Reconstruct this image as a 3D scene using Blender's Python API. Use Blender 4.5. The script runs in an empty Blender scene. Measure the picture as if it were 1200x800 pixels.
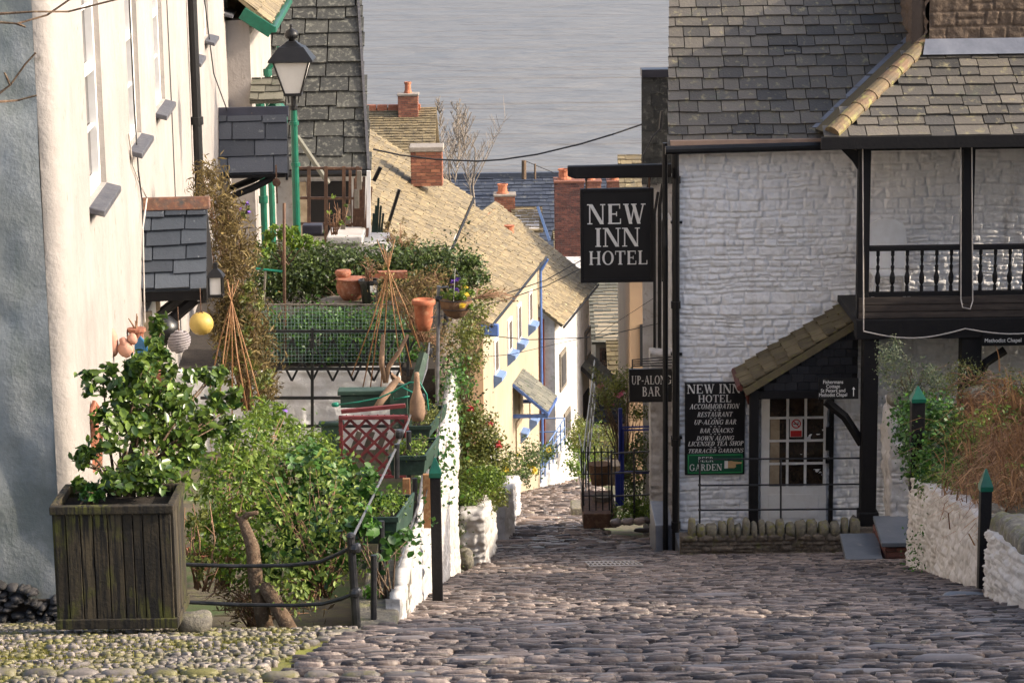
import bpy, math, random
import numpy as np
from mathutils import Vector, Matrix
R = math.radians
S = bpy.context.scene
COL = S.collection
# ------------------------------------------------------------------ camera, world, sun, exposure
F_PX, PITCH, ROLL = 2800.0, R(11.5), R(0.8)
fw = Vector((0, math.cos(PITCH), -math.sin(PITCH)))
r0 = Vector((1, 0, 0)); u0 = Vector((0, math.sin(PITCH), math.cos(PITCH)))
rt = r0*math.cos(ROLL) - u0*math.sin(ROLL)
up = u0*math.cos(ROLL) + r0*math.sin(ROLL)
cam = bpy.data.cameras.new('camera'); co = bpy.data.objects.new('camera', cam); COL.objects.link(co)
co.matrix_world = Matrix(((rt.x, up.x, -fw.x, 0), (rt.y, up.y, -fw.y, 0), (rt.z, up.z, -fw.z, 0), (0, 0, 0, 1)))
cam.sensor_width = 36; cam.lens = 84.0; cam.clip_end = 30000; cam.clip_start = 0.1
S.camera = co
SUN_EL, SUN_AZ = R(27), R(95)
w = bpy.data.worlds.new('World'); S.world = w; w.use_nodes = True
nt = w.node_tree; bg = nt.nodes['Background']
sk = nt.nodes.new('ShaderNodeTexSky'); sk.sky_type = 'NISHITA'; sk.sun_disc = False
sk.sun_elevation = SUN_EL; sk.sun_rotation = SUN_AZ; sk.dust_density = 4.0; sk.air_density = 0.7; sk.ozone_density = 0.6
hsv = nt.nodes.new('ShaderNodeHueSaturation'); hsv.inputs['Saturation'].default_value = .8
nt.links.new(sk.outputs[0], hsv.inputs['Color']); nt.links.new(hsv.outputs[0], bg.inputs[0]); bg.inputs[1].default_value = 0.15
sl = bpy.data.lights.new('sun', 'SUN'); so = bpy.data.objects.new('sun', sl); COL.objects.link(so)
sl.energy = 2.2; sl.angle = R(0.6); sl.color = (1.0, 0.86, 0.68)
sd = Vector((math.sin(SUN_AZ)*math.cos(SUN_EL), math.cos(SUN_AZ)*math.cos(SUN_EL), math.sin(SUN_EL)))
so.rotation_euler = sd.to_track_quat('Z', 'Y').to_euler()
S.view_settings.view_transform = 'Standard'; S.view_settings.look = 'None'
S.view_settings.exposure = 1.36; S.view_settings.gamma = 1

# ------------------------------------------------------------------ where things stand
def ray(x, y):
    return (fw + rt*((x-600)/F_PX) + up*((400-y)/F_PX))
def W(x, y, Y):
    d = ray(x, y); return d*(Y/d.y)
GY = [-5, 0, 13, 30, 70, 120, 300]; GZ = [-0.6, -1.6, -4.35, -8.94, -18.6, -30, -71]
def g(Y): return float(np.interp(Y, GY, GZ))
def RP(x, y, p, n):
    d = ray(x, y); return d*(Vector(p).dot(Vector(n))/d.dot(Vector(n)))
def G(x, y):
    d = ray(x, y); Y = 5.0
    while Y < 300:
        if d.z/d.y*Y < g(Y): break
        Y += .02
    return d*(Y/d.y)

# ------------------------------------------------------------------ mesh helpers
class MB:
    def __init__(s): s.V = []; s.F = []; s.n = 0
    def add(s, V, F):
        s.V.extend([tuple(v) for v in V]); s.F.extend([tuple(i+s.n for i in f) for f in F]); s.n = len(s.V); return s
    def bx(s, x0, x1, y0, y1, z0, z1):
        return s.add([(x0,y0,z0),(x1,y0,z0),(x1,y1,z0),(x0,y1,z0),(x0,y0,z1),(x1,y0,z1),(x1,y1,z1),(x0,y1,z1)],
            [(3,2,1,0),(4,5,6,7),(0,1,5,4),(1,2,6,5),(2,3,7,6),(3,0,4,7)])
    def ob(s, c, ax, ay, az):    # oriented box: centre and three half vectors
        c, ax, ay, az = map(Vector, (c, ax, ay, az)); V = []
        for k in (-1, 1):
            for a, b in ((-1,-1),(1,-1),(1,1),(-1,1)): V.append(c+ax*a+ay*b+az*k)
        return s.add(V, [(3,2,1,0),(4,5,6,7),(0,1,5,4),(1,2,6,5),(2,3,7,6),(3,0,4,7)])
    def bar(s, a, b, w, h=None, side=(1,0,0)):
        a, b = Vector(a), Vector(b); d = (b-a); L = d.length; d.normalize(); h = h or w
        sdv = Vector(side); sdv = (sdv - d*sdv.dot(d))
        if sdv.length < .01: sdv = Vector((0,1,0)); sdv = sdv - d*sdv.dot(d)
        sdv.normalize(); t = d.cross(sdv)
        return s.ob((a+b)/2, sdv*w/2, t*h/2, d*L/2)
    def tube(s, pts, r, n=8, cap=True):
        pts = [Vector(p) for p in pts]; m = len(pts)
        rr = r if isinstance(r, (list, tuple)) else [r]*m
        V = []; F = []; pv = None
        for i, p in enumerate(pts):
            d = (pts[min(i+1, m-1)]-pts[max(i-1, 0)]).normalized()
            a = pv if pv is not None else (Vector((0,0,1)) if abs(d.z) < .9 else Vector((1,0,0)))
            a = (a-d*a.dot(d)); a = a.normalized() if a.length > 1e-5 else d.orthogonal().normalized()
            pv = a; b = d.cross(a)
            for k in range(n):
                t = 2*math.pi*k/n; V.append(p+(a*math.cos(t)+b*math.sin(t))*rr[i])
        for i in range(m-1):
            for k in range(n):
                k2 = (k+1) % n; F.append((i*n+k, i*n+k2, (i+1)*n+k2, (i+1)*n+k))
        if cap: F.append(tuple(range(n-1, -1, -1))); F.append(tuple((m-1)*n+k for k in range(n)))
        return s.add(V, F)
    def lathe(s, prof, o, n=16, sq=False):
        o = Vector(o); V = []; F = []; m = len(prof)
        for r, z in prof:
            for k in range(n):
                t = 2*math.pi*(k+(.5 if sq else 0))/n; q = r*(1.4142 if sq else 1); V.append(o+Vector((q*math.cos(t), q*math.sin(t), z)))
        for i in range(m-1):
            for k in range(n):
                k2 = (k+1) % n; F.append((i*n+k, i*n+k2, (i+1)*n+k2, (i+1)*n+k))
        F.append(tuple(range(n-1, -1, -1))); F.append(tuple((m-1)*n+k for k in range(n)))
        return s.add(V, F)
    def prism(s, poly, vec):
        poly = [Vector(p) for p in poly]; v = Vector(vec); m = len(poly)
        nn = Vector((0,0,0))
        for i in range(m): nn += poly[i].cross(poly[(i+1) % m])
        if nn.dot(v) < 0: poly = poly[::-1]
        F = [tuple(range(m-1, -1, -1)), tuple(range(m, 2*m))]
        for i in range(m): j = (i+1) % m; F.append((i, j, m+j, m+i))
        return s.add(poly+[p+v for p in poly], F)
    def rock(s, c, r, seed=0, n=10, m=6, amp=.12, rz=0, flat=2.6):
        rnd = random.Random(seed); c = Vector(c); V = []; F = []; ph = [rnd.uniform(0, 6) for _ in range(8)]
        def P(a, b):
            x, y, z = math.cos(a)*math.cos(b), math.sin(a)*math.cos(b), math.sin(b)
            e = 2.0/flat
            x, y, z = [math.copysign(abs(q)**e, q) for q in (x, y, z)]
            k = 1+amp*(math.sin(2*a+ph[0])+math.sin(3*a+ph[1])*.6+math.sin(3*b+ph[2]+a)*.6+math.sin(5*a+ph[3])*.3)+rnd.uniform(-amp, amp)*.25
            x, y, z = x*r[0]*k, y*r[1]*k, z*r[2]*k
            return c+Vector((x*math.cos(rz)-y*math.sin(rz), x*math.sin(rz)+y*math.cos(rz), z))
        V.append(P(0, -math.pi/2))
        for j in range(1, m):
            for i in range(n): V.append(P(2*math.pi*i/n, -math.pi/2+math.pi*j/m))
        V.append(P(0, math.pi/2))
        for i in range(n): F.append((0, 1+(i+1) % n, 1+i))
        for j in range(m-2):
            for i in range(n):
                a, b = 1+j*n, 1+(j+1)*n; F.append((a+i, a+(i+1) % n, b+(i+1) % n, b+i))
        t = len(V)-1; a = 1+(m-2)*n
        for i in range(n): F.append((a+i, a+(i+1) % n, t))
        return s.add(V, F)
    def build(s, name, m, parent=None, smooth=False, bevel=0, local=False, seg=2):
        return link(name, np.array(s.V, dtype=float).reshape(-1, 3), s.F, m, parent, smooth, bevel, local, seg)
def wloc(o):
    v = Vector((0,0,0))
    while o is not None: v += o.location; o = o.parent
    return v
def link(name, V, F, m, parent=None, smooth=False, bevel=0, local=False, seg=2):
    me = bpy.data.meshes.new(name); loc = Vector((0,0,0))
    if parent is None and not local: loc = Vector((float(V[:,0].mean()), float(V[:,1].mean()), float(V[:,2].min()))); V = V-np.array(loc)
    elif not local: V = V-np.array(wloc(parent))
    if isinstance(F, np.ndarray):
        k = F.shape[1]; me.vertices.add(len(V)); me.vertices.foreach_set('co', np.ascontiguousarray(V, dtype=np.float32).ravel())
        me.loops.add(F.size); me.loops.foreach_set('vertex_index', F.astype(np.int32).ravel())
        me.polygons.add(len(F)); me.polygons.foreach_set('loop_start', np.arange(0, F.size, k, dtype=np.int32))
        me.update(calc_edges=True); me.validate()
    else: me.from_pydata([tuple(v) for v in V], [], F); me.update()
    if smooth: me.polygons.foreach_set('use_smooth', np.ones(len(me.polygons), dtype=bool))
    me.materials.append(m); o = bpy.data.objects.new(name, me); COL.objects.link(o)
    o.location = loc; o.parent = parent
    if bevel:
        b = o.modifiers.new('b', 'BEVEL'); b.width = bevel; b.segments = seg; b.limit_method = 'ANGLE'; b.angle_limit = R(40)
    return o
def tag(o, label=None, cat=None, group=None, kind=None):
    if label: o['label'] = label
    if cat: o['category'] = cat
    if group: o['group'] = group
    if kind: o['kind'] = kind
    return o
def thing(name, label, cat, loc, group=None):
    o = bpy.data.objects.new(name, None); COL.objects.link(o); o.location = Vector(loc); o.empty_display_size = .2
    return tag(o, label, cat, group)
def dup(root, loc, rz=0, label=None, sc=None):
    c = root.copy(); COL.objects.link(c); c.location = Vector(loc); c.rotation_euler = (0, 0, rz)
    if sc: c.scale = (sc, sc, sc)
    if label: c['label'] = label
    for ch in list(root.children):
        d = ch.copy(); COL.objects.link(d); d.parent = c
        for k in list(ch.children):
            e = k.copy(); COL.objects.link(e); e.parent = d
    return c

# ------------------------------------------------------------------ materials
def lin(c):
    return tuple(c)+(1,)
def mat(name, c1, c2=None, c3=None, rough=.75, scale=4, bump=.3, bscale=30, bdist=.01, isl=0, spot=None, metal=0, spec=.5, streak=None, trans=0, coat=0, bump2=None, low=None):
    m = bpy.data.materials.new(name); m.use_nodes = True; t = m.node_tree; N = t.nodes; L = t.links
    b = N['Principled BSDF']; b.inputs['Roughness'].default_value = rough; b.inputs['Metallic'].default_value = metal
    b.inputs['Specular IOR Level'].default_value = spec
    ge = N.new('ShaderNodeNewGeometry'); pos = ge.outputs['Position']
    def noise(sc, det=5, rg=.6, vec=None):
        q = N.new('ShaderNodeTexNoise'); q.inputs['Scale'].default_value = sc; q.inputs['Detail'].default_value = det; q.inputs['Roughness'].default_value = rg
        L.new(vec or pos, q.inputs['Vector']); return q.outputs['Fac']
    def ramp(f, a, bb):
        q = N.new('ShaderNodeMapRange'); q.inputs[1].default_value = a; q.inputs[2].default_value = bb; L.new(f, q.inputs[0]); return q.outputs[0]
    def mix(f, a, bb):
        q = N.new('ShaderNodeMix'); q.data_type = 'RGBA'
        if isinstance(f, float): q.inputs[0].default_value = f
        else: L.new(f, q.inputs[0])
        for i, c in ((6, a), (7, bb)):
            if isinstance(c, tuple): q.inputs[i].default_value = lin(c) if len(c) == 3 else c
            else: L.new(c, q.inputs[i])
        return q.outputs[2]
    c2 = c2 or tuple(x*.75 for x in c1)
    c = mix(ramp(noise(scale), .35, .65), c1, c2)
    if isl:
        c3 = c3 or tuple(x*1.4 for x in c1)
        rp = ge.outputs['Random Per Island']
        ca = mix(rp, c2, c3)
        c = mix(float(isl), c, ca)
        hs = N.new('ShaderNodeHueSaturation'); mm = N.new('ShaderNodeMath'); mm.operation = 'MULTIPLY_ADD'
        w2 = N.new('ShaderNodeTexWhiteNoise'); w2.noise_dimensions = '1D'; L.new(rp, w2.inputs['W'])
        L.new(w2.outputs['Value'], mm.inputs[0]); mm.inputs[1].default_value = .6*isl; mm.inputs[2].default_value = 1-.3*isl
        L.new(mm.outputs[0], hs.inputs['Value']); L.new(c, hs.inputs['Color']); c = hs.outputs[0]
    elif c3: c = mix(ramp(noise(scale*2.7), .5, .72), c, c3)
    if spot:      # (colour, scale, low, high)
        for sp in (spot if isinstance(spot, list) else [spot]):
            c = mix(ramp(noise(sp[1], 6, .65), sp[2], sp[3]), c, sp[0])
    if streak:    # vertical streaks of dirt: (colour, low, high)
        mp = N.new('ShaderNodeMapping'); mp.inputs['Scale'].default_value = streak[3] if len(streak) > 3 else (3, 3, .35); L.new(pos, mp.inputs['Vector'])
        c = mix(ramp(noise(2.2, 6, .6, mp.outputs[0]), streak[1], streak[2]), c, streak[0])
    L.new(c, b.inputs['Base Color'])
    if bump:
        bp = N.new('ShaderNodeBump'); bp.inputs['Strength'].default_value = bump; bp.inputs['Distance'].default_value = bdist
        L.new(noise(bscale, 6, .65), bp.inputs['Height']); nn = bp.outputs[0]
        if bump2:
            b2 = N.new('ShaderNodeBump'); b2.inputs['Strength'].default_value = bump2[0]; b2.inputs['Distance'].default_value = bump2[2]
            L.new(noise(bump2[1], 4, .5), b2.inputs['Height']); L.new(nn, b2.inputs['Normal']); nn = b2.outputs[0]
        L.new(nn, b.inputs['Normal'])
    if coat: b.inputs['Coat Weight'].default_value = coat
    if trans:
        tr = N.new('ShaderNodeBsdfTranslucent'); ms = N.new('ShaderNodeMixShader'); ms.inputs[0].default_value = trans
        gm = N.new('ShaderNodeGamma'); gm.inputs[1].default_value = .8; L.new(c, gm.inputs[0]); L.new(gm.outputs[0], tr.inputs[0])
        L.new(b.outputs[0], ms.inputs[1]); L.new(tr.outputs[0], ms.inputs[2]); L.new(ms.outputs[0], N['Material Output'].inputs['Surface'])
    return m
M = {}
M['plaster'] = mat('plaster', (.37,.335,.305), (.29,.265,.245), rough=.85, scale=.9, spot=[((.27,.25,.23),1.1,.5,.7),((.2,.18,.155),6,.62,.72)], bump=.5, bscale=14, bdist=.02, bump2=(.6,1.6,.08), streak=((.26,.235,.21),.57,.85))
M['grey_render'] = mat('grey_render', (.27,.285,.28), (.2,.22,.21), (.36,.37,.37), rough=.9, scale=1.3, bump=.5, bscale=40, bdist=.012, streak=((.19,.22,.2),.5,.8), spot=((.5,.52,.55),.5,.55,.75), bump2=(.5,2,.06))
M['dark_rubble'] = mat('dark_rubble', (.05,.046,.048), (.02,.02,.02), (.1,.092,.09), isl=.6, rough=.85, scale=6, bump=.6)
M['white_stone'] = mat('white_stone', (.88,.865,.855), (.82,.805,.79), rough=.5, scale=2.5, bump=.5, bscale=38, bdist=.01, streak=((.42,.37,.32),.57,.85), spot=((.6,.57,.53),3,.62,.74), bump2=(.5,9,.02))
M['white_old'] = mat('white_old', (.6,.58,.56), (.47,.44,.41), rough=.6, scale=5, bump=.5, bscale=30, spot=[((.36,.32,.28),9,.58,.7),((.24,.25,.16),2,.6,.74),((.4,.37,.33),26,.62,.7)], bump2=(.6,8,.02))
M['white_paint'] = mat('white_paint', (.83,.82,.8), (.75,.73,.7), rough=.45, scale=8, bump=.1)
M['cream'] = mat('cream', (.34,.285,.2), (.27,.225,.16), rough=.85, scale=.8, bump=.3, bscale=8, bdist=.02, streak=((.5,.4,.26),.55,.85))
M['peach'] = mat('peach', (0.450,0.306,0.180), (0.396,0.261,0.162), rough=.85, scale=.8, bump=.3, streak=((0.405,0.288,0.180),.55,.85))
M['pink'] = mat('pink', (.66,.5,.42), (.6,.44,.36), rough=.85, scale=.8, bump=.3)
M['red_wall'] = mat('red_wall', (.25,.07,.04), (.18,.05,.035), rough=.85, scale=3, bump=.3)
M['slate'] = mat('slate', (0.048,0.054,0.064), (0.032,0.037,0.045), (0.090,0.096,0.109), isl=.7, rough=.45, scale=5, bump=.5, bscale=25, spot=((.2,.21,.2),9,.62,.72))
M['slate_porch'] = mat('slate_porch', (0.046,0.054,0.068), (0.030,0.037,0.048), (0.086,0.100,0.119), isl=.7, rough=.42, scale=5, bump=.5, bscale=25, spot=((.3,.32,.33),14,.68,.74))
M['slate_dark'] = mat('slate_dark', (0.053,0.054,0.050), (0.026,0.028,0.027), (0.086,0.086,0.075), isl=.55, rough=.65, scale=7, bump=.8, bscale=30, spot=[((.16,.16,.135),12,.52,.66),((.03,.03,.03),5,.6,.72)])
M['slate_inn'] = mat('slate_inn', (.11,.099,.083), (.05,.048,.046), (.175,.152,.12), isl=.7, rough=.6, scale=5, bump=.8, bscale=30, spot=[((.25,.22,.13),10,.56,.7),((.09,.1,.07),4,.6,.75)])
M['slate_gold'] = mat('slate_gold', (.22,.165,.085), (.12,.095,.06), (.3,.235,.13), isl=.45, rough=.75, scale=4, bump=.7, bscale=18, spot=[((.13,.12,.09),5,.57,.7),((.5,.42,.22),9,.58,.7)])
M['slate_moss'] = mat('slate_moss', (.15,.115,.055), (.08,.062,.035), (.25,.2,.11), isl=.5, rough=.8, scale=9, bump=.8, bscale=40, spot=((.17,.15,.05),10,.55,.68))
M['slate_blue'] = mat('slate_blue', (0.056,0.064,0.088), (0.036,0.044,0.064), (0.088,0.100,0.124), isl=.5, rough=.5, scale=3, bump=.4, bscale=15, spot=((.16,.16,.15),3,.6,.7))
M['slate_grey'] = mat('slate_grey', (0.136,0.129,0.102), (0.082,0.082,0.068), (0.204,0.190,0.143), isl=.5, rough=.7, scale=5, bump=.7, bscale=25, spot=((.07,.08,.05),6,.55,.66))
M['slab'] = mat('slab', (0.136,0.152,0.176), (0.096,0.112,0.136), rough=.4, scale=3, bump=.3, bscale=14, spot=((0.216,0.216,0.216),6,.6,.7))
M['sill'] = mat('sill', (.08,.08,.09), (.05,.05,.06), (.13,.125,.12), rough=.55, scale=7, bump=.4)
M['ridge_red'] = mat('ridge_red', (.17,.065,.035), (.08,.045,.03), (.24,.12,.06), rough=.7, scale=9, bump=.4, spot=((.05,.05,.05),5,.55,.7))
M['ridge_dark'] = mat('ridge_dark', (.03,.03,.045), (.02,.02,.03), rough=.4, scale=5, bump=.3, spot=((.25,.17,.06),12,.66,.72))
M['hip_tile'] = mat('hip_tile', (.2,.11,.06), (.1,.075,.045), (.24,.2,.09), rough=.75, scale=5, bump=.6, isl=.3, spot=[((.27,.25,.08),7,.52,.66),((.07,.06,.05),4,.6,.75)])
M['lead'] = mat('lead', (.24,.25,.28), (.16,.17,.2), rough=.4, scale=4, bump=.3, metal=.2)
M['brick'] = mat('brick', (0.281,0.102,0.060), (0.170,0.064,0.043), (0.357,0.153,0.085), isl=.7, rough=.85, scale=8, bump=.5, spot=((.1,.06,.05),5,.6,.75))
M['brick_dark'] = mat('brick_dark', (.15,.055,.045), (.09,.04,.035), (.22,.085,.06), isl=.7, rough=.85, scale=8, bump=.5, spot=((.05,.04,.04),4,.55,.7))
M['mortar'] = mat('mortar', (.32,.28,.24), (.22,.19,.16), rough=.95, scale=10)
M['pot'] = mat('pot', (.42,.13,.06), (.3,.09,.04), (.45,.22,.12), rough=.75, scale=9, bump=.3)
M['terracotta'] = mat('terracotta', (.32,.11,.055), (.22,.075,.04), (.4,.22,.15), rough=.75, scale=12, bump=.3, bscale=60)
M['terra_pale'] = mat('terra_pale', (.5,.27,.19), (.4,.2,.14), rough=.8, scale=12, bump=.3, bscale=60)
M['stack_stone'] = mat('stack_stone', (.12,.09,.07), (.07,.06,.055), (.24,.15,.08), isl=.7, rough=.85, scale=5, bump=.8, bscale=18, bdist=.03)
M['black'] = mat('black', (0.007,0.007,0.008), (0.011,0.011,0.012), spec=.35, rough=.4, scale=8, bump=.25, bscale=50, spot=((0.040,0.036,0.032),12,.64,.74))
M['iron'] = mat('iron', (.012,.013,.015), (.03,.03,.032), rough=.35, scale=20, bump=.25, bscale=80)
M['timber_black'] = mat('timber_black', (0.011,0.010,0.011), (0.013,0.012,0.012), rough=.6, spec=.25, scale=6, bump=.5, bscale=25, streak=((0.026,0.022,0.021),.6,.85))
M['slate_black'] = mat('slate_black', (.018,.018,.022), (.012,.012,.015), (.04,.04,.045), isl=.6, rough=.4, scale=6, bump=.5)
M['sign_black'] = mat('sign_black', (.008,.008,.009), (.012,.012,.013), rough=.3, scale=4, bump=.05)
M['letter'] = mat('letter', (.8,.78,.74), (.72,.7,.66), rough=.5, scale=20, bump=.05)
M['sign_green'] = mat('sign_green', (.01,.09,.045), (.012,.075,.04), rough=.35, scale=6, bump=.05)
M['green_line'] = mat('green_line', (.05,.42,.12), rough=.4, bump=0)
M['green_paint'] = mat('green_paint', (.006,.12,.07), (.005,.085,.05), rough=.35, scale=10, bump=.15)
M['green_tip'] = mat('green_tip', (.007,.12,.07), (.005,.08,.05), rough=.35, scale=10, bump=.15)
M['green_box'] = mat('green_box', (.012,.034,.022), (.008,.022,.015), (.03,.055,.04), rough=.5, scale=9, bump=.3, spot=((.1,.12,.1),14,.64,.72))
M['green_box_pale'] = mat('green_box_pale', (.035,.075,.05), (.02,.045,.033), rough=.6, scale=9, bump=.3, spot=((.25,.26,.2),14,.6,.7))
M['blue_paint'] = mat('blue_paint', (.07,.14,.36), (.05,.1,.28), rough=.4, scale=10, bump=.15)
M['blue_dark'] = mat('blue_dark', (.012,.025,.19), (.01,.02,.14), rough=.4, scale=10, bump=.15)
M['blue_pale'] = mat('blue_pale', (.15,.23,.42), (.11,.18,.35), rough=.5, scale=10, bump=.15)
M['wood_brown'] = mat('wood_brown', (.13,.065,.035), (.08,.04,.025), (.2,.12,.07), rough=.75, scale=7, bump=.5, streak=((.05,.03,.02),.5,.7))
M['wood_grey'] = mat('wood_grey', (0.192,0.168,0.136), (0.120,0.104,0.080), rough=.8, scale=9, bump=.5, streak=((0.080,0.064,0.048),.5,.7))
M['wood_red'] = mat('wood_red', (.2,.035,.035), (.14,.025,.028), rough=.6, scale=12, bump=.3, spot=((.3,.18,.15),14,.64,.72))
M['planter_wood'] = mat('planter_wood', (.04,.028,.014), (.01,.008,.005), (.13,.1,.055), isl=.55, rough=.85, scale=6, bump=.7, bscale=35, spot=((.085,.085,.015),3,.5,.62), streak=((.01,.008,.006),.46,.58,(22,22,1.4)))
M['cane'] = mat('cane', (.33,.16,.065), (.22,.1,.04), (.42,.27,.13), rough=.6, scale=12, bump=.2)
M['bark'] = mat('bark', (.16,.1,.06), (.08,.05,.03), (.26,.19,.12), rough=.9, scale=14, bump=.9, bscale=35, bdist=.02)
M['twig'] = mat('twig', (.3,.17,.1), (.2,.11,.06), rough=.85, scale=10, bump=.3)
M['twig_far'] = mat('twig_far', (.25,.21,.17), (.19,.16,.13), rough=.85, scale=10, bump=0)
M['cable'] = mat('cable', (.02,.02,.022), rough=.6, bump=0)
M['galv'] = mat('galv', (.25,.25,.26), (.15,.15,.16), rough=.4, scale=16, metal=.5, bump=.2)
M['wire'] = mat('wire', (.1,.16,.14), rough=.5, bump=0)
M['glass'] = mat('glass', (.035,.025,.018), (.02,.015,.012), (.08,.055,.035), rough=.08, scale=3, bump=.1, bscale=3, spec=.8)
M['glass_pale'] = mat('glass_pale', (.12,.12,.12), (.07,.07,.075), rough=.12, scale=1.5, bump=.1, bscale=2, spec=.8)
M['frosted'] = mat('frosted', (.72,.7,.66), (.66,.64,.6), rough=.3, scale=5, bump=.05)
M['curtain'] = mat('curtain', (.45,.36,.25), (.3,.23,.15), rough=.9, scale=8, bump=.3)
M['yellow'] = mat('yellow', (.5,.36,.09), (.42,.28,.06), rough=.5, scale=9, bump=.2, spot=((.4,.27,.08),9,.62,.75))
M['greyball'] = mat('greyball', (.3,.27,.27), (.2,.18,.19), rough=.7, scale=12, bump=.5)
M['blue_glass'] = mat('blue_glass', (.02,.13,.25), (.015,.09,.2), rough=.15, scale=6, bump=.1)
M['red'] = mat('red', (.6,.04,.02), rough=.4, bump=0)
M['red_sign'] = mat('red_sign', (.62,.03,.03), rough=.4, bump=0)
M['hose'] = mat('hose', (.01,.22,.14), rough=.4, bump=0)
M['tan'] = mat('tan', (.3,.19,.12), (.19,.12,.075), rough=.85, scale=14, bump=.5)
M['coir'] = mat('coir', (.2,.11,.055), (.12,.065,.035), rough=1, scale=20, bump=1, bscale=90)
M['soil'] = mat('soil', (.035,.025,.018), (.02,.015,.01), rough=1, scale=12, bump=.8)
M['moss'] = mat('moss', (.16,.2,.025), (.09,.13,.02), (.24,.22,.04), rough=1, scale=14, bump=1, bscale=90, bdist=.015)
M['earth'] = mat('earth', (.1,.08,.05), (.06,.05,.035), (.12,.12,.04), rough=1, scale=3, bump=.8, spot=((.05,.08,.02),1.2,.5,.6))
M['grout'] = mat('grout', (.022,.018,.015), (.012,.01,.009), (.045,.042,.02), rough=.9, scale=5, bump=.7, spot=((.15,.15,.04),1.3,.62,.75))
M['grout_moss'] = mat('grout_moss', (.17,.165,.045), (.1,.1,.035), (.2,.15,.07), rough=1, scale=7, bump=.9, bscale=80, spot=((.23,.23,.04),3,.48,.6))
M['cobble'] = mat('cobble', (.1,.074,.063), (.026,.021,.023), (.3,.235,.2), isl=1.0, rough=.34, scale=9, bump=.9, bscale=28, bdist=.015, spot=((.2,.18,.07),2.1,.64,.8))
M['cobble_pale'] = mat('cobble_pale', (.19,.16,.135), (.09,.08,.075), (.33,.28,.24), isl=.8, rough=.5, scale=9, bump=.6, bscale=40, spot=((.17,.155,.05),4,.46,.6))
M['boulder'] = mat('boulder', (.2,.18,.14), (.11,.1,.085), (.3,.27,.2), rough=.8, scale=8, bump=.8, bscale=25, bdist=.02, spot=((.16,.16,.05),6,.52,.68))
M['cope'] = mat('cope', (.2,.18,.13), (.12,.11,.09), (.28,.25,.17), rough=.85, scale=12, bump=.8, bscale=30, spot=((.18,.17,.04),9,.52,.66))
M['rubble'] = mat('rubble', (.16,.13,.1), (.09,.075,.06), (.24,.19,.14), rough=.9, scale=9, bump=.9, bscale=25, bdist=.02, spot=((.14,.14,.04),5,.56,.7))
LEAF = lambda n, a, b, c, t=.25, r=.38: mat(n, a, b, c, isl=.9, rough=r, scale=3, bump=0, trans=t, spec=.5)
M['leaf_camellia'] = LEAF('leaf_camellia', (.05,.115,.014), (.016,.05,.01), (.18,.26,.04), .2, .28)
M['leaf_fresh'] = LEAF('leaf_fresh', (.09,.19,.012), (.025,.07,.01), (.22,.32,.03), .3, .5)
M['leaf_ivy'] = LEAF('leaf_ivy', (.028,.105,.016), (.01,.045,.01), (.1,.23,.03), .22, .42)
M['leaf_hedge'] = LEAF('leaf_hedge', (.04,.075,.018), (.015,.035,.01), (.11,.16,.03), .2, .45)
M['leaf_dry'] = LEAF('leaf_dry', (.15,.09,.035), (.06,.04,.018), (.26,.19,.06), .3, .7)
M['leaf_olive'] = LEAF('leaf_olive', (.1,.13,.018), (.04,.065,.012), (.22,.23,.04), .25, .5)
M['leaf_varieg'] = LEAF('leaf_varieg', (.18,.24,.1), (.05,.1,.035), (.4,.42,.25), .25, .5)
M['grass_dry'] = LEAF('grass_dry', (.25,.1,.04), (.11,.045,.02), (.45,.25,.11), .25, .7)
M['fl_red'] = LEAF('fl_red', (.5,.03,.03), (.35,.02,.03), (.6,.08,.08), .25, .5)
M['fl_pink'] = LEAF('fl_pink', (.6,.12,.2), (.5,.06,.12), (.75,.25,.35), .25, .5)
M['fl_yellow'] = LEAF('fl_yellow', (.75,.55,.03), (.65,.42,.02), (.8,.65,.1), .2, .5)
M['fl_purple'] = LEAF('fl_purple', (.2,.08,.5), (.12,.04,.35), (.32,.18,.65), .2, .5)
M['plastic_black'] = mat('plastic_black', (.012,.012,.012), rough=.35, bump=0)
M['label'] = mat('label', (.75,.73,.7), rough=.6, bump=0)
M['white_cord'] = mat('white_cord', (.62,.56,.5), rough=.6, bump=0)
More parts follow.
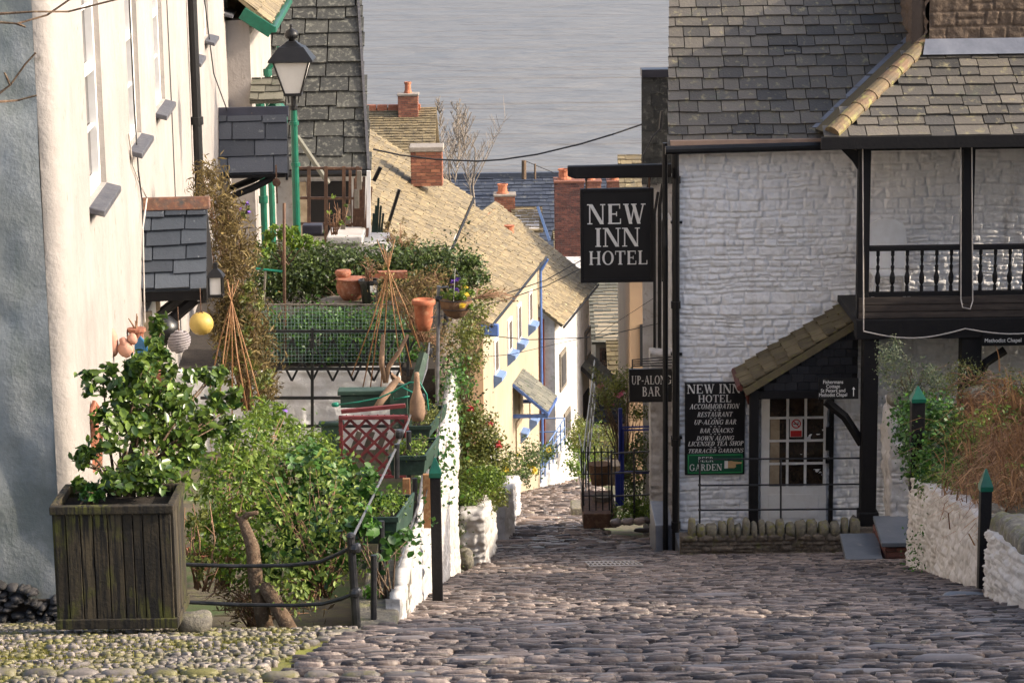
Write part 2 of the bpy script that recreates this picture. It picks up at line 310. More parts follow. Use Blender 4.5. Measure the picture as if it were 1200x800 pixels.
# ------------------------------------------------------------------ builders for surfaces
class VN:        # smooth value noise on a lattice
    def __init__(s, seed): s.T = np.random.RandomState(seed).rand(256, 256)
    def __call__(s, x, y):
        xi = np.floor(x).astype(int); yi = np.floor(y).astype(int); fx = x-xi; fy = y-yi
        fx = fx*fx*(3-2*fx); fy = fy*fy*(3-2*fy); T = s.T
        a = T[yi & 255, xi & 255]; b = T[yi & 255, (xi+1) & 255]; c = T[(yi+1) & 255, xi & 255]; d = T[(yi+1) & 255, (xi+1) & 255]
        return (a*(1-fx)+b*fx)*(1-fy)+(c*(1-fx)+d*fx)*fy
def relief(name, P0, u, v, W_, H_, res, m, parent=None, seed=1, sh=(.09,.2), sw=(.14,.45), amp=.02, namp=.012, joint=.02, top=None, nsc=9, back=0, wav=.03):
    """wall skin of laid stones as a height field; P0 lower corner, u along, v up, stones stand out along u x v"""
    P0, u, v = Vector(P0), Vector(u).normalized(), Vector(v).normalized(); n = u.cross(v)
    nu, nv = max(2, int(W_/res)), max(2, int(H_/res)); uu, vv = np.meshgrid(np.linspace(0, W_, nu), np.linspace(0, H_, nv))
    N1, N2 = VN(seed), VN(seed+7); rs = np.random.RandomState(seed)
    uw = uu+(N1(uu*4, vv*4)-.5)*wav*1.3; vw = vv+(N2(uu*2.2, vv*2.2)-.5)*wav*1.6
    h = np.zeros_like(uu); z = -.1; 
    while z < H_+.1:
        rh = rs.uniform(*sh); x = -rs.uniform(.1, .3); inrow = (vw >= z) & (vw < z+rh)
        while x < W_+.1:
            sw_ = rs.uniform(*sw)*(1.3 if rh > sum(sh)/2 else .8); k = inrow & (uw >= x) & (uw < x+sw_)
            if k.any():
                split = rs.rand() < .18
                zz = vw[k]-z; e1 = np.minimum(zz, rh-zz)
                if split: e1 = np.minimum(e1, np.abs(zz-rh*.5))
                d = np.minimum(np.minimum(uw[k]-x, x+sw_-uw[k]), e1)
                t = np.clip(d/joint, 0, 1); t = t*t*(3-2*t)
                tl = rs.uniform(-1, 1)*.3
                h[k] = t*amp*(rs.uniform(.45, 1)+tl*(zz/rh-.5))
            x += sw_
        z += rh
    h += (N1(uu*nsc, vv*nsc)-.5)*namp+(N2(uu*nsc*2.6, vv*nsc*2.6)-.5)*namp*.6+(N2(uu*.9, vv*.9)-.5)*namp*2
    vs = vv.copy()
    if top is not None: vs = vv*(np.vectorize(top)(uu)/H_)
    U, Vv, Nn = np.array(u), np.array(v), np.array(n)
    V = np.array(P0)+uu[..., None]*U+vs[..., None]*Vv+h[..., None]*Nn; V = V.reshape(-1, 3)
    i = np.arange(nv-1)[:, None]*nu+np.arange(nu-1)[None, :]; i = i.ravel()
    F = np.stack([i, i+1, i+nu+1, i+nu], 1)
    if back:   # close the skin into a body of real thickness
        per = np.concatenate([np.arange(nu), np.arange(1, nv)*nu+nu-1, (nv-1)*nu+np.arange(nu-2, -1, -1), np.arange(nv-2, 0, -1)*nu])
        B = V[per]-Nn*back; b0 = len(V); m_ = len(per); V = np.vstack([V, B]); k = np.arange(m_); k2 = (k+1) % m_
        F = np.vstack([F, np.stack([per[k2], per[k], b0+k, b0+k2], 1)])
        # back face as strip between bottom and top rims
        bt = b0+np.arange(nu); tp = b0+(nu-1)+(nv-1)+np.arange(nu)[::-1]
        F = np.vstack([F, np.stack([bt[1:], bt[:-1], tp[:-1], tp[1:]], 1)])
    return link(name, V, F, m, parent, smooth=True)
def slates(mb, P0, u, v, W_, H_, sw, course, th=.012, seed=0, keep=None, under=.05, clip=None, clipr=None):
    """rows of overlapping slates on a slope; P0 eave corner, u along the eave, v up the slope"""
    P0, u, v = Vector(P0), Vector(u).normalized(), Vector(v).normalized(); n = u.cross(v).normalized(); rnd = random.Random(seed)
    if under and keep is None: mb.ob(P0+u*W_/2+v*H_/2-n*(under/2+.004), u*W_/2, v*H_/2, n*under/2)
    k = 0; y = 0.0
    while y < H_-.02:
        c = course*rnd.uniform(.88, 1.12)*(1.15-.3*y/H_); x = -rnd.uniform(0, sw)
        while x < W_:
            ww = sw*rnd.uniform(.65, 1.35); a, b = max(x, clip(y+c/2) if clip else 0), min(x+ww-sw*.04, clipr(y+c/2) if clipr else W_)
            if b-a > .03 and (keep is None or keep(P0+u*(a+b)/2+v*(y+c/2))):
                j = rnd.uniform(-.016, .016)*(course/.2)-(course*.12 if rnd.random() < .015 else 0); t = th*rnd.uniform(.75, 1.3); lo = y+j; hi = min(y+c*1.12, H_)
                tl = rnd.uniform(-.7, .7)*th; lift = rnd.uniform(.9, 1.6)*th
                p = [P0+u*a+v*lo+n*(lift-.3*th), P0+u*b+v*(lo+tl)+n*(lift-.3*th), P0+u*b+v*hi, P0+u*a+v*hi]
                q = [P0+u*a+v*lo+n*(lift+t), P0+u*b+v*(lo+tl)+n*(lift+t), P0+u*b+v*hi+n*t*.6, P0+u*a+v*hi+n*t*.6]
                mb.add(p+q, [(3,2,1,0),(4,5,6,7),(0,1,5,4),(1,2,6,5),(2,3,7,6),(3,0,4,7)])
            x += ww
        y += c; k += 1
    return mb
def bricks(mb, x0, x1, y0, y1, z0, z1, L=.22, h=.075, seed=0):
    """brick skin round a stack: every brick its own block"""
    rnd = random.Random(seed); z = z0; k = 0
    while z < z1-.01:
        hh = min(h, z1-z)-.012
        for ax in (0, 1):
            a0, a1 = (x0, x1) if ax == 0 else (y0, y1)
            x = a0-(L/2 if k % 2 else 0)
            while x < a1:
                a, b = max(x, a0), min(x+L-.012, a1); x += L
                if b-a < .02: continue
                j = rnd.uniform(0, .006)
                if ax == 0:
                    mb.bx(a, b, y0-.012-j, y0+.06, z, z+hh); mb.bx(a, b, y1-.06, y1+.012+j, z, z+hh)
                else:
                    mb.bx(x0-.012-j, x0+.06, a, b, z, z+hh); mb.bx(x1-.06, x1+.012+j, a, b, z, z+hh)
        z += h; k += 1
    return mb
def leaves(C, Rr, n, size, seed=0, fine=False, asp=.55, out=.6, shell=.55, up_=.3, clump=.2, flat=0):
    """leaf faces in clumps through a list of ellipsoids C (centres) with radii Rr; returns V, F arrays"""
    rs = np.random.RandomState(seed); C = np.array(C, float); Rr = np.array(Rr, float)
    vol = Rr.prod(1)**(2/3.); pr = vol/vol.sum(); nc = max(6, int(n*.035))
    k = rs.choice(len(C), nc, p=pr); d = rs.normal(size=(nc, 3)); d /= np.linalg.norm(d, axis=1)[:, None]
    rad = (shell+(1-shell)*rs.rand(nc)**.7)[:, None]*(1+rs.normal(size=(nc, 1))*.08); cc = C[k]+d*Rr[k]*rad; dd = d
    j = rs.choice(nc, n); off = rs.normal(size=(n, 3))*clump*Rr[k[j]].mean(1)[:, None]*.55
    p = cc[j]+off; nn = dd[j]*out+rs.normal(size=(n, 3))*.55+np.array([0, 0, up_]); nn /= np.linalg.norm(nn, axis=1)[:, None]
    t = np.cross(nn, rs.normal(size=(n, 3))); t /= np.linalg.norm(t, axis=1)[:, None]+1e-9; b = np.cross(nn, t)
    s = size*rs.uniform(.35, 1.4, (n, 1)); wd = s*asp
    if fine:
        V = np.stack([p-t*s*.5, p-t*s*.2+b*wd*.42+nn*s*.06, p+t*s*.15+b*wd*.46+nn*s*.06, p+t*s*.55-nn*s*.1, p+t*s*.15-b*wd*.46+nn*s*.06, p-t*s*.2-b*wd*.42+nn*s*.06, p-nn*s*.04+t*s*.02], 1).reshape(-1, 3)
        b0 = np.arange(n)[:, None]*7; F = np.concatenate([b0+np.array([[a, (a+1) % 6, 6]]) for a in range(6)], 0)
    else:
        V = np.stack([p-t*s*.5, p+b*wd*.5+nn*s*.07, p+t*s*.5, p-b*wd*.5+nn*s*.07], 1).reshape(-1, 3)
        b0 = np.arange(n)[:, None]*4; F = np.concatenate([b0+np.array([[0, 1, 2]]), b0+np.array([[0, 2, 3]])], 0)
    return V, F.astype(np.int64)
def bush(name, label, cat, base, C, Rr, n, size, m, seed=0, fine=False, group=None, stems=8, stem_r=.008, stem_m=None, flowers=None, **kw):
    t = thing(name, label, cat, base, group); V, F = leaves(C, Rr, n, size, seed, fine, **kw); link('foliage', V, F, m, t, smooth=False)
    if stems:
        rnd = random.Random(seed); mb = MB(); b = Vector(base)
        for i in range(stems):
            k = rnd.randrange(len(C)); c = Vector(C[k])+Vector([rnd.uniform(-.7, .7)*Rr[k][q] for q in range(3)])
            s0 = b+Vector((rnd.uniform(-.05, .05), rnd.uniform(-.05, .05), 0)); mid = s0.lerp(c, .5)+Vector((rnd.uniform(-.06, .06), rnd.uniform(-.06, .06), .05))
            mb.tube([s0, mid, c], [stem_r, stem_r*.7, stem_r*.3], 5)
            for q in range(2):
                e = mid.lerp(c, rnd.uniform(.1, .8)); mb.tube([e, e+Vector([rnd.uniform(-.6, .6)*Rr[k][w_] for w_ in range(3)])], [stem_r*.5, stem_r*.2], 4)
        mb.build('stems', stem_m or M['bark'], t, smooth=True)
    if flowers:
        fn, fs, fm = flowers; V, F = leaves(C, np.array(Rr)*1.03, fn, fs, seed+5, False, asp=.9, shell=.85, clump=.12); link('flowers', V, F, fm, t)
    return t
def stonefield(xl, xr, Y0, Y1, L, wd, h, seed, zf=g, n=8, spin=.12, dens=.97):
    """laid cobbles: rows across the slope, every stone a low rounded dome"""
    rs = np.random.RandomState(seed); rows = []; Y = Y0
    while Y < Y1:
        rw = rs.uniform(*wd); rh = rs.uniform(.35, 1.5) if rs.rand() > .1 else 1.9; x = xl(Y)+rs.uniform(-.06, .06)
        while x < xr(Y):
            l = rs.uniform(*L)*(1 if rs.rand() > .06 else 1.8)
            if rs.rand() < dens: rows.append((x+l/2, Y+rs.uniform(-.3, .3)*rw, l/2*rs.uniform(.88, 1.0), rw/2*rs.uniform(.75, 1.08), h*rh*rs.uniform(.6, 1.3), rs.uniform(-spin, spin)))
            x += l
        Y += rw*.97
    A = np.array(rows); k = len(A); th = np.arange(n)*2*np.pi/n
    rings = [(1.0, -.5), (.97, .55), (.8, .95)]; V = np.zeros((k, n*3+1, 3)); jit = 1+rs.uniform(-.2, .2, (k, n)); ex = .55
    cx = np.sign(np.cos(th))*np.abs(np.cos(th))**ex; sy = np.sign(np.sin(th))*np.abs(np.sin(th))**ex
    tiltx = rs.uniform(-.1, .1, (k, 1)); tilty = rs.uniform(-.3, .3, (k, 1))
    zb = np.interp(A[:, 1], GY, GZ) if zf is g else np.array([zf(a, b) for a, b in A[:, :2]])
    sl = -.26
    for r, (q, hz) in enumerate(rings):
        px = cx*A[:, 2:3]*q*jit; py = sy*A[:, 3:4]*q*jit; c, s_ = np.cos(A[:, 5:6]), np.sin(A[:, 5:6])
        X = px*c-py*s_; Yy = px*s_+py*c
        V[:, r*n:(r+1)*n, 0] = A[:, 0:1]+X; V[:, r*n:(r+1)*n, 1] = A[:, 1:2]+Yy
        V[:, r*n:(r+1)*n, 2] = zb[:, None]+A[:, 4:5]*hz+Yy*sl+px*tiltx*(hz > 0)+py*tilty*(hz > 0)
    V[:, -1, 0] = A[:, 0]; V[:, -1, 1] = A[:, 1]; V[:, -1, 2] = zb+A[:, 4]
    F4 = []; 
    for r in range(2):
        for i in range(n): j = (i+1) % n; F4 += [(r*n+i, r*n+j, (r+1)*n+j), (r*n+i, (r+1)*n+j, (r+1)*n+i)]
    for i in range(n): F4.append((2*n+i, 2*n+(i+1) % n, 3*n))
    F4 = np.array(F4); F = (np.arange(k)[:, None, None]*(3*n+1)+F4[None]).reshape(-1, 3)
    return V.reshape(-1, 3), F
# ------------------------------------------------------------------ serif lettering
TK, TN = .17, .065
def _g(c):
    v = lambda x0, y0, x1, y1, w=TK: ('v', x0, y0, x1, y1, w)
    h = lambda x0, y, x1, w=TN: ('h', x0, y, x1, y, w)
    s = lambda x, y, hw=.15: ('s', x, y, hw)
    a = lambda cx, cy, rx, ry, a0, a1, w: ('a', cx, cy, rx, ry, a0, a1, w)
    D = {'I': (.36, [v(.18,0,.18,1), s(.18,0), s(.18,1)]),
     'N': (.94, [v(.14,0,.14,1,TN), v(.8,0,.8,1,TN), v(.18,1,.76,0,TK*1.15), s(.14,0,.13), s(.1,1,.1), s(.8,1,.13)]),
     'E': (.78, [v(.18,0,.18,1), h(.06,.967,.68), h(.06,.033,.72), h(.18,.5,.5), v(.66,1,.66,.76,.05), v(.7,0,.7,.27,.05), v(.5,.38,.5,.62,.05)]),
     'F': (.72, [v(.18,0,.18,1), h(.06,.967,.66), h(.18,.5,.5), v(.64,1,.64,.76,.05), v(.5,.38,.5,.62,.05), s(.18,0,.16)]),
     'W': (1.16, [v(.14,1,.38,0), v(.38,0,.58,1,TN), v(.52,1,.8,0), v(.8,0,1.02,1,TN), s(.14,1,.14), s(.54,1,.14), s(1.02,1,.12)]),
     'H': (.92, [v(.18,0,.18,1), v(.74,0,.74,1), h(.18,.5,.74), s(.18,0), s(.18,1), s(.74,0), s(.74,1)]),
     'O': (.9, [a(.45,.5,.43,.52,0,360,.17)]),
     'T': (.8, [v(.4,0,.4,1), h(.03,.967,.77), v(.05,1,.05,.72,.05), v(.75,1,.75,.72,.05), s(.4,0,.16)]),
     'L': (.74, [v(.18,0,.18,1), h(.06,.033,.7), v(.68,0,.68,.3,.05), s(.18,1,.16)]),
     'U': (.88, [v(.18,1,.18,.34), v(.72,1,.72,.34,TN), a(.425,.35,.33,.37,180,360,.13), s(.18,1,.15), s(.72,1,.12)]),
     'P': (.7, [v(.18,0,.18,1), a(.32,.745,.34,.255,-90,90,.15), h(.06,.967,.33), h(.18,.52,.33), s(.18,0,.16)]),
     'R': (.84, [v(.18,0,.18,1), a(.32,.745,.34,.255,-90,90,.15), h(.06,.967,.33), h(.18,.52,.4), v(.42,.5,.7,0,TK*.95), s(.18,0,.15), s(.75,0,.1)]),
     'A': (.9, [v(.13,0,.44,1,TN), v(.44,1,.75,0), h(.24,.34,.62), s(.13,0,.12), s(.76,0,.14)]),
     'G': (.94, [a(.45,.5,.43,.52,38,322,.17), v(.76,.06,.76,.44,.15), h(.6,.44,.9,.05), v(.76,.68,.76,.98,.05)]),
     'B': (.74, [v(.18,0,.18,1), a(.32,.755,.31,.245,-90,90,.14), a(.34,.27,.35,.27,-90,90,.15), h(.06,.967,.33), h(.18,.52,.34,.05), h(.06,.033,.35)]),
     'C': (.86, [a(.45,.5,.43,.52,42,318,.17), v(.77,.66,.77,.98,.05)]),
     'M': (1.14, [v(.14,0,.14,1,TN), v(.98,0,.98,1,TK), v(.18,1,.56,0,TK*.9), v(.56,0,.94,1,TN), s(.14,0,.13), s(.98,0,.14), s(1.0,1,.12), s(.12,1,.1)]),
     'D': (.88, [v(.18,0,.18,1), a(.3,.5,.5,.5,-90,90,.17), h(.06,.967,.32), h(.06,.033,.32)]),
     'S': (.68, [a(.34,.735,.28,.28,35,270,.14), a(.34,.265,.3,.28,-145,90,.15), v(.58,.7,.58,.98,.05), v(.07,.02,.07,.3,.05)]),
     'K': (.88, [v(.18,0,.18,1), v(.74,1,.3,.42,TN*1.2), v(.42,.55,.76,0), s(.18,0), s(.18,1), s(.74,1,.11), s(.78,0,.12)]),
     '-': (.42, [h(.06,.4,.36,.1)]), ' ': (.36, [])}
    return D[c]
def serif(mb, text, xc, zb, hgt, Y, width, shear=0, dep=.004, tw=1.0):
    tot = sum(_g(c)[0]+.06 for c in text)-.06; k = width/(tot+shear); x = xc-width/2; q = 0
    def put(pts):
        nonlocal q
        q += 1; dd = dep+.00025*(q % 9)
        P = [(x+(px+shear*py)*k, Y, zb+py*hgt) for px, py in pts]
        mb.prism([Vector(p) for p in P], (0, -dd, 0))
    for c in text:
        wd, st = _g(c)
        for e in st:
            if e[0] == 'v': _, a, b, c_, d, w_ = e; put([(a-w_/2*tw, b), (a+w_/2*tw, b), (c_+w_/2*tw, d), (c_-w_/2*tw, d)])
            elif e[0] == 'h': _, a, b, c_, d, w_ = e; put([(a, b-w_/2), (c_, d-w_/2), (c_, d+w_/2), (a, b+w_/2)])
            elif e[0] == 's': _, a, b, hw = e; y0, y1 = (b, b+.055) if b < .5 else (b-.055, b); put([(a-hw, y0), (a+hw, y0), (a+hw, y1), (a-hw, y1)])
            else:
                _, cx, cy, rx, ry, a0, a1, w_ = e; nseg = max(6, int((a1-a0)/20))
                for i in range(nseg):
                    t0, t1 = R(a0+(a1-a0)*i/nseg), R(a0+(a1-a0)*(i+1)/nseg)
                    f = lambda t, r1, r2: (cx+r1*math.cos(t), cy+r2*math.sin(t))
                    put([f(t0, rx, ry), f(t1, rx, ry), f(t1, rx-w_*tw, ry-TN), f(t0, rx-w_*tw, ry-TN)])
        x += (wd+.06)*k
    return mb
def ftext(text, loc, size, m, parent, align='CENTER', width=None, name='lettering', bold=0):
    c = bpy.data.curves.new(name, 'FONT'); c.body = text; c.size = size; c.extrude = .002; c.align_x = align; c.offset = bold
    o = bpy.data.objects.new('t', c); COL.objects.link(o)
    dg = bpy.context.evaluated_depsgraph_get(); me = bpy.data.meshes.new_from_object(o.evaluated_get(dg)); bpy.data.objects.remove(o)
    n = len(me.vertices); A = np.zeros(n*3, np.float32); me.vertices.foreach_get('co', A); A = A.reshape(-1, 3)
    if width: A[:, 0] *= width/max(1e-6, float(A[:, 0].max()-A[:, 0].min()))
    B = np.stack([A[:, 0]+loc[0], loc[1]-A[:, 2]-.0025, A[:, 1]+loc[2]], 1)-np.array(wloc(parent))
    me.vertices.foreach_set('co', B.astype(np.float32).ravel()); me.name = name; me.materials.clear(); me.materials.append(m); me.update()
    o = bpy.data.objects.new(name, me); COL.objects.link(o); o.parent = parent; return o
# ================================================================== SETTING
def sheet(name, xl, xr, Ys, dz, m):
    mb = MB(); V = []; F = []
    for Y in Ys: V += [(xl(Y), Y, g(Y)+dz), (xr(Y), Y, g(Y)+dz)]
    for i in range(len(Ys)-1): F.append((2*i, 2*i+1, 2*i+3, 2*i+2))
    return tag(mb.add(V, F).build(name, m), kind='structure')
Ys = [-5, 0, 5, 9, 13, 18, 24, 30, 40, 50, 60, 70, 90, 120, 160, 220, 300]
sheet('ground', lambda Y: -160, lambda Y: 160, Ys, -.09, M['earth'])
RXL = lambda Y: float(np.interp(Y, [5, 12, 14, 20, 26, 31, 45, 60, 75, 100], [-1.3, -1.15, -.85, -.66, -.36, -.36, -.2, .15, 1.1, 4]))
RXR = lambda Y: float(np.interp(Y, [5, 14, 24, 28.2, 28.25, 33.5, 34, 47, 50, 75, 100], [4.2, 4.1, 4.25, 4.3, 2.15, 2.15, 1.25, 1.2, 1.8, 2.6, 6]))
sheet('road', lambda Y: RXL(Y)-.1, lambda Y: RXR(Y)+.1, [5, 9, 12, 13, 14, 17, 20, 24, 26, 28.2, 28.25, 30, 31, 33.5, 34, 40, 45, 47, 50, 60, 70, 75, 90, 100], -.035, M['grout'])
V1, F1 = stonefield(RXL, RXR, 9.5, 31, (.06, .24), (.02, .042), .016, 11)
V2, F2 = stonefield(RXL, RXR, 31, 78, (.14, .4), (.075, .13), .035, 12, n=6)
tag(link('road_cobbles', np.vstack([V1, V2]) if V1.shape[1] == V2.shape[1] else V1, F1 if False else (np.vstack([F1, F2+len(V1)])), M['cobble'], smooth=False), kind='structure')
# long drainage kerb stones laid across the street
mb = MB(); rnd = random.Random(5)
for (px, py, L, hh) in [(505,742,.85,.055),(590,712,.42,.05),(650,735,.5,.045),(735,747,.45,.04),(830,700,.75,.06),(1000,742,.5,.04),(960,700,.5,.04),(1130,747,.55,.05),(900,655,.4,.04),(1110,775,.5,.07),(560,775,.55,.05),(700,705,.5,.04),(1060,705,.5,.04),(940,768,.6,.045),(770,686,.45,.04),(880,722,.5,.04),(1165,730,.5,.05),(620,690,.4,.04),(690,765,.5,.05),(600,668,.5,.05),(740,640,.9,.05),(590,640,.7,.06),(650,628,.5,.05),(830,785,.5,.05),(1010,790,.55,.05),(465,752,.5,.06),(760,620,.6,.05),(475,796,.35,.06),(1050,760,.45,.045),(720,655,.5,.05)]:
    p = G(px, py); mb.rock((p.x, p.y, p.z-.01), (L*.38, .04, hh*.75), int(px), 12, 6, .05, rnd.uniform(-.05, .05), 3.4)
tag(mb.build('cross_stones', mat('cross_stone', (.14,.12,.11), (.09,.08,.08), (.22,.19,.18), isl=.6, rough=.42, scale=8, bump=.4), smooth=True), kind='structure')
# mossy cobbled apron before the white house
AXR = lambda Y: RXL(Y)-.12
V, F = stonefield(lambda Y: -4.2, AXR, 10.2, 13.9, (.028, .068), (.025, .045), .014, 31, dens=.7, spin=.9, n=7)
V3, F3 = stonefield(lambda Y: -4.2, lambda Y: -2.75, 13.9, 15.1, (.028, .068), (.025, .045), .014, 32, dens=.86, spin=.9, n=7)
sheet('apron', lambda Y: -5.5, lambda Y: AXR(Y)+.12, [9.5, 11, 13, 14.0], -.012, M['grout_moss'])
mb = MB(); mb.add([(-5.5, 14, g(14)-.012), (-2.7, 14, g(14)-.012), (-2.7, 15.2, g(15.2)-.012), (-5.5, 15.2, g(15.2)-.012)], [(0,1,2,3)])
tag(mb.build('apron', M['grout_moss']), kind='structure')
tag(link('apron_cobbles', np.vstack([V, V3]), np.vstack([F, F3+len(V)]), M['cobble_pale'], smooth=True), kind='structure')
mb = MB()
for x in range(-20, 470, 47):
    p = G(x+20, 795-(3 if x < 300 else 0)); mb.rock((p.x, p.y, p.z), (.095, .035, .04), x, 10, 6, .06, 0, 3.2)
tag(mb.build('edging_stones', M['cobble_pale'], smooth=True), kind='structure')
# moss tufts between the apron cobbles
rs = np.random.RandomState(4); n = 42000; nz = VN(77)
X = rs.uniform(-4, -1.2, n); Y = rs.uniform(10.4, 13.9, n); k = nz(X*2.2, Y*2.2)*.6+nz(X*6+9, Y*6)*.4 > .47; X, Y = X[k], Y[k]; n = len(X)
Z = np.interp(Y, GY, GZ)-.008; a = rs.uniform(0, 6.28, n); hh = rs.uniform(.012, .03, n)
T = np.stack([np.stack([X-.011*np.cos(a), Y-.011*np.sin(a), Z], 1), np.stack([X+.011*np.cos(a), Y+.011*np.sin(a), Z], 1), np.stack([X+rs.uniform(-.012, .012, n), Y+rs.uniform(-.012, .012, n), Z+hh], 1)], 1).reshape(-1, 3)
tag(link('moss', T, np.arange(3*n).reshape(-1, 3), mat('moss_tuft', (.2,.19,.03), (.12,.13,.025), (.26,.21,.05), isl=.6, rough=.9, bump=0, trans=.3)), 'yellow green moss growing between the pale apron cobbles', 'moss', kind='stuff')
# sea
mb = MB(); mb.add([(-9000, 200, -70), (9000, 200, -70), (9000, 16000, -70), (-9000, 16000, -70)], [(0,1,2,3)])
m = bpy.data.materials.new('sea'); m.use_nodes = True; t = m.node_tree; b = t.nodes['Principled BSDF']
b.inputs['Base Color'].default_value = (.16,.15,.135,1); b.inputs['Roughness'].default_value = .4
ge = t.nodes.new('ShaderNodeNewGeometry'); prev = None
for sc, ro, det, stg, dist in (((.011,.034,1), .12, 6, 1.0, 9.0), ((.06,.17,1), -.1, 4, 1.0, 2.2)):
    mp = t.nodes.new('ShaderNodeMapping'); mp.inputs['Scale'].default_value = sc; mp.inputs['Rotation'].default_value = (0, 0, ro); t.links.new(ge.outputs['Position'], mp.inputs['Vector'])
    nz_ = t.nodes.new('ShaderNodeTexNoise'); nz_.inputs['Scale'].default_value = 1; nz_.inputs['Detail'].default_value = det; t.links.new(mp.outputs[0], nz_.inputs['Vector'])
    bp = t.nodes.new('ShaderNodeBump'); bp.inputs['Strength'].default_value = stg; bp.inputs['Distance'].default_value = dist; t.links.new(nz_.outputs['Fac'], bp.inputs['Height'])
    if prev: t.links.new(prev, bp.inputs['Normal'])
    prev = bp.outputs[0]
t.links.new(prev, b.inputs['Normal'])
tag(mb.build('sea', m), kind='structure')
# garden terraces on the left
mb = MB(); mb.add([(-3.6,14.3,-4.9), (-.72,14.3,-4.8), (-.72,18,-5.55), (-3.7,18,-5.55), (-.66,24,-6.0), (-4.2,24,-6.0)], [(0,1,2,3), (3,2,4,5)])
tag(mb.build('garden_ground', M['earth']), kind='structure')
mb = MB(); mb.bx(-4.4, -.8, 24.06, 28.6, -11, -5.17); tag(mb.build('upper_terrace', M['soil']), kind='structure')

# ================================================================== LEFT WHITE HOUSES
dA = Vector((-.0693, 1, 0)).normalized(); nA = Vector((dA.y, -dA.x, 0))
def AP(Y, off=0, z=0):
    return Vector((-1.79-.0693*Y+off*nA.x, Y+off*nA.y, z))
def wall_open(mb, p0, d, L, z0, z1, ops, dep=.16):
    """wall face with real openings; ops = (u0,u1,z0,z1); reveals dep deep; faces d x up"""
    p0, d = Vector(p0), Vector(d); n = d.cross(Vector((0,0,1))); us = sorted({0, L, *[o[0] for o in ops], *[o[1] for o in ops]}); zs = sorted({z0, z1, *[o[2] for o in ops], *[o[3] for o in ops]})
    P = lambda u, z, k=0: Vector((p0.x+d.x*u-n.x*k, p0.y+d.y*u-n.y*k, z))
    for i in range(len(us)-1):
        for j in range(len(zs)-1):
            uc, zc = (us[i]+us[i+1])/2, (zs[j]+zs[j+1])/2
            if any(o[0] < uc < o[1] and o[2] < zc < o[3] for o in ops): continue
            mb.add([P(us[i], zs[j]), P(us[i+1], zs[j]), P(us[i+1], zs[j+1]), P(us[i], zs[j+1])], [(0,1,2,3)])
    for a, b, c, e in ops:
        mb.add([P(a,c), P(a,c,dep), P(a,e,dep), P(a,e)], [(0,1,2,3)]); mb.add([P(b,c,dep), P(b,c), P(b,e), P(b,e,dep)], [(0,1,2,3)])
        mb.add([P(a,e,dep), P(b,e,dep), P(b,e), P(a,e)], [(0,1,2,3)]); mb.add([P(a,c), P(b,c), P(b,c,dep), P(a,c,dep)], [(0,1,2,3)])
    return mb
def sash(root, p0, d, u0, u1, z0, z1, dep=.1, nx=2, nz=4, fm='white_paint', gm='glass', bar=.03, lab=None):
    p0, d = Vector(p0), Vector(d); n = d.cross(Vector((0,0,1))); mb = MB()
    P = lambda u, z, k=0: Vector((p0.x+d.x*u-n.x*k, p0.y+d.y*u-n.y*k, z)); hh = .045
    for a, b in ((u0, u0+.07), (u1-.07, u1)): mb.ob(P((a+b)/2, (z0+z1)/2, dep-.03), d*(b-a)/2, n*.03, Vector((0,0,(z1-z0)/2)))
    for a, b in ((z0, z0+.08), (z1-.07, z1), ((z0+z1)/2-.03, (z0+z1)/2+.03)): mb.ob(P((u0+u1)/2, (a+b)/2, dep-.032), d*((u1-u0)/2-.07), n*.028, Vector((0,0,(b-a)/2)))
    for i in range(1, nx): mb.ob(P(u0+(u1-u0)*i/nx, (z0+z1)/2, dep-.02), d*bar/2, n*.014, Vector((0,0,(z1-z0)/2-.07)))
    for i in range(1, nz):
        if i*2 != nz: mb.ob(P((u0+u1)/2, z0+(z1-z0)*i/nz, dep-.021), d*((u1-u0)/2-.07), n*.013, Vector((0,0,bar/2)))
    w_ = mb.build('window', M[fm], root, bevel=.004); mb = MB()
    mb.add([P(u0,z0,dep-.002), P(u1,z0,dep-.002), P(u1,z1,dep-.002), P(u0,z1,dep-.002)], [(0,1,2,3)]); mb.build('pane', M[gm], w_); return w_
def sill(root, p, d, L, th=.045, proj=.125, m='sill', parent=None):
    n = d.cross(Vector((0,0,1))); mb = MB(); c = Vector(p)+n*(proj/2-.02)
    V = MB(); a = d*L/2; V.prism([c-a-n*proj/2+Vector((0,0,0)), c-a+n*proj/2-Vector((0,0,.035)), c-a+n*proj/2-Vector((0,0,.035+th)), c-a-n*proj/2-Vector((0,0,th+.0))], a*2)
    return V.build('sill', M[m], parent or root, bevel=.006)
# --- near white house: lit long wall, grey end wall towards us
hA = thing('house', 'nearest white house at far left, its grey end wall behind the wooden planter', 'house', AP(15, 0, g(15)))
ops = [(16.65, 17.8), (19.95, 21.1), (22.9, 24.1)]
mb = MB(); L1 = (28.2-15.0)/dA.y; U = lambda Y: (Y-15.0)/dA.y
wall_open(mb, AP(15.13), dA, L1-.13, -8.6, 1.5, [(U(a)-.13, U(b)-.13, -2.36, -.6) for a, b in ops])
mb.build('wall', M['plaster'], hA)
ca = AP(15); rr = .13; pts = []   # soft rounded corner
mb = MB(); V = []; F = []
cc = ca+dA*rr-nA*rr
for i in range(9):
    t = math.pi/2*i/8; q = cc+nA*rr*math.cos(t)-dA*rr*math.sin(t); wob = [0, 0]
    V += [(q.x, q.y, -5.6), (q.x, q.y, 1.5)]
for i in range(8): F.append((2*i, 2*i+1, 2*i+3, 2*i+2))
mb.add(V, F); mb.build('wall', M['plaster'], hA, smooth=True)
e0 = cc-dA*rr
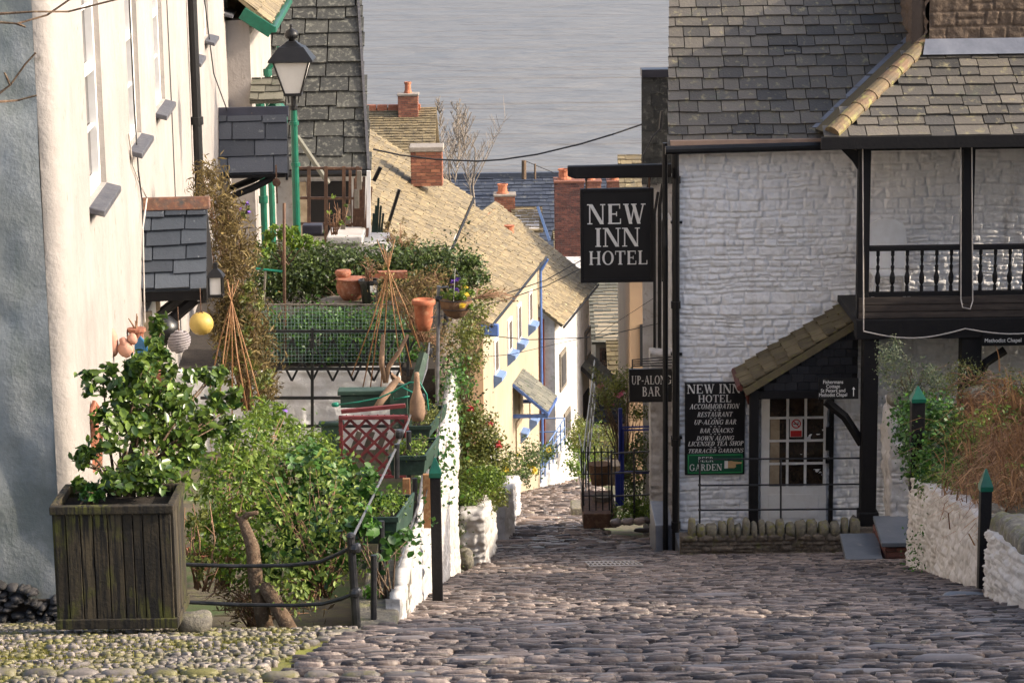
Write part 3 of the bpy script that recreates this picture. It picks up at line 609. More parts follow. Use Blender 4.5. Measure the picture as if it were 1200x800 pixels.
relief('end_wall', (e0.x-3.6, e0.y+.0, -5.15), (1, 0, 0), (0, 0, 1), 3.6, 6.6, .03, M['grey_render'], hA, seed=5, amp=.0, namp=.035, nsc=2.2)
rnd = random.Random(12); mb = MB()
for k in range(520):
    x = e0.x-3.0+3.0*rnd.random(); z = -4.95+.3*rnd.random()**1.2+.05*math.sin(x*5); r_ = rnd.uniform(.014, .032)
    mb.rock((x, e0.y-.03-(-4.6-z)*.1, z), (r_*rnd.uniform(1, 1.8), .07, r_*.75), k, 8, 5, .12, 0, 2.6)
mb.build('wall_foot', M['dark_rubble'], hA, smooth=True)
MB().bx(e0.x-3.6, e0.x+.02, e0.y-.035, e0.y+.1, -5.4, -4.72).build('wall_foot_mortar', M['soil'], hA)
mb = MB(); mb.prism([(e0.x-7.5, 15.3, 1.5), (e0.x-3.6, 15.3, 4.2), (e0.x-3.6+3.75, 15.3, 1.5)], (-.9, 12.9, 0)); mb.build('gable', M['plaster'], hA)
mb = MB(); vv = Vector((-.76,0,.55)).normalized(); slates(mb, AP(14.9, .25, 1.42), dA, vv, 13.2, 4.9, .35, .2, seed=2); mb.build('roof', M['slate'], hA)
mb = MB(); mb.bx(-8, -6.4, 15.2, 28, -6, 1.5); mb.build('back_wall', M['plaster'], hA)
for a, b in ops:
    w_ = sash(hA, AP(15), dA, U(a), U(b), -2.36, -.6); sill(hA, AP((a+b)/2-.05, .0, -2.36), dA, b-a+.16, parent=w_)
# --- second white house beyond the drainpipe
hB = thing('house', 'second white house on the left, just beyond the black drainpipe', 'house', AP(30, 0, g(30)))
ops = [(28.75, 29.75), (32.0, 33.1), (37.6, 38.9)]; mb = MB(); U2 = lambda Y: (Y-28.25)/dA.y
wall_open(mb, AP(28.25, -.03), dA, (50-28.25)/dA.y, -14, 1.2, [(U2(a), U2(b), -2.36, -.7) for a, b in ops]); mb.build('wall', M['plaster'], hB)
for a, b in ops:
    w_ = sash(hB, AP(28.25, -.03), dA, U2(a), U2(b), -2.36, -.7, nz=3); sill(hB, AP((a+b)/2, .0, -2.36), dA, b-a+.16, parent=w_)
mb = MB(); slates(mb, AP(28.2, .22, 1.15), dA, vv, 21.8, 4.5, .4, .24, seed=3); mb.build('roof', M['slate'], hB)
mb = MB(); mb.prism([(-8, 28.6, -12), (-4.2, 28.6, -12), (-4.2, 28.6, 1.1), (-6.6, 28.6, 3.0), (-8, 28.6, 1.1)], (-1.4, 21, 0)); mb.build('back_wall', M['plaster'], hB)
mb = MB(); mb.tube([AP(28.0, .07, 1.3), AP(28.0, .07, -2.9), AP(28.0, .07, -5.6)], .055, 10)
for z in (.2, -1.5, -3.05, -4.4): mb.tube([AP(28.0, .07, z), AP(28.0, .07, z+.09)], .075, 10)
tag(mb.build('drainpipe', M['black'], smooth=False), 'tall black drainpipe running down between the first two white houses', 'drainpipe')
# wires on the wall
mb = MB(); mb.tube([AP(20.2,.02,-.2), AP(20.3,.015,-2), AP(20.25,.03,-2.6), AP(20.6,.02,-2.9), AP(20.5,.02,-3.4)], .007, 5)
tag(mb.build('wire', M['cable']), 'thin wire running down the white wall by the middle window to the small porch', 'wire')
mb = MB(); mb.tube([AP(19.6,.02,-2.2), AP(19.9,.015,-2.5), AP(20.5,.02,-2.75), AP(20.75,.05,-2.9), AP(20.3,.04,-3.1), AP(20.2,.03,-3.9)], .007, 5)
tag(mb.build('wire', M['white_cord']), 'pale wire looping onto the rusty ridge of the nearest porch', 'wire')
mb = MB(); mb.tube([AP(30,.02,-.4), AP(31,.02,-1.5), AP(33,.02,-2.9), AP(34.8,.1,-3.6)], .009, 5)
tag(mb.build('wire', M['cable']), 'dark wire sagging down the second white house to the far porch', 'wire')
mb = MB(); mb.tube([AP(24.6,.015,-.4), AP(24.65,.02,-2.5), AP(24.7,.015,-5)], .006, 5)
tag(mb.build('wire', M['cable']), 'thin wire on the white wall just before the black drainpipe', 'wire')
# --- slate hoods
def hood(label, Yc, half, zr, drop, proj, mslate, mridge, ridge_h, rows, sw, seed, board=.1):
    root = thing('porch_hood', label, 'porch', AP(Yc, 0, zr-drop)); w0 = AP(Yc, -.02, 0)
    up_ = Vector((dA.x*half, dA.y*half, drop)); Lr = up_.length
    mb = MB(); slates(mb, AP(Yc-half, -.02, zr-drop), nA, Vector((dA.x*half, dA.y*half, drop)), proj, Lr, sw, Lr/rows, .016, seed); mb.build('roof_slope', M[mslate], root)
    mb = MB(); slates(mb, AP(Yc+half, proj-.02, zr-drop), -nA, Vector((-dA.x*half, -dA.y*half, drop)), proj, Lr, sw, Lr/rows, .016, seed+1); mb.build('roof_slope', M[mslate], root)
    mb = MB(); a = AP(Yc, -.03, zr+.02); b = AP(Yc, proj+.01, zr+.02)
    mb.prism([a+dA*(-.085)+Vector((0,0,-ridge_h)), a+dA*(-.03)+Vector((0,0,.035)), a+dA*.03+Vector((0,0,.035)), a+dA*.085+Vector((0,0,-ridge_h))], b-a); mb.build('ridge_tile', M[mridge], root, bevel=.01)
    for s_ in (-1, 1): a = AP(Yc+s_*(half-.05), .0, zr-drop); MB().ob(a+nA*(proj/2-.03)-Vector((0,0,board/2)), nA*(proj/2-.03), dA*.03, Vector((0,0,board/2))).build('side_board', M['timber_black'], root, bevel=.005)
    mb = MB(); q = AP(Yc, proj-.05, zr-drop); mb.prism([q-dA*half+Vector((0,0,-.1)), q+dA*half+Vector((0,0,-.1)), q+dA*half, q+Vector((0,0,drop-.02)), q-dA*half], nA*.03); mb.build('gable_board', M['timber_black'], root)
    for s_ in (-1, 1):
        a = AP(Yc, 0, 0)+dA*s_*(half-.1); mb = MB(); z = zr-drop-board
        mb.tube([a+Vector((0,0,z-.32)), a+nA*.06+Vector((0,0,z-.3)), a+nA*proj*.45+Vector((0,0,z-.16)), a+nA*proj*.78+Vector((0,0,z))], [.045,.045,.05,.05], 6); mb.build('bracket', M['timber_black'], root)
    return root
hood('small slate hood with rusty red ridge on the nearest white house, beside the yellow float', 20.9, .55, -2.97, .68, .58, 'slate_porch', 'ridge_red', .07, 6.2, .26, 41)
hood('slate porch hood with black ridge behind the street lantern, on the second white house', 34.8, .62, -3.6, .85, .98, 'slate', 'ridge_dark', .11, 4, .5, 51, .06)
# doors under the hoods
for Yc, z0, z1, lab in ((20.9, -6.2, -3.85, 'white door under the nearest small slate hood'), (34.8, -7.0, -4.6, 'white door under the far porch hood with black ridge')):
    r_ = thing('door', lab, 'door', AP(Yc, .02, z0)); mb = MB(); mb.ob(AP(Yc, .02, (z0+z1)/2), dA*.42, nA*.02, Vector((0,0,(z1-z0)/2))); dd = mb.build('door_leaf', M['white_paint'], r_, bevel=.005)
    mb = MB()
    for s_ in (-1, 1): mb.ob(AP(Yc, .03, (z0+z1)/2)+dA*s_*.46, dA*.035, nA*.045, Vector((0,0,(z1-z0)/2)))
    mb.build('door_frame', M['curtain'], r_)
# --- third house with green woodwork
dG = Vector((-.055, 1, 0)).normalized(); nG = Vector((dG.y, -dG.x, 0)); p = W(298, 200, 38); GP = lambda Y, off=0, z=0: Vector((p.x-.055*(Y-38)+off*nG.x, Y+off*nG.y, z))
hG = thing('house', 'narrow white cottage with bright green gutters and pipes behind the lantern', 'house', GP(38, 0, g(38)))
mb = MB(); mb.prism([GP(38), GP(45.6), GP(45.6)+Vector((-3,0,0)), GP(38)+Vector((-3,0,0))], (0,0,1)); V = [Vector(v) for v in mb.V]
for v in V: v.z = -2.5 if v.z > .5 else -14
mb.V = [tuple(v) for v in V]; mb.build('wall', M['plaster'], hG)
mb = MB(); slates(mb, GP(37.85, .35, -2.55), dG, Vector((-.75,0,.66)), 7.9, 3, .4, .25, seed=9); mb.build('roof', M['slate_gold'], hG)
mb = MB(); z = -2.62; mb.bar(GP(37.8, .38, z-.02), GP(45.7, .38, z-.02), .1, .1); mb.bar(GP(37.83, -.1, z+.25), GP(37.83, .36, z-.06), .06, .2, (0,1,0)); mb.build('gutter', M['green_paint'], hG, bevel=.01)
mb = MB(); slates(mb, GP(37.7, -.02, -3.75), Vector(nG), Vector((0,.8,.55)), .55, .55, .3, .16, .02, 5); mb.build('canopy', M['slate_grey'], hG)
for Yq, z0, z1, o_ in ((38.6, -9, -3.5, .1), (41.6, -9, -3.2, .1)):
    mb = MB(); mb.tube([GP(Yq, o_+.22, z1), GP(Yq, o_+.2, z1-.15), GP(Yq, o_, z1-.4), GP(Yq, o_, z0)], .055, 10)
    for z in (z1-.5, z1-2, z1-3.6): mb.tube([GP(Yq, o_, z), GP(Yq, o_, z+.12)], .075, 10)
    mb.build('drainpipe', M['green_paint'], hG)
mb = MB(); mb.tube([GP(37.95,.5,-4.15), GP(37.95,.45,-3.95), GP(37.95,.3,-3.8)], [.06,.12,.14], 10); mb.build('bracket', M['green_paint'], hG)

# --- dark slate house behind the terrace
c = W(433, 195, 46); zc = c.z; hC = thing('house', 'house with large dark grey slate roof left of the sea, above the brown trellis', 'house', (c.x-2, 46, g(46)))
u = Vector((1,0,0)); v = Vector((0,.66,.75)).normalized(); x0 = c.x-4.6
mb = MB(); slates(mb, (x0, 45.85, zc-.05), u, v, 4.66, 6.2, .6, .34, .03, seed=13, under=0, clipr=lambda v_: 4.66-.1*.66*v_); mb.build('roof', M['slate_dark'], hC)
mb = MB(); mb.prism([(x0, 46.05, -15), (c.x-.08, 46.05, -15), (c.x-.08, 46.05, zc-.02), (x0, 46.05, zc-.02)], (-.85, 7.6, 0)); mb.prism([(x0, 46.4, zc-.1), (x0, 50, zc+4.0), (x0, 53.6, zc-.1)], (3.9, 0, 0)); mb.build('wall', M['white_old'], hC)
q0_ = Vector((x0, 45.87, zc-.06)); MB().prism([q0_, q0_+Vector((4.6,0,0)), q0_+Vector((4.6-.4,0,0))+v*6.1, q0_+v*6.1], -u.cross(v)*.06).build('underlay', M['soil'], hC)
mb = MB(); mb.bar((c.x-.0, 45.8, zc-.07), (c.x-.43, 45.8+4.12, zc+4.62), .05, .16, (1,0,0)); mb.build('bargeboard', M['sill'], hC)
mb = MB(); mb.tube([(x0, 45.75, zc-.1), (c.x, 45.75, zc-.1)], .06, 8); mb.build('gutter', M['black'], hC)
q = W(432, 285, 45.9); mb = MB(); mb.bx(c.x-.13, c.x-.03, 45.85, 45.98, q.z, zc-.12); mb.build('corner_post', M['white_paint'], hC)
a, b = W(362, 213, 46), W(412, 276, 46); mb = MB(); mb.bx(a.x, b.x, 45.98, 46.04, b.z, a.z); dd = mb.build('door', M['timber_black'], hC)
mb = MB(); mb.bx(a.x-.3, a.x-.05, 45.96, 46.0, b.z, a.z); mb.build('window', M['curtain'], hC)
mb = MB(); mb.bar(W(348, 160, 44.3), W(385, 215, 44.3), .3, .06, (0,1,0)); tag(mb.build('porch_board', M['slate_grey']), 'sloping grey porch board in the corner under the dark slate roof', 'board')
# ================================================================== HOUSES DOWN THE STREET
def leftrow(label, pn, Yn, pf, Yf, Dp, rise, wm, rm, zb, sw, co_, seed, mono=False, over=.18, sills=None, gutter=None, endm=None):
    """terrace house whose facade faces right: eave from pixel pn at Yn to pixel pf at Yf"""
    A, B = W(*pn, Yn), W(*pf, Yf); ze = (A.z+B.z)/2; d = Vector((B.x-A.x, B.y-A.y, 0)); L = d.length; d.normalize(); n = Vector((d.y, -d.x, 0))
    root = thing('house', label, 'house', (A.x, A.y, g(A.y))); a = Vector((A.x, A.y, 0))-n*over
    P = lambda u, o, z: a+d*u+n*o+Vector((0,0,z))
    bk = Dp if mono else 2*Dp; zt = ze+over*rise/Dp
    mb = MB(); top = [P(0,0,zt-.05), P(0,-Dp,ze+rise)]+([] if mono else [P(0,-2*Dp,zt-.05)])
    mb.prism([P(0,0,zb)]+top+[P(0,-bk,zb)], d*L); mb.build('wall', M[wm], root)
    v = (-n*Dp+Vector((0,0,rise))).normalized(); S_ = math.hypot(Dp+over, rise*(Dp+over)/Dp)
    mb = MB(); slates(mb, P(-.12, over, ze+.02), d, v, L+.24, S_, sw, co_, .02, seed); mb.build('roof_slope', M[rm], root)
    if not mono:
        v2 = (n*Dp+Vector((0,0,rise))).normalized(); mb = MB(); slates(mb, P(L+.12, -2*Dp-over, ze+.02), -d, v2, L+.24, S_, sw*1.3, co_*1.3, .02, seed+1); mb.build('roof_slope', M[rm], root)
    if gutter:
        mb = MB(); mb.tube([P(-.2, over+.05, ze), P(L+.1, over+.05, ze)], .035, 6); mb.build('gutter', M[gutter], root)
    return root, P, d, n, L, ze
def stack(label, px0, px1, ptop, pbot, Y, dep, bm='brick', capm='mortar', pots=(), cap=.08, seed=0, tall=None):
    a, b = W(px0, pbot, Y), W(px1, ptop, Y); root = thing('chimney', label, 'chimney', ((a.x+b.x)/2, Y+dep/2, a.z))
    zt = b.z; mb = MB(); bricks(mb, a.x, b.x, Y, Y+dep, a.z-.6, zt-cap, .24, .085, seed); mb.build('bricks', M[bm], root)
    mb = MB(); mb.bx(a.x+.004, b.x-.004, Y+.004, Y+dep-.004, a.z-.6, zt-cap-.005); mb.build('mortar_core', M['mortar'], root)
    mb = MB(); mb.bx(a.x-.05, b.x+.05, Y-.05, Y+dep+.05, zt-cap, zt); mb.build('cap', M[capm], root, bevel=.015)
    for (cx, top, r_) in pots:
        c0 = W(cx, ptop, Y+dep/2); c1 = W(cx, top, Y+dep/2); h = c1.z-c0.z
        mb = MB(); mb.lathe([(r_*1.15, -.02), (r_*1.1, h*.1), (r_*.85, h*.25), (r_*.8, h*.8), (r_*.98, h*.85), (r_*.98, h), (r_*.7, h), (r_*.65, h*.7)], (c0.x, c0.y, zt), 12); mb.build('chimney_pot', M['pot'], root, smooth=False)
    return root
# cream house with blue trim
h2, P, d, n, L, ze = leftrow('cream house with pale blue sills and blue gutter, slate canopy over its door', (575,380), 53, (638,303), 62, 1.9, 1.35, 'cream', 'slate_gold', -18, .24, .16, 21, True, gutter='black')
mb = MB(); mb.bx(*sorted((P(0,-1.9,0).x-.0, P(0,0,0).x+.02)), P(0,0,0).y-.3, P(0,0,0).y+.05, -15.5, ze-.1); 
mb = MB(); q = [P(-.02,.0,-16), P(-.02,-1.9,-16), P(-.02,-1.9,ze+1.2), P(-.02,0,ze-.05)]; mb.prism(q, -d*.05); mb.build('end_wall', M['peach'], h2)
for px, pt, pb in ((581,395,437),(597,372,412),(608,355,399),(621,340,378)):
    # facade point under pixel
    b_ = RP(px, pb, P(0,.0,0), n); t_ = RP(px, pt, P(0,.0,0), n); uu_ = (b_-P(0,0,0)).dot(d)
    mb = MB(); mb.ob(P(uu_, .015, (b_.z+t_.z)/2), d*.3, n*.02, Vector((0,0,(t_.z-b_.z)/2))); wi = mb.build('window', M['white_paint'], h2)
    mb = MB(); mb.ob(P(uu_, .03, (b_.z+t_.z)/2), d*.2, n*.015, Vector((0,0,(t_.z-b_.z)/2-.08))); mb.build('pane', M['glass_pale'], wi)
    mb = MB(); mb.prism([P(uu_-.35, 0, b_.z+.02), P(uu_-.35, .2, b_.z-.03), P(uu_-.35, .2, b_.z-.12), P(uu_-.35, 0, b_.z-.3)], d*.7); mb.build('sill', M['blue_pale'], wi)
mb = MB(); mb.tube([P(L-.05, .08, ze-.1), P(L-.05, .08, -16)], .035, 8); mb.tube([P(L-.05,.08,ze-.3), P(L-.05,.25,ze)], .06, 8); mb.build('drainpipe', M['blue_paint'], h2)
mb = MB(); mb.ob(P(0,.16,ze-.12), d*.08, n*.2, Vector((0,0,.14))); mb.build('gutter_end', M['blue_paint'], h2, bevel=.02)
# canopy of the cream house: a tilted slate panel on blue brackets
cp = thing('door_canopy', 'grey slate canopy with blue edge on the cream house', 'canopy', W(615, 460, 55)); a_, b_, c_ = RP(613,427,P(0,.02,0),n), RP(596,462,P(0,.02,0),n), None
uc = (RP(606,450,P(0,0,0),n)-P(0,0,0)).dot(d); zt = RP(612,432,P(0,0,0),n).z
mb = MB(); vv2 = (-n*.75+Vector((0,0,.62))).normalized(); slates(mb, P(uc-.75, .85, zt-.72), d, vv2, 1.75, 1.1, .26, .14, .015, 3); mb.build('roof', M['slate_grey'], cp)
mb = MB(); mb.bar(P(uc-.78,.86,zt-.76), P(uc-.78,0,zt-.04), .03, .07, d); mb.bar(P(uc-.78,.86,zt-.77), P(uc+1.0,.86,zt-.77), .05,.08); mb.bar(P(uc-.7,0,zt-.85), P(uc-.7,.86,zt-.82), .07,.09,d); mb.bar(P(uc+.95,0,zt-.85), P(uc+.95,.86,zt-.82), .07,.09,d); mb.build('frame', M['blue_paint'], cp)
b_ = RP(606, 540, P(0,0,0), n); mb = MB(); mb.ob(P(uc, .01, zt-2.1), d*.4, n*.03, Vector((0,0,1.0))); mb.build('door', M['curtain'], h2)
for px, pb in ((610,505),(622,490)):
    b_ = RP(px, pb, P(0,.0,0), n); uu_ = (b_-P(0,0,0)).dot(d); mb = MB(); mb.prism([P(uu_-.3, 0, b_.z+.05), P(uu_-.3, .2, b_.z), P(uu_-.3, .2, b_.z-.1), P(uu_-.3, 0, b_.z-.3)], d*.6); mb.build('sill', M['blue_pale'], h2)
    mb = MB(); mb.ob(P(uu_, .015, b_.z+.6), d*.28, n*.02, Vector((0,0,.55))); mb.build('window', M['curtain'], h2)
# house behind and above it
h1, P1, d1, n1, L1_, ze1 = leftrow('house with big golden mossy slate roof beside the sea, uphill of the cream house', (517,294), 51.5, (553,250), 62.1, 3.4, 2.3, 'white_old', 'slate_gold', -18, .26, .17, 22, over=.15, gutter='timber_black')
# white house with red end wall
h3, P3, d3, n3, L3, ze3 = leftrow('white house with dark red end wall under a golden roof, beyond the cream house', (660,382), 68, (699,334), 74.6, 3.0, 2.4, 'white_old', 'slate_gold', -22, .28, .19, 23, over=.25, gutter='black')
mb = MB(); mb.prism([P3(-.03,-.3,-22), P3(-.03,-4,-22), P3(-.03,-4,ze3+1.5), P3(-.03,-.3,ze3+.2)], -d3*.05); mb.build('end_wall', M['red_wall'], h3)
for px, pt, pb in ((659,410,455),(663,408,450),(688,385,418),(664,480,510)):
    b_ = RP(px, pb, P3(0,0,0), n3); t_ = RP(px, pt, P3(0,0,0), n3); uu_ = (b_-P3(0,0,0)).dot(d3)
    if px == 663: continue
    mb = MB(); mb.ob(P3(uu_, .02, (b_.z+t_.z)/2), d3*.55, n3*.03, Vector((0,0,(t_.z-b_.z)/2))); wi = mb.build('window', M['wood_grey'], h3)
    mb = MB(); mb.ob(P3(uu_, .04, (b_.z+t_.z)/2), d3*.42, n3*.03, Vector((0,0,(t_.z-b_.z)/2-.12))); mb.build('pane', M['glass_pale'], wi)
mb = MB()
for k in range(0, int(L3/.42)): mb.ob(P3(.2+k*.42, -2.98, ze3+2.45), d3*.19, n3*.14, Vector((0,0,.07)))
mb.build('ridge_tiles', M['pot'], h3)
c3 = thing('door_canopy', 'small dark slate canopy on the white house beyond the blue stair', 'canopy', W(688,440,70)); uc = (RP(686,445,P3(0,0,0),n3)-P3(0,0,0)).dot(d3); zt = RP(684,425,P3(0,0,0),n3).z
mb = MB(); slates(mb, P3(uc-.9,.8,zt-.75), d3, (-n3*.75+Vector((0,0,.7))).normalized(), 2.0, 1.1, .3, .2, .02, 4); mb.build('roof', M['slate_grey'], c3)
mb = MB(); mb.bar(P3(uc-.93,.82,zt-.8), P3(uc-.93,0,zt-.03), .06,.12,d3); mb.bar(P3(uc-.9,.8,zt-.84), P3(uc+1.1,.8,zt-.84),.06,.1); mb.tube([P3(uc-.9,0,zt-1.9), P3(uc-.9,.3,zt-1.5), P3(uc-.9,.75,zt-.9)], .07, 6); mb.build('frame', M['timber_black'], c3)
b_ = P3(uc,.02,zt-2.3); mb = MB(); mb.ob(b_, d3*.55, n3*.03, Vector((0,0,1.3))); mb.build('door', M['timber_black'], h3)
# golden-roofed house under the ridge of the last ones, cream gable with lean-to
def gablehouse(label, px0, px1, pe, Y, pr, zb, wm, rm, run, seed, sw=.36, cs=.24):
    a, b = W(px0, pe, Y), W(px1, pe, Y); root = thing('house', label, 'house', ((a.x+b.x)/2, Y, g(Y))); top = W(px0, pr, Y+run).z
    mb = MB(); v = Vector((0, run, top-a.z)); slates(mb, (a.x-.15, Y-.15, a.z-.1), (1,0,0), v, b.x-a.x+.3, v.length+.2, sw, cs, .025, seed); mb.build('roof_slope', M[rm], root)
    mb = MB(); v2 = Vector((0, -run, top-a.z)); slates(mb, (b.x+.15, Y+2*run+.15, a.z-.1), (-1,0,0), v2, b.x-a.x+.3, v.length+.2, sw, cs, .025, seed); mb.build('roof_slope', M[rm], root)
    mb = MB(); mb.prism([(a.x, Y, zb), (a.x, Y, a.z), (a.x, Y+run, top-.02), (a.x, Y+2*run, a.z), (a.x, Y+2*run, zb)], (b.x-a.x, 0, 0)); mb.build('wall', M[wm], root)
    return root, a, b, top
h4, a4, b4, t4 = gablehouse('cream cottage with lichened grey roof just left of the peach wall', 698, 752, 398, 83, 325, -24, 'cream', 'slate_grey', 4.0, 31)
mb = MB(); p_, q_ = W(703, 455, 82.9), W(716, 408, 82.9); mb.bx(p_.x, q_.x, 82.9, 83.05, p_.z, q_.z); wi = mb.build('window', M['wood_brown'], h4); mb = MB(); mb.bx(p_.x+.07, q_.x-.07, 82.87, 82.95, p_.z+.1, q_.z-.1); mb.build('pane', M['glass'], wi)
mb = MB(); p_ = W(712, 440, 81.5); slates(mb, (p_.x, 81.4, p_.z), (1,0,0), (0,.7,.5), 1.2, 1.7, .3, .2, .02, 6); mb.build('lean_to_roof', M['slate_moss'], h4)
h5, a5, b5, t5 = gablehouse('golden roofed house behind the hotel sign', 655, 742, 318, 96, 268, -26, 'white_old', 'slate_gold', 4.5, 32)
mb = MB(); p_ = W(655, 280, 100.5); q_ = W(705, 268, 100.5)
for k in range(8): mb.bx(a5.x+k*.42, a5.x+k*.42+.38, 100.3, 100.65, t5-.1, t5+.14)
mb.build('ridge_tiles', M['pot'], h5)
# small golden roof with blue edge
h6, a6, b6, t6 = gablehouse('small gabled roof with pale blue edge between the chimneys', 604, 632, 268, 92, 243, -26, 'white_old', 'slate_gold', 1.6, 33)
mb = MB(); mb.bar(W(630,242,91.5), W(644,282,91.3), .16, .1, (0,1,0)); mb.build('bargeboard', M['blue_pale'], h6)
# long dark blue slate roof
h7, a7, b7, t7 = gablehouse('long low building with dark blue slate roof in front of the sea', 515, 815, 292, 118, 207, -35, 'white_old', 'slate_blue', 4.5, 34, .5, .3)
mb = MB(); mb.bx(a7.x, b7.x, 122.3, 122.7, t7-.15, t7+.16); mb.build('ridge_tiles', M['slate_blue'], h7)
# far roof at the left with red ridge
h0, a0, b0, t0 = gablehouse('distant house with weathered tile roof and red ridge, left of the bare trees', 425, 505, 192, 88, 127, -26, 'white_old', 'slate_gold', 3.2, 35, .26, .17)
mb = MB()
for k in range(5): mb.bx(a0.x+k*.42, a0.x+k*.42+.38, 91.0, 91.4, t0-.1, t0+.12)
mb.build('ridge_tiles', M['pot'], h0)
stack('brick chimney with one orange pot at the top of the distant red ridged roof', 467, 489, 110, 132, 90.6, .7, pots=[(478, 97, .14)], seed=1)
stack('squat brick chimney with pale cap on the big golden roof', 482, 517, 172, 190, 58.5, .75, pots=[], cap=.12, seed=2)
stack('slim brick chimney with orange pot in front of the dark blue roof', 580, 603, 228, 250, 93.5, .8, pots=[(589, 217, .22)], seed=3)
stack('big dark brick chimney with one red pot left of the hotel sign', 651, 684, 212, 283, 92, 1.2, 'brick_dark', 'brick', pots=[(661, 200, .25)], seed=4)
stack('brick chimney with short pot beside the beam of the hotel sign', 688, 704, 212, 240, 108, .9, 'brick', 'brick', pots=[(692, 205, .2)], seed=5)
stack('low brick chimney with red pot right of the sign beam, far off', 712, 730, 212, 230, 116, .9, 'brick', 'brick', pots=[(720, 205, .25)], seed=6)
p_ = W(597, 277, 72); mb = MB(); mb.lathe([(.17,-.3),(.17,0),(.14,.1),(.14,.3),(.17,.34),(.12,.34)], p_, 12); tag(mb.build('chimney_pot', M['pot']), 'lone orange chimney pot on the slope of the golden roof', 'chimney pot')
# posts by the sea
for x, y0, y1, lab in ((614,188,207,'thick weathered post before the sea beyond the blue roof'),(627,192,207,'thin post before the sea beyond the blue roof')):
    mb = MB(); a_, b_ = W(x, y1+3, 121), W(x, y0, 121); mb.tube([a_, b_], .12 if x < 620 else .05, 8); tag(mb.build('post', M['bark']), lab, 'post')
# peach tall house
h8 = thing('house', 'tall peach rendered house corner between the hotel sign and the hotel', 'house', W(752, 500, 72)); a_, b_ = W(738, 303, 72), W(768, 560, 72)
mb = MB(); mb.bx(a_.x, a_.x+4, 72, 80, -22, a_.z+.4); mb.build('wall', M['peach'], h8)
mb = MB(); slates(mb, (a_.x-.2, 71.8, a_.z+.35), (1,0,0), (0,.8,.5), 4.4, 4.5, .4, .25, .02, 8); mb.build('roof', M['slate_gold'], h8)
p_, q_ = W(750,428,71.95), W(770,380,71.95); mb = MB(); mb.bx(p_.x, q_.x, 71.93, 72.03, p_.z, q_.z); mb.build('shutter', M['slate_black'], h8)
p_, q_ = W(716,560,76), W(742,498,76)
h9 = thing('house', 'low pinkish house front behind the fuchsia and blue railings', 'house', (p_.x, 76, g(76)))
p_, q_ = W(704,575,76), W(760,488,76); mb = MB(); mb.bx(p_.x, q_.x, 76, 79, -22.5, q_.z); mb.build('wall', M['pink'], h9)
p_, q_ = W(706,560,75.9), W(716,500,75.9); mb = MB(); mb.bx(p_.x, q_.x, 75.9, 76.05, p_.z, q_.z); mb.build('door', M['white_paint'], h9)
p_, q_ = W(722,490,75.9), W(745,475,75.9); mb = MB(); slates(mb, (p_.x-1, 75.3, p_.z), (1,0,0), (0,.6,.45), 2.4, 1.2, .3, .2, .02, 8); mb.build('roof', M['slate_black'], h9)
# bare trees before the sea
def baretree(label, px, ptop, Y, seed, spread, m='twig_far'):
    b_ = W(px, 260, Y); t_ = W(px, ptop, Y); root = thing('tree', label, 'tree', b_, 'bare trees in front of the sea'); rnd = random.Random(seed); H = t_.z-b_.z
    mb = MB(); tr = [b_+Vector((rnd.uniform(-.1,.1)*k, 0, H*k/6)) for k in range(7)]; mb.tube(tr, [.06-.008*k for k in range(7)], 6); mb.build('trunk', M[m], root, smooth=True)
    mb = MB()
    for k in range(34):
        f = rnd.uniform(.15, .97); s = tr[0].lerp(tr[-1], f); a = rnd.uniform(0, 6.28); ln = spread*(1.1-f)*rnd.uniform(.5, 1.1); dv = Vector((math.cos(a)*.6, math.sin(a)*.6, rnd.uniform(.7, 1.3)))*ln
        m1 = s+dv*.5+Vector((0,0,-.05)); e = s+dv; mb.tube([s, m1, e], [.026, .017, .01], 4)
        for q in range(10):
            z = s.lerp(e, rnd.uniform(.25, .95)); mb.tube([z, z+Vector((rnd.uniform(-.3,.3), rnd.uniform(-.3,.3), rnd.uniform(.2,.6)))*ln*.6], [.014, .009], 3)
    mb.build('crown', M[m], root)
baretree('tallest slender bare tree before the sea, nearest the brick chimney', 514, 112, 108, 1, 1.8)
baretree('bare tree in the middle of the three before the sea', 533, 118, 110, 2, 2.4)
baretree('broad low bare tree before the sea, rightmost of the three', 556, 132, 112, 3, 3.4)
# blue stair beyond
st = thing('stair', 'white rubble stair with blue railings in front of the cream house', 'stair', G(645, 560))
B0, B1, B2 = G(634, 572), G(664, 560), None; Yq = B0.y; 
y0_, y1_ = B0.y, B0.y+4.2; xa = B0.x; xb = xa+.75; zt_ = W(666, 522, y1_).z
dS = (Vector((xb, y1_, 0))-Vector((xa, y0_, 0))).normalized(); nS = Vector((dS.y, -dS.x, 0)); LS = math.hypot(xb-xa, y1_-y0_)
relief('wall', (xa, y0_, g(y1_)-.2), dS, (0,0,1), LS, zt_-g(y1_)+.2, .06, M['white_old'], st, seed=15, amp=.03, namp=.04, top=lambda u: (g(y0_)-g(y1_)+.25)+(zt_-g(y0_)-.05)*u/LS, back=.5)
mb = MB(); A_ = Vector((xa, y0_, g(y0_)+.15)); B_ = Vector((xb, y1_, zt_+.02))
for k in range(7):
    q = A_.lerp(B_, k/6); mb.tube([q, q+Vector((0,0,.8))], .022, 6)
for h_ in (.28, .54, .8): mb.tube([A_+Vector((0,0,h_)), B_+Vector((0,0,h_))], .02, 6)
mb.tube([B_+Vector((0,0,.8)), B_+Vector((-.8,0,.8))], .02, 6); mb.tube([B_+Vector((0,0,.4)), B_+Vector((-.8,0,.4))], .02, 6); mb.tube([B_+Vector((-.8,0,-.6)), B_+Vector((-.8,0,.8))], .024, 6)
mb.build('railing', M['blue_pale'], st)
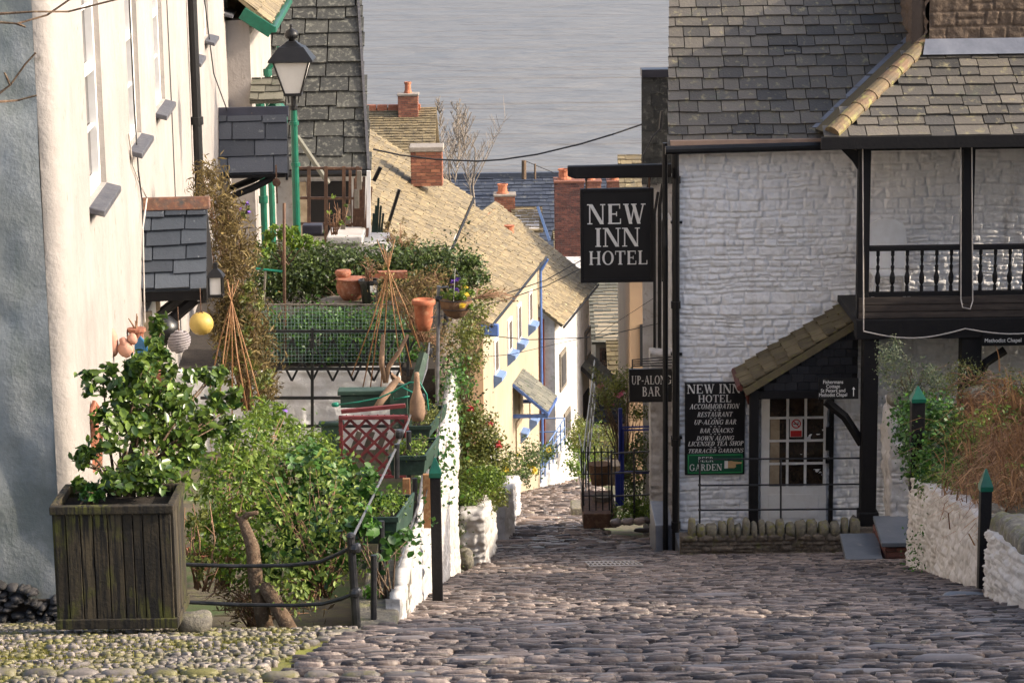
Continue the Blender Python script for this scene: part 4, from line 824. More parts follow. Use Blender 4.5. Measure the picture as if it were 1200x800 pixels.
fr = thing('railing', 'low blue railing before the pots at the foot of the cream house', 'railing', G(610, 578)); mb = MB(); a_, b_ = G(592, 578), G(632, 570)
for k in range(8): q = a_.lerp(b_, k/7); mb.tube([q, q+Vector((0,0,.75))], .022, 5)
for h_ in (.35, .75): mb.tube([a_+Vector((0,0,h_)), b_+Vector((0,0,h_))], .022, 5)
mb.build('rails', M['blue_dark'], fr)
# ================================================================== THE NEW INN
YF = 30.0; YB = 28.35
xl = W(789, 400, YF).x; ze = W(860, 157, YF).z; XR = 10.5
inn = thing('hotel', 'white painted stone hotel with slate roof and black timber balcony', 'hotel', (xl+3, YF, -8.6))
relief('wall', (xl, YF, -9.1), (1,0,0), (0,0,1), W(1200,400,YF).x+.6-xl, ze+9.1-.03, .0145, M['white_stone'], inn, seed=8, sh=(.055,.15), sw=(.1,.34), amp=.042, namp=.022, joint=.016, nsc=16)
relief('side_wall', (xl+.5, YF+6.2, -11), (-.08,-1,0), (0,0,1), 6.2, ze+11-.05, .05, M['white_stone'], inn, seed=18, amp=.02, namp=.012)
mb = MB(); SK = lambda Y: xl+.03+.08*(Y-YF)
mb.prism([(SK(YF), YF+.03, -11), (SK(YF+7.4), YF+7.4, -11), (XR, YF+7.4, -11), (XR, YF+.03, -11)], (0,0,ze-.03+11)); mb.prism([(SK(YF), YF+.05, ze-.03), (SK(YF+3.7), YF+3.7, ze+3.4), (SK(YF+7.4), YF+7.4, ze-.03)], (XR-xl-.7, 0, 0)); mb.build('core_wall', M['white_stone'], inn)
mb = MB(); q45 = Vector((0,1,1)).normalized(); e0_ = Vector((xl-.07, YF-.22, ze-.14)); slates(mb, e0_, (1,0,0), q45, XR-xl, 5.6, .28, .16, .014, 61, under=0, clip=lambda v_: SK(e0_.y+q45.y*v_)-.1-e0_.x); mb.build('roof_slope', M['slate_inn'], inn)
MB().prism([Vector((SK(YF)-.08, e0_.y, e0_.z)), Vector((XR, e0_.y, e0_.z)), Vector((XR, e0_.y, e0_.z))+q45*5.55, Vector((SK(YF+3.9)-.08, e0_.y, e0_.z))+q45*5.55], Vector((0,1,-1))*.03).build('underlay', M['soil'], inn)
mb = MB(); slates(mb, (XR, YF+7.65, ze-.14), (-1,0,0), Vector((0,-1,1)).normalized(), XR-xl-.7, 5.6, .5, .3, .016, 62); mb.build('roof_slope', M['slate_inn'], inn)
mb = MB(); mb.tube([(xl-.12, YF-.3, ze-.16), (W(985,160,YF).x, YF-.3, ze-.13)], .055, 10); mb.build('gutter', M['black'], inn)
mb = MB(); mb.bx(xl-.05, W(960,160,YF).x, YF-.25, YF-.04, ze-.12, ze-.05); mb.build('soffit', mat('soffit', (.42,.28,.2), rough=.8), inn)
# corner downpipe
dp = thing('drainpipe', 'black cast iron drainpipe down the left corner of the hotel', 'drainpipe', (xl, YF-.1, -9)); mb = MB()
xp = W(792, 300, YF-.12).x
mb.tube([(xp-.02, YF-.3, ze-.2), (xp-.02, YF-.28, ze-.35), (xp, YF-.12, ze-.55), (xp, YF-.12, -9.0)], .048, 12)
for z in (ze-.6, ze-2.2, ze-4.0, ze-5.1): mb.tube([(xp, YF-.12, z), (xp, YF-.12, z+.09)], .062, 12)
mb.build('pipe', M['black'], dp); mb = MB()
x2 = xp-.13; mb.tube([(x2, YF-.02, ze-.1), (x2, YF-.02, ze-1.2), (x2, YF-.06, ze-1.4), (x2, YF-.06, -9)], .035, 8); mb.build('side_pipe', M['black'], dp)
mb = MB()
for i, z in enumerate((-4.6, -6.3, -7.4)): mb.bx(xp-.06, xp+.085, YF-.08, YF-.0, z, z+.03)
mb.build('clamps', M['black'], dp)
# ---- timber balcony wing roof
za = W(1100, 158, YB-.25).z; pit = R(33); pn = Vector((0, -math.sin(pit), math.cos(pit))); pv = Vector((0, math.cos(pit), math.sin(pit))); pp = Vector((0, YB-.3, za-.02))
hit = RP(1150, 57, pp, pn); CY = hit.y; hA_, hB_ = RP(975, 158, pp, pn), RP(1092, 45, pp, pn)
def keep(p): return (p.x-hA_.x) > (hB_.x-hA_.x)*((p.z-hA_.z)/(hB_.z-hA_.z))-.02
ux = Vector((1,0,0)); mb = MB(); slates(mb, (hA_.x-.1, pp.y, pp.z), ux, pv, XR-hA_.x, (CY-pp.y)/math.cos(pit), .3, .18, .015, 63, keep=keep)
mb.prism([hA_-pn*.03, Vector((XR, hA_.y, hA_.z))-pn*.03, Vector((XR, hB_.y, hB_.z))-pn*.03, hB_-pn*.03], -pn*.05); mb.build('wing_roof', M['slate_inn'], inn)
mp0, mn = e0_, Vector((0,-1,1)).normalized(); f0, f1 = RP(955, 151, mp0, mn), RP(1066, 45, mp0, mn)
mb = MB(); mb.add([hA_, hB_, f1, f0], [(0,1,2,3)]); mb.build('wing_cheek', M['slate_moss'], inn)
mb = MB(); off = mn*.03; wv = Vector((.14,0,0)); mb.add([f0+off-wv*.3, f0+off+wv, f1+off+wv, f1+off-wv*.4], [(0,1,2,3)]); mb.add([f0+off+wv, f1+off+wv, f1+Vector((.3,-.3,.25)), f0+Vector((.3,-.3,.25))], [(0,1,2,3)]) if False else None
mb.build('flashing', M['lead'], inn)
mb = MB(); nT = 8
for k in range(nT):
    a_ = hA_.lerp(hB_, k/nT)+pn*(.03+.0*k); b_ = hA_.lerp(hB_, (k+1.12)/nT)+pn*.03; dd = (b_-a_).normalized(); sd_ = dd.cross(pn).normalized(); V = []; F = []
    for j, c_ in enumerate((a_, b_)):
        r_ = .1 if j == 0 else .088
        for i in range(8): t_ = math.pi*(i/7)*1.1-.15; V.append(c_+sd_*math.cos(t_)*r_+pn*math.sin(t_)*r_*.8)
    for i in range(7): F.append((i, i+1, 9+i, 8+i))
    for i in range(7): F.append((8+i, 9+i, 9+i, 8+i)[:3]) if False else None
    F.append((7,6,5,4,3,2,1,0)); mb.add(V, F)
mb.build('hip_tiles', M['hip_tile'], inn, smooth=False)
mb = MB(); mb.bx(W(978,165,YB).x-.2, XR, YB-.38, YB-.27, za-.14, za-.0); mb.bx(W(1003,165,YB).x, XR, YB-.08, YB+.08, za-.2, za-.1); mb.prism([(W(985,168,YB).x, YB+.0, za-.18), (W(1010,168,YB).x, YB, za-.18), (W(1010,168,YB).x, YB, za-.5), (W(1001,168,YB).x, YB, za-.35)], (0,.14,0)); mb.build('eave_beam', M['timber_black'], inn)
# chimney on the wing
CD = 32.1-CY; chT = -1.15-.12; cx0, cx1 = W(1088, 60, CY).x, XR-2.2; chz = hit.z
ch = thing('chimney', 'wide rough stone chimney with lead flashing at top right of the hotel', 'chimney', ((cx0+cx1)/2, 30.8, chz-.4))
relief('stones', (cx0, CY, chz-.5), (1,0,0), (0,0,1), 3.2, chT-chz+.5, .015, M['stack_stone'], ch, seed=33, amp=.03, namp=.02, sh=(.12,.25), sw=(.2,.55), joint=.02, nsc=12)
relief('side_stones', (cx0, CY+CD, chz-.5), (0,-1,0), (0,0,1), CD, chT-chz+.5, .04, M['stack_stone'], ch, seed=34, amp=.05, namp=.04, sh=(.16,.3), sw=(.25,.6), joint=.04)
mb = MB(); mb.bx(cx0+.03, cx0+3.15, CY+.03, CY+CD, chz-.7, chT-.02); mb.build('core', M['stack_stone'], ch)
mb = MB(); mb.bx(cx0-.12, cx0+3.3, CY-.1, CY+.1+CD, chT, chT+.12); mb.build('cap', M['mortar'], ch)
mb = MB(); mb.add([(cx0-.05, CY-.055, chz+.13), (cx0+3.3, CY-.055, chz+.13), (cx0+3.3, CY-.2, chz-.05), (cx0-.1, CY-.2, chz-.05)], [(3,2,1,0)]); mb.build('flashing', M['lead'], ch)
mb = MB(); a_ = W(1066, 60, 30.9).x; mb.bx(a_, cx0-.05, CY+.3, CY+1.0, chz-.1, chT-.3); mb.build('buttress', M['stack_stone'], ch, bevel=.03)
# ---- balcony
bal = thing('balcony', 'black timber balcony with turned balusters on the hotel', 'balcony', (W(1100,390,YB).x, YB, W(1100,395,YB).z))
zb_, zf = W(1100,346,YB).z, W(1100,394,YB).z; zr_ = W(1100,290,YB).z
px_ = lambda x, y=300: W(x, y, YB).x
for xa_, xb_ in ((1004,1018),(1125,1139),(1245,1259)):
    mb = MB(); mb.bx(px_(xa_), px_(xb_), YB-.07, YB+.07, zf, za-.19); mb.build('post', M['timber_black'], bal, bevel=.01)
mb = MB(); mb.bx(px_(1018), XR, YB-.05, YB+.05, zr_-.03, zr_+.03); mb.build('handrail', M['timber_black'], bal, bevel=.01)
mb = MB(); mb.bx(px_(1018), XR, YB-.04, YB+.04, zb_, zb_+.05); mb.build('bottom_rail', M['timber_black'], bal)
mb = MB(); mb.bx(px_(1006), XR, YB-.09, YB-.03, zb_-.26, zb_-.005); 
for k in range(3): mb.bx(px_(1006), XR, YB-.105, YB-.088, zb_-.25+k*.085, zb_-.25+k*.085+.072)
mb.build('fascia', mat('fascia', (.045,.032,.025), (.03,.022,.018), rough=.7, scale=9, streak=((.09,.07,.055),.5,.8,(.6,3,9))), bal)
mb = MB(); mb.bx(px_(1003), XR, YB-.14, YB+.1, zf, zb_-.26); mb.build('beam', M['timber_black'], bal, bevel=.01)
mb = MB(); mb.bx(px_(1004), XR, YB-.02, YF-.02, zb_-.36, zb_-.28); mb.build('floor', M['timber_black'], bal)
zq = zb_+.05; Hb = zr_-.03-zq; prof = [(.022,0),(.022,.14*Hb),(.012,.16*Hb),(.03,.24*Hb),(.034,.36*Hb),(.016,.5*Hb),(.024,.62*Hb),(.012,.66*Hb),(.02,.78*Hb),(.014,.86*Hb),(.022,.88*Hb),(.022,Hb)]
b0_ = MB().lathe(prof, (0,0,0), 10).build('baluster', M['timber_black'], bal, local=True); first = True
x = 1029
while x < 1215:
    if not (1121 < x < 1143):
        o = b0_ if first else b0_.copy()
        if not first: COL.objects.link(o)
        o.parent = bal; o.location = Vector((px_(x), YB, zq))-wloc(bal); first = False
    x += 17.2
# chair on the balcony: white moulded plastic
cz = zb_-.28; cx_ = W(1041, 320, YB+.75).x; chr_ = thing('plastic_chair', 'white plastic chair behind the balcony balusters', 'chair', (cx_, YB+.75, cz)); mb = MB()
mb.bx(cx_-.22, cx_+.22, YB+.5, YB+.92, cz+.42, cz+.45); mb.build('seat', M['white_paint'], chr_, bevel=.01); mb = MB()
pr = [(-.24,.45),(.24,.45),(.25,.9),(.2,1.02),(.1,1.07),(-.1,1.07),(-.2,1.02),(-.25,.9)]; mb.prism([(cx_+a, YB+.95, cz+b) for a, b in pr], (0,.03,0)); mb.build('backrest', M['white_paint'], chr_, bevel=.008)
for sx in (-1,1):
    for sy in (.52,.9): mb = MB(); mb.tube([(cx_+sx*.2, YB+sy, cz+.42), (cx_+sx*.24, YB+sy, cz)], .02, 6); mb.build('leg', M['white_paint'], chr_)
# cords of lights
mb = MB(); pts = [W(1011,172,YB-.12), W(1012,385,YB-.17)]
n_ = 12; a_, b_ = W(1012,388,YB-.17), W(1131,385,YB-.17)
for k in range(n_+1): q = a_.lerp(b_, k/n_); q.z -= .10*math.sin(math.pi*k/n_); pts.append(q)
a_ = b_; b_ = W(1255,380,YB-.17)
for k in range(1, n_+1): q = a_.lerp(b_, k/n_); q.z -= .09*math.sin(math.pi*k/n_); pts.append(q)
mb.tube(pts, .008, 5); tag(mb.build('light_cord', M['white_cord']), 'pale cord hanging in swags along the balcony beam', 'cord')
mb = MB(); mb.tube([W(1126,172,YB-.12), W(1126,350,YB-.12), W(1128,360,YB-.17), W(1137,362,YB-.17), W(1140,352,YB-.12), W(1139,172,YB-.12)], .008, 5); tag(mb.build('light_cord', M['white_cord']), 'pale cord looped round the middle balcony post', 'cord')
# lower posts, braces
zg = -8.62
tp = thing('porch_post', 'stout black timber post under the balcony, right of the hotel door', 'post', (px_(1018,500), YB, zg)); mb = MB(); mb.bx(px_(1009,500), px_(1027,500), YB-.1, YB+.1, -8.0, zf); mb.build('shaft', M['timber_black'], tp, bevel=.012)
zq0 = W(1018,613,YB).z; mb = MB(); mb.bx(px_(1007,500), px_(1030,500), YB-.13, YB+.13, zq0, zq0+.17); mb.build('base_block', M['timber_black'], tp, bevel=.015); MB().bx(px_(1005,500), px_(1032,500), YB-.15, YB+.15, -9, zq0-.003).build('plinth', M['rubble'], tp, bevel=.02)
mb = MB(); mb.tube([W(1010,520,YB), W(1001,505,YB), W(990,488,YB), W(968,470,YB)], .055, 4); mb.build('brace', M['timber_black'], tp)
tp2 = thing('porch_post', 'black timber post under the balcony rising out of the dry grass', 'post', (px_(1138,440), YB, zg)); mb = MB(); mb.bx(px_(1124,440), px_(1148,440), YB-.1, YB+.1, zg, zf); mb.build('shaft', M['timber_black'], tp2, bevel=.012)
mb = MB(); mb.tube([W(1148,440,YB), W(1155,425,YB), W(1178,410,YB)], .055, 4); mb.build('brace', M['timber_black'], tp2)
# ---- lean-to roof over the door
ylo = 29.0; R0, R1 = W(872,456,ylo), W(1003,376,ylo); uu = Vector((0,-1,0)); vvv = (R1-R0); vvv.y = 0; ln = vvv.length+.12; vvv.normalize()
le = thing('porch_roof', 'mossy slate lean-to roof sloping over the hotel door', 'porch', (R0.x, 29.2, R0.z))
mb = MB(); slates(mb, Vector((R0.x-.03, YF-.02, R0.z+.03)), uu, vvv, YF-ylo+.12, ln, .3, .16, .02, 71, under=.09); mb.build('roof_slope', M['slate_moss'], le)
# u x v must look up and left
tri = [Vector((R0.x+.12, ylo, R0.z-.0)), Vector((R1.x+.03, ylo, R0.z-.02)), Vector((R1.x+.03, ylo, R1.z+.02))]
mb = MB(); mb.prism(tri, (0,.06,0)); mb.build('gable_board', M['timber_black'], le)
mb = MB(); rnd = random.Random(3); zz = R0.z-.02; k = 0
while zz < R1.z:
    xs = R0.x+.12+(zz-R0.z+.02)/(R1.z-R0.z)*(R1.x-R0.x-.12)+.12; x = R1.x+.03-(.07 if k % 2 else 0)
    while x > xs: x2_ = max(xs, x-.15); mb.bx(x2_+.006, x, ylo-.018-rnd.uniform(0,.008), ylo-.002, zz, zz+.1); x -= .15
    zz += .105; k += 1
mb.build('slate_hanging', M['slate_black'], le)
mb = MB(); mb.bx(W(889,450,ylo).x, W(1004,450,ylo).x, ylo-.05, ylo+.07, R0.z-.12, R0.z-.015); mb.build('lintel', M['timber_black'], le, bevel=.01)
mb = MB(); mb.bx(W(878,500,ylo).x, W(889,500,ylo).x, ylo-.05, ylo+.05, -8.6, R0.z-.0); mb.build('post', M['timber_black'], le, bevel=.01)
mb = MB(); mb.tube([(R0.x-.06, ylo-.08, R0.z+.03), (R0.x-.03, YF, R0.z+.03)], .04, 8); mb.tube([(R0.x+.02, ylo, R0.z+.0), (R0.x+.08, ylo+.1, R0.z-.2)], .03, 8); mb.build('gutter', mat('rusty_gutter', (.12,.03,.02), rough=.6), le)
# ---- door
X = lambda x, y=530: W(x, y, YF).x; Z = lambda y, x=930: W(x, y, YF).z
dr = thing('door', 'white glazed hotel door with twelve panes and a no smoking notice', 'door', (X(935), YF-.05, zg)); yd = YF-.075
x0, x1, z0, z1 = X(891), X(968), Z(612), Z(452)
gx0, gx1, gz0, gz1 = X(901), X(964), Z(568), Z(461)
mb = MB(); mb.bx(x0, x1, yd, yd+.05, z0, gz0); mb.bx(x0, gx0, yd, yd+.05, gz0, z1); mb.bx(gx1, x1, yd, yd+.05, gz0, z1); mb.bx(gx0, gx1, yd, yd+.05, gz1, z1); mb.build('door_leaf', M['white_paint'], dr)
mb = MB(); mb.bx(x0+.1, x1-.1, yd-.012, yd-.002, z0+.08, gz0-.1); mb.build('lower_panel', M['white_paint'], dr, bevel=.008)
mb = MB(); mb.bx(gx0, gx1, yd+.03, yd+.045, gz0, gz1); mb.build('glass', M['glass'], dr)
mb = MB()
for k in (1,2): xx = gx0+(gx1-gx0)*k/3; mb.bx(xx-.016, xx+.016, yd+.001, yd+.028, gz0, gz1)
for k in (1,2,3): zz = gz0+(gz1-gz0)*k/4; mb.bx(gx0, gx1, yd+.003, yd+.026, zz-.014, zz+.014)
mb.build('glazing_bars', M['white_paint'], dr)
mb = MB(); mb.bx(gx0+.01, gx0+.13, yd+.022, yd+.029, gz0+.02, gz1-.3); mb.build('curtain', M['curtain'], dr)
mb = MB(); mb.bx(X(883), X(888), yd-.04, yd+.06, z0, z1+.05); mb.build('door_frame', M['timber_black'], dr); mb = MB(); mb.bx(X(971), X(975.5), yd-.04, yd+.06, z0, z1+.05); mb.build('door_frame', M['timber_black'], dr)
mb = MB(); mb.bx(X(966), X(973), yd-.07, yd-.042, Z(525), Z(498)); mb.bx(X(966), X(972), yd-.07, yd-.042, Z(540), Z(534)); mb.build('lock_case', M['black'], dr)
ns = MB(); a_, b_ = X(924.5), X(939); ns.bx(a_, b_, yd-.012, yd-.004, Z(510), Z(487)); nso = ns.build('notice', M['letter'], dr)
mb = MB(); mb.bx(a_+.008, b_-.008, yd-.016, yd-.0125, Z(509.5), Z(502.5)); mb.build('notice_band', M['red_sign'], nso)
mb = MB(); cx2, cz2, rr_ = (a_+b_)/2, Z(494.5), .062
for k in range(16):
    t0, t1 = 2*math.pi*k/16, 2*math.pi*(k+1)/16; f = lambda t, r: Vector((cx2+r*math.cos(t), yd-.013, cz2+r*math.sin(t))); mb.prism([f(t0,rr_), f(t1,rr_), f(t1,rr_*.76), f(t0,rr_*.76)], (0,-.003,0))
mb.bar((cx2-.042, yd-.0175, cz2+.042), (cx2+.042, yd-.0175, cz2-.042), .013, .004, (1,0,1)); mb.build('notice_ring', M['red_sign'], nso)
mb = MB(); mb.bx(cx2-.035, cx2+.03, yd-.0125-.002, yd-.0122, cz2-.008, cz2+.004); mb.tube([(cx2+.03, yd-.014, cz2+.004), (cx2+.02, yd-.014, cz2+.02), (cx2+.033, yd-.014, cz2+.03)], .003, 4); mb.build('notice_cigarette', M['black'], nso)
# ---- hanging sign
ys = 30.6; hs = thing('hotel_sign', 'big black hanging sign reading NEW INN HOTEL', 'sign', W(723, 332, ys)); a_, b_ = W(681.5, 330, ys), W(765, 221, ys)
mb = MB(); mb.bx(a_.x, b_.x, ys-.03, ys+.03, a_.z, b_.z); mb.build('board', M['sign_black'], hs, bevel=.004)
mb = MB(); e_ = .035
mb.bx(a_.x-.01, b_.x+.01, ys-.05, ys+.05, a_.z-.01, a_.z+e_); mb.bx(a_.x-.01, b_.x+.01, ys-.05, ys+.05, b_.z-e_, b_.z+.01); mb.bx(a_.x-.01, a_.x+e_, ys-.048, ys+.048, a_.z, b_.z); mb.bx(b_.x-e_, b_.x+.01, ys-.048, ys+.048, a_.z, b_.z); mb.build('frame', M['timber_black'], hs, bevel=.006)
def line(root, text, x0, x1, yt, yb, Y, m='letter', shear=0, tw=1.0):
    q0, q1 = W(x0, yb, Y), W(x1, yt, Y); zc0 = W((x0+x1)/2, yb, Y).z; zc1 = W((x0+x1)/2, yt, Y).z
    mb = MB(); serif(mb, text, (q0.x+q1.x)/2, zc0, zc1-zc0, Y, q1.x-q0.x, shear, tw=tw); return mb.build('lettering', M[m], root)
line(hs, 'NEW', 688, 757, 239, 262.5, ys-.031); line(hs, 'INN', 697, 750, 267, 289, ys-.031); line(hs, 'HOTEL', 690, 759, 294, 310, ys-.031)
mb = MB()
for x in (687, 761): mb.tube([W(x, 222, ys), W(x, 206, ys)], .012, 6)
mb.build('hanger', M['wood_brown'], hs)
mb = MB(); a_, b_ = W(665, 200, ys), W(790, 198, ys); mb.prism([(a_.x, ys-.07, a_.z-.07), (a_.x+.1, ys-.07, a_.z-.1), (xl+.1, ys-.07, b_.z-.1), (xl+.1, ys-.07, b_.z+.07), (a_.x, ys-.07, a_.z+.06)], (0,.14,0)); tag(mb.build('sign_beam', M['timber_black'], bevel=.012), 'thick weathered black beam carrying the hotel sign', 'beam')
# up-along bar
ys = 32.6; s2 = thing('bar_sign', 'small black sign reading UP-ALONG BAR beside the drainpipe', 'sign', W(762, 471, ys)); a_, b_ = W(737, 471, ys), W(789, 431.5, ys)
mb = MB(); mb.bx(a_.x, b_.x, ys-.025, ys+.025, a_.z, b_.z); mb.build('board', M['sign_black'], s2, bevel=.004)
line(s2, 'UP-ALONG', 740, 787, 440, 450, ys-.026); line(s2, 'BAR', 752.5, 774, 453, 464, ys-.026)
mb = MB(); 
for k in range(4): mb.tube([W(741, 430-k*2.5-1, ys), W(790, 430-k*3.4-2, ys)], .008, 5)
mb.tube([W(741, 432, ys), W(741, 421, ys)], .01, 5); mb.build('bracket', M['iron'], s2)
# wall board with the long list
ys = YF-.06; s3 = thing('hotel_board', 'tall black wall board listing what the hotel offers', 'sign', W(838, 557, ys)); a_, b_ = W(802.5, 556, ys), W(873, 447, ys)
mb = MB(); mb.bx(a_.x, b_.x, ys-.02, ys+.06, a_.z, b_.z); mb.build('board', M['sign_black'], s3, bevel=.005)
yy = ys-.021
line(s3, 'NEW INN', 805, 868, 450, 460.5, yy); line(s3, 'HOTEL', 818, 857, 462.5, 471, yy)
for t_, x0_, x1_, y0_, y1_ in (('ACCOMMODATION',808,867,473,478.7),('RESTAURANT',817,859,482.5,488),('UP-ALONG BAR',813,864,491.5,497),('BAR SNACKS',820,860,501.5,506.7),('DOWN ALONG',816,861,510.5,515.5),('LICENSED TEA SHOP',806,872,516.8,522),('TERRACED GARDENS',806,872,525.5,530)):
    line(s3, t_, x0_, x1_, y0_, y1_, yy, shear=.28, tw=1.15)
mb = MB()
for y in (480.5, 490, 499.4, 508.6, 524):
    for dx in (-5, 0, 5): c_ = W(838+dx, y, yy); mb.bx(c_.x-.012, c_.x+.012, yy-.003, yy, c_.z-.004, c_.z+.004)
mb.build('ornament', M['letter'], s3)
a_, b_ = W(805, 555, yy), W(871, 530.5, yy); gb = MB(); gb.bx(a_.x, b_.x, yy-.015, yy-.001, a_.z, b_.z); gbo = gb.build('green_panel', M['sign_green'], s3, bevel=.004)
mb = MB(); e_ = .018; i_ = .012; Y2 = yy-.0165
for q in ((a_.x+i_, b_.x-i_, a_.z+i_, a_.z+i_+.01), (a_.x+i_, b_.x-i_, b_.z-i_-.01, b_.z-i_), (a_.x+i_, a_.x+i_+.01, a_.z+i_, b_.z-i_), (b_.x-i_-.01, b_.x-i_, a_.z+i_, b_.z-i_)): mb.bx(q[0], q[1], Y2-.002, Y2, q[2], q[3])
mb.build('border', M['green_line'], gbo); line(gbo, 'BEER', 818, 836, 535, 541, Y2); line(gbo, 'GARDEN', 808, 846, 543.5, 551, Y2)
# painted pointing hand
hx, hz = W(858, 544, Y2).x, W(858, 544, Y2).z; mb = MB(); mb.bx(hx-.1, hx-.055, Y2-.004, Y2, hz-.05, hz+.05); mb.build('hand_cuff', M['letter'], gbo)
mb = MB(); mb.prism([(hx-.055, Y2, hz-.045), (hx+.03, Y2, hz-.045), (hx+.05, Y2, hz-.03), (hx+.045, Y2, hz+.005), (hx+.12, Y2, hz+.012), (hx+.125, Y2, hz+.03), (hx+.02, Y2, hz+.04), (hx-.01, Y2, hz+.05), (hx-.055, Y2, hz+.045)], (0,-.005,0)); mb.build('pointing_hand', mat('hand_paint', (.62,.42,.2), (.5,.3,.14), rough=.6, bump=0), gbo)
# small direction boards
ys = YB-.16; s4 = thing('direction_sign', 'small black direction board above the hotel door, naming a cottage and chapel', 'sign', W(982, 468, ys)); a_, b_ = W(959, 467.5, ys), W(1006, 443, ys)
mb = MB(); mb.bx(a_.x, b_.x, ys-.015, ys+.02, a_.z, b_.z); mb.build('board', M['sign_black'], s4)
for t_, y, x_, wd in (('Fishermans', 449, 976, 22), ('Cottage', 454, 976, 15), ('St Peters and', 459, 976, 27), ('Methodist Chapel', 464, 976, 31)):
    c_ = W(x_, y, ys); ftext(t_, (c_.x, ys-.016, c_.z), .062, M['letter'], s4, width=wd*.0109)
c_ = W(1000, 459, ys); mb = MB(); mb.bar((c_.x, ys-.017, c_.z-.05), (c_.x, ys-.017, c_.z+.04), .01, .003); mb.prism([(c_.x-.02, ys-.0155, c_.z+.035), (c_.x+.02, ys-.0155, c_.z+.035), (c_.x, ys-.0155, c_.z+.065)], (0,-.003,0)); mb.build('arrow', M['letter'], s4)
s5 = thing('direction_sign', 'small black board reading Methodist Chapel under the balcony at far right', 'sign', W(1180, 406, ys)); a_, b_ = W(1151, 405, ys), W(1222, 391, ys)
mb = MB(); mb.bx(a_.x, b_.x, ys-.015, ys+.02, a_.z, b_.z); mb.build('board', M['sign_black'], s5); c_ = W(1175, 400.5, ys); ftext('Methodist Chapel', (c_.x, ys-.016, c_.z), .07, M['letter'], s5, width=.44)
# ---- raised step, upright coping stones, railing
x0_, x1_ = W(800, 640, 28.5).x, W(1062, 640, 28.5).x
mb = MB(); mb.bx(x0_, x1_+.5, 28.32, YF+.02, -9.6, zg-.005); tag(mb.build('door_platform', M['slab']), kind='structure')
kw = thing('kerb_wall', 'low rubble kerb wall topped with upright stones before the hotel door', 'wall', ((x0_+x1_)/2, 28.5, -8.75)); 
relief('rubble', (x0_-.05, 28.15, -8.75), (1,0,0), (0,0,1), W(1030,640,28.15).x-x0_+.05, .57, .015, M['rubble'], kw, seed=44, sh=(.05,.1), sw=(.08,.22), amp=.04, namp=.03, back=.2)
x = x0_+.05; rnd = random.Random(8); 
while x < W(1003,640,28.5).x:
    w1 = rnd.uniform(.075, .14); h1_ = rnd.uniform(.08, .14); MB().rock((x+w1/2, 28.24, -8.19+h1_*.5), (w1*.53, .12, h1_), int(x*100), 8, 6, .07, 0, 3.2).build('coping_stone', M['cope'], kw, smooth=True); x += w1*rnd.uniform(.98, 1.15)
rl = thing('railing', 'thin black iron railing in front of the hotel door and wall board', 'railing', ((x0_+x1_)/2, 28.7, zg)); yr = 28.36; mb = MB()
for y in (537.5, 568, 597): mb.tube([W(820, y+.5, yr), W(1008, y-1, yr)], .011, 6)
for x_, yt, yb in ((820,538,616),(915,538,614)): mb.tube([W(x_, yb+4, yr), W(x_, yt, yr)], .012, 6)
mb.build('rails', M['iron'], rl); mb = MB()
for y in (568, 597): mb.rock(W(820, y, yr), (.022,.022,.022), 1, 8, 6, 0, 0, 2)
mb.rock(W(971, 537, yr), (.022,.022,.022), 1, 8, 6, 0, 0, 2); mb.build('knuckles', M['iron'], rl)
# slate step slabs with brick riser, right of the post
mb = MB(); a_, b_ = W(986, 668, 27.2), W(1034, 640, 28.1); mb.prism([(W(991,668,25.2).x, 25.2, -7.68), (W(1034,667,25.2).x, 25.2, -7.68), (W(1028,640,26.2).x, 26.2, -7.68), (W(984,640,26.2).x, 26.2, -7.68)], (0,0,.07)); tag(mb.build('slate_step', M['slab'], bevel=.008), 'lower grey slate slab lying at the foot of the steps', 'step')
us = thing('step', 'upper slate step on a small brick base beside the white garden wall', 'step', W(1045, 660, 25.3)); q0 = W(1033, 641, 25.3); q1 = W(1023, 609, 26.4)
mb = MB(); mb.prism([(q0.x, 25.3, q0.z), (W(1067,640,25.3).x, 25.3, q0.z), (W(1066,609,26.4).x, 26.4, q0.z), (q1.x, 26.4, q0.z)], (0,0,.05)); mb.build('slab', M['slab'], us, bevel=.008)
mb = MB(); bricks(mb, q0.x+.07, W(1066,650,25.35).x, 25.36, 26.3, q0.z-.55, q0.z-.01, .2, .07, 4); mb.build('bricks', M['brick_dark'], us)
mb = MB(); mb.bx(q0.x+.08, W(1066,650,25.35).x-.01, 25.37, 26.28, q0.z-.6, q0.z-.002); mb.build('mortar_core', M['rubble'], us)
# ---- house beyond the hotel on the right (slate hung)
R2 = thing('house', 'narrow slate hung house end rising behind the hotel sign beam', 'house', (2.3, 37, g(37))); a_, b_ = W(752, 200, 37), W(783, 90, 37)
mb = MB(); slates(mb, (a_.x, 37-.02, W(752,215,37).z), (1,0,0), (0,.001,1), 2.2, b_.z-W(752,215,37).z, .26, .2, .014, 7); mb.build('slate_hanging', M['slate_dark'], R2)
mb = MB(); mb.bx(a_.x, a_.x+4, 36.9, 37.3, b_.z, b_.z+.12); mb.build('coping', M['ridge_dark'], R2)
mb = MB(); mb.prism([(a_.x+.01, 37.05, -13.5), (a_.x+.2, 38.3, -13.5), (a_.x+4, 38.3, -13.5), (a_.x+4, 37.05, -13.5)], (0,0,b_.z-.25+13.5)); mb.build('wall', M['white_old'], R2)
mb = MB(); p0, p1 = W(765, 420, 36.9), W(784, 250, 36.9); mb.bx(W(772,300,36.9).x, W(784,300,36.9).x, 36.3, 36.95, p0.z, p1.z); mb.build('return_wall', M['white_paint'], R2)
mb = MB(); a_, b_ = W(757, 560, 34.9), W(790, 380, 34.9)
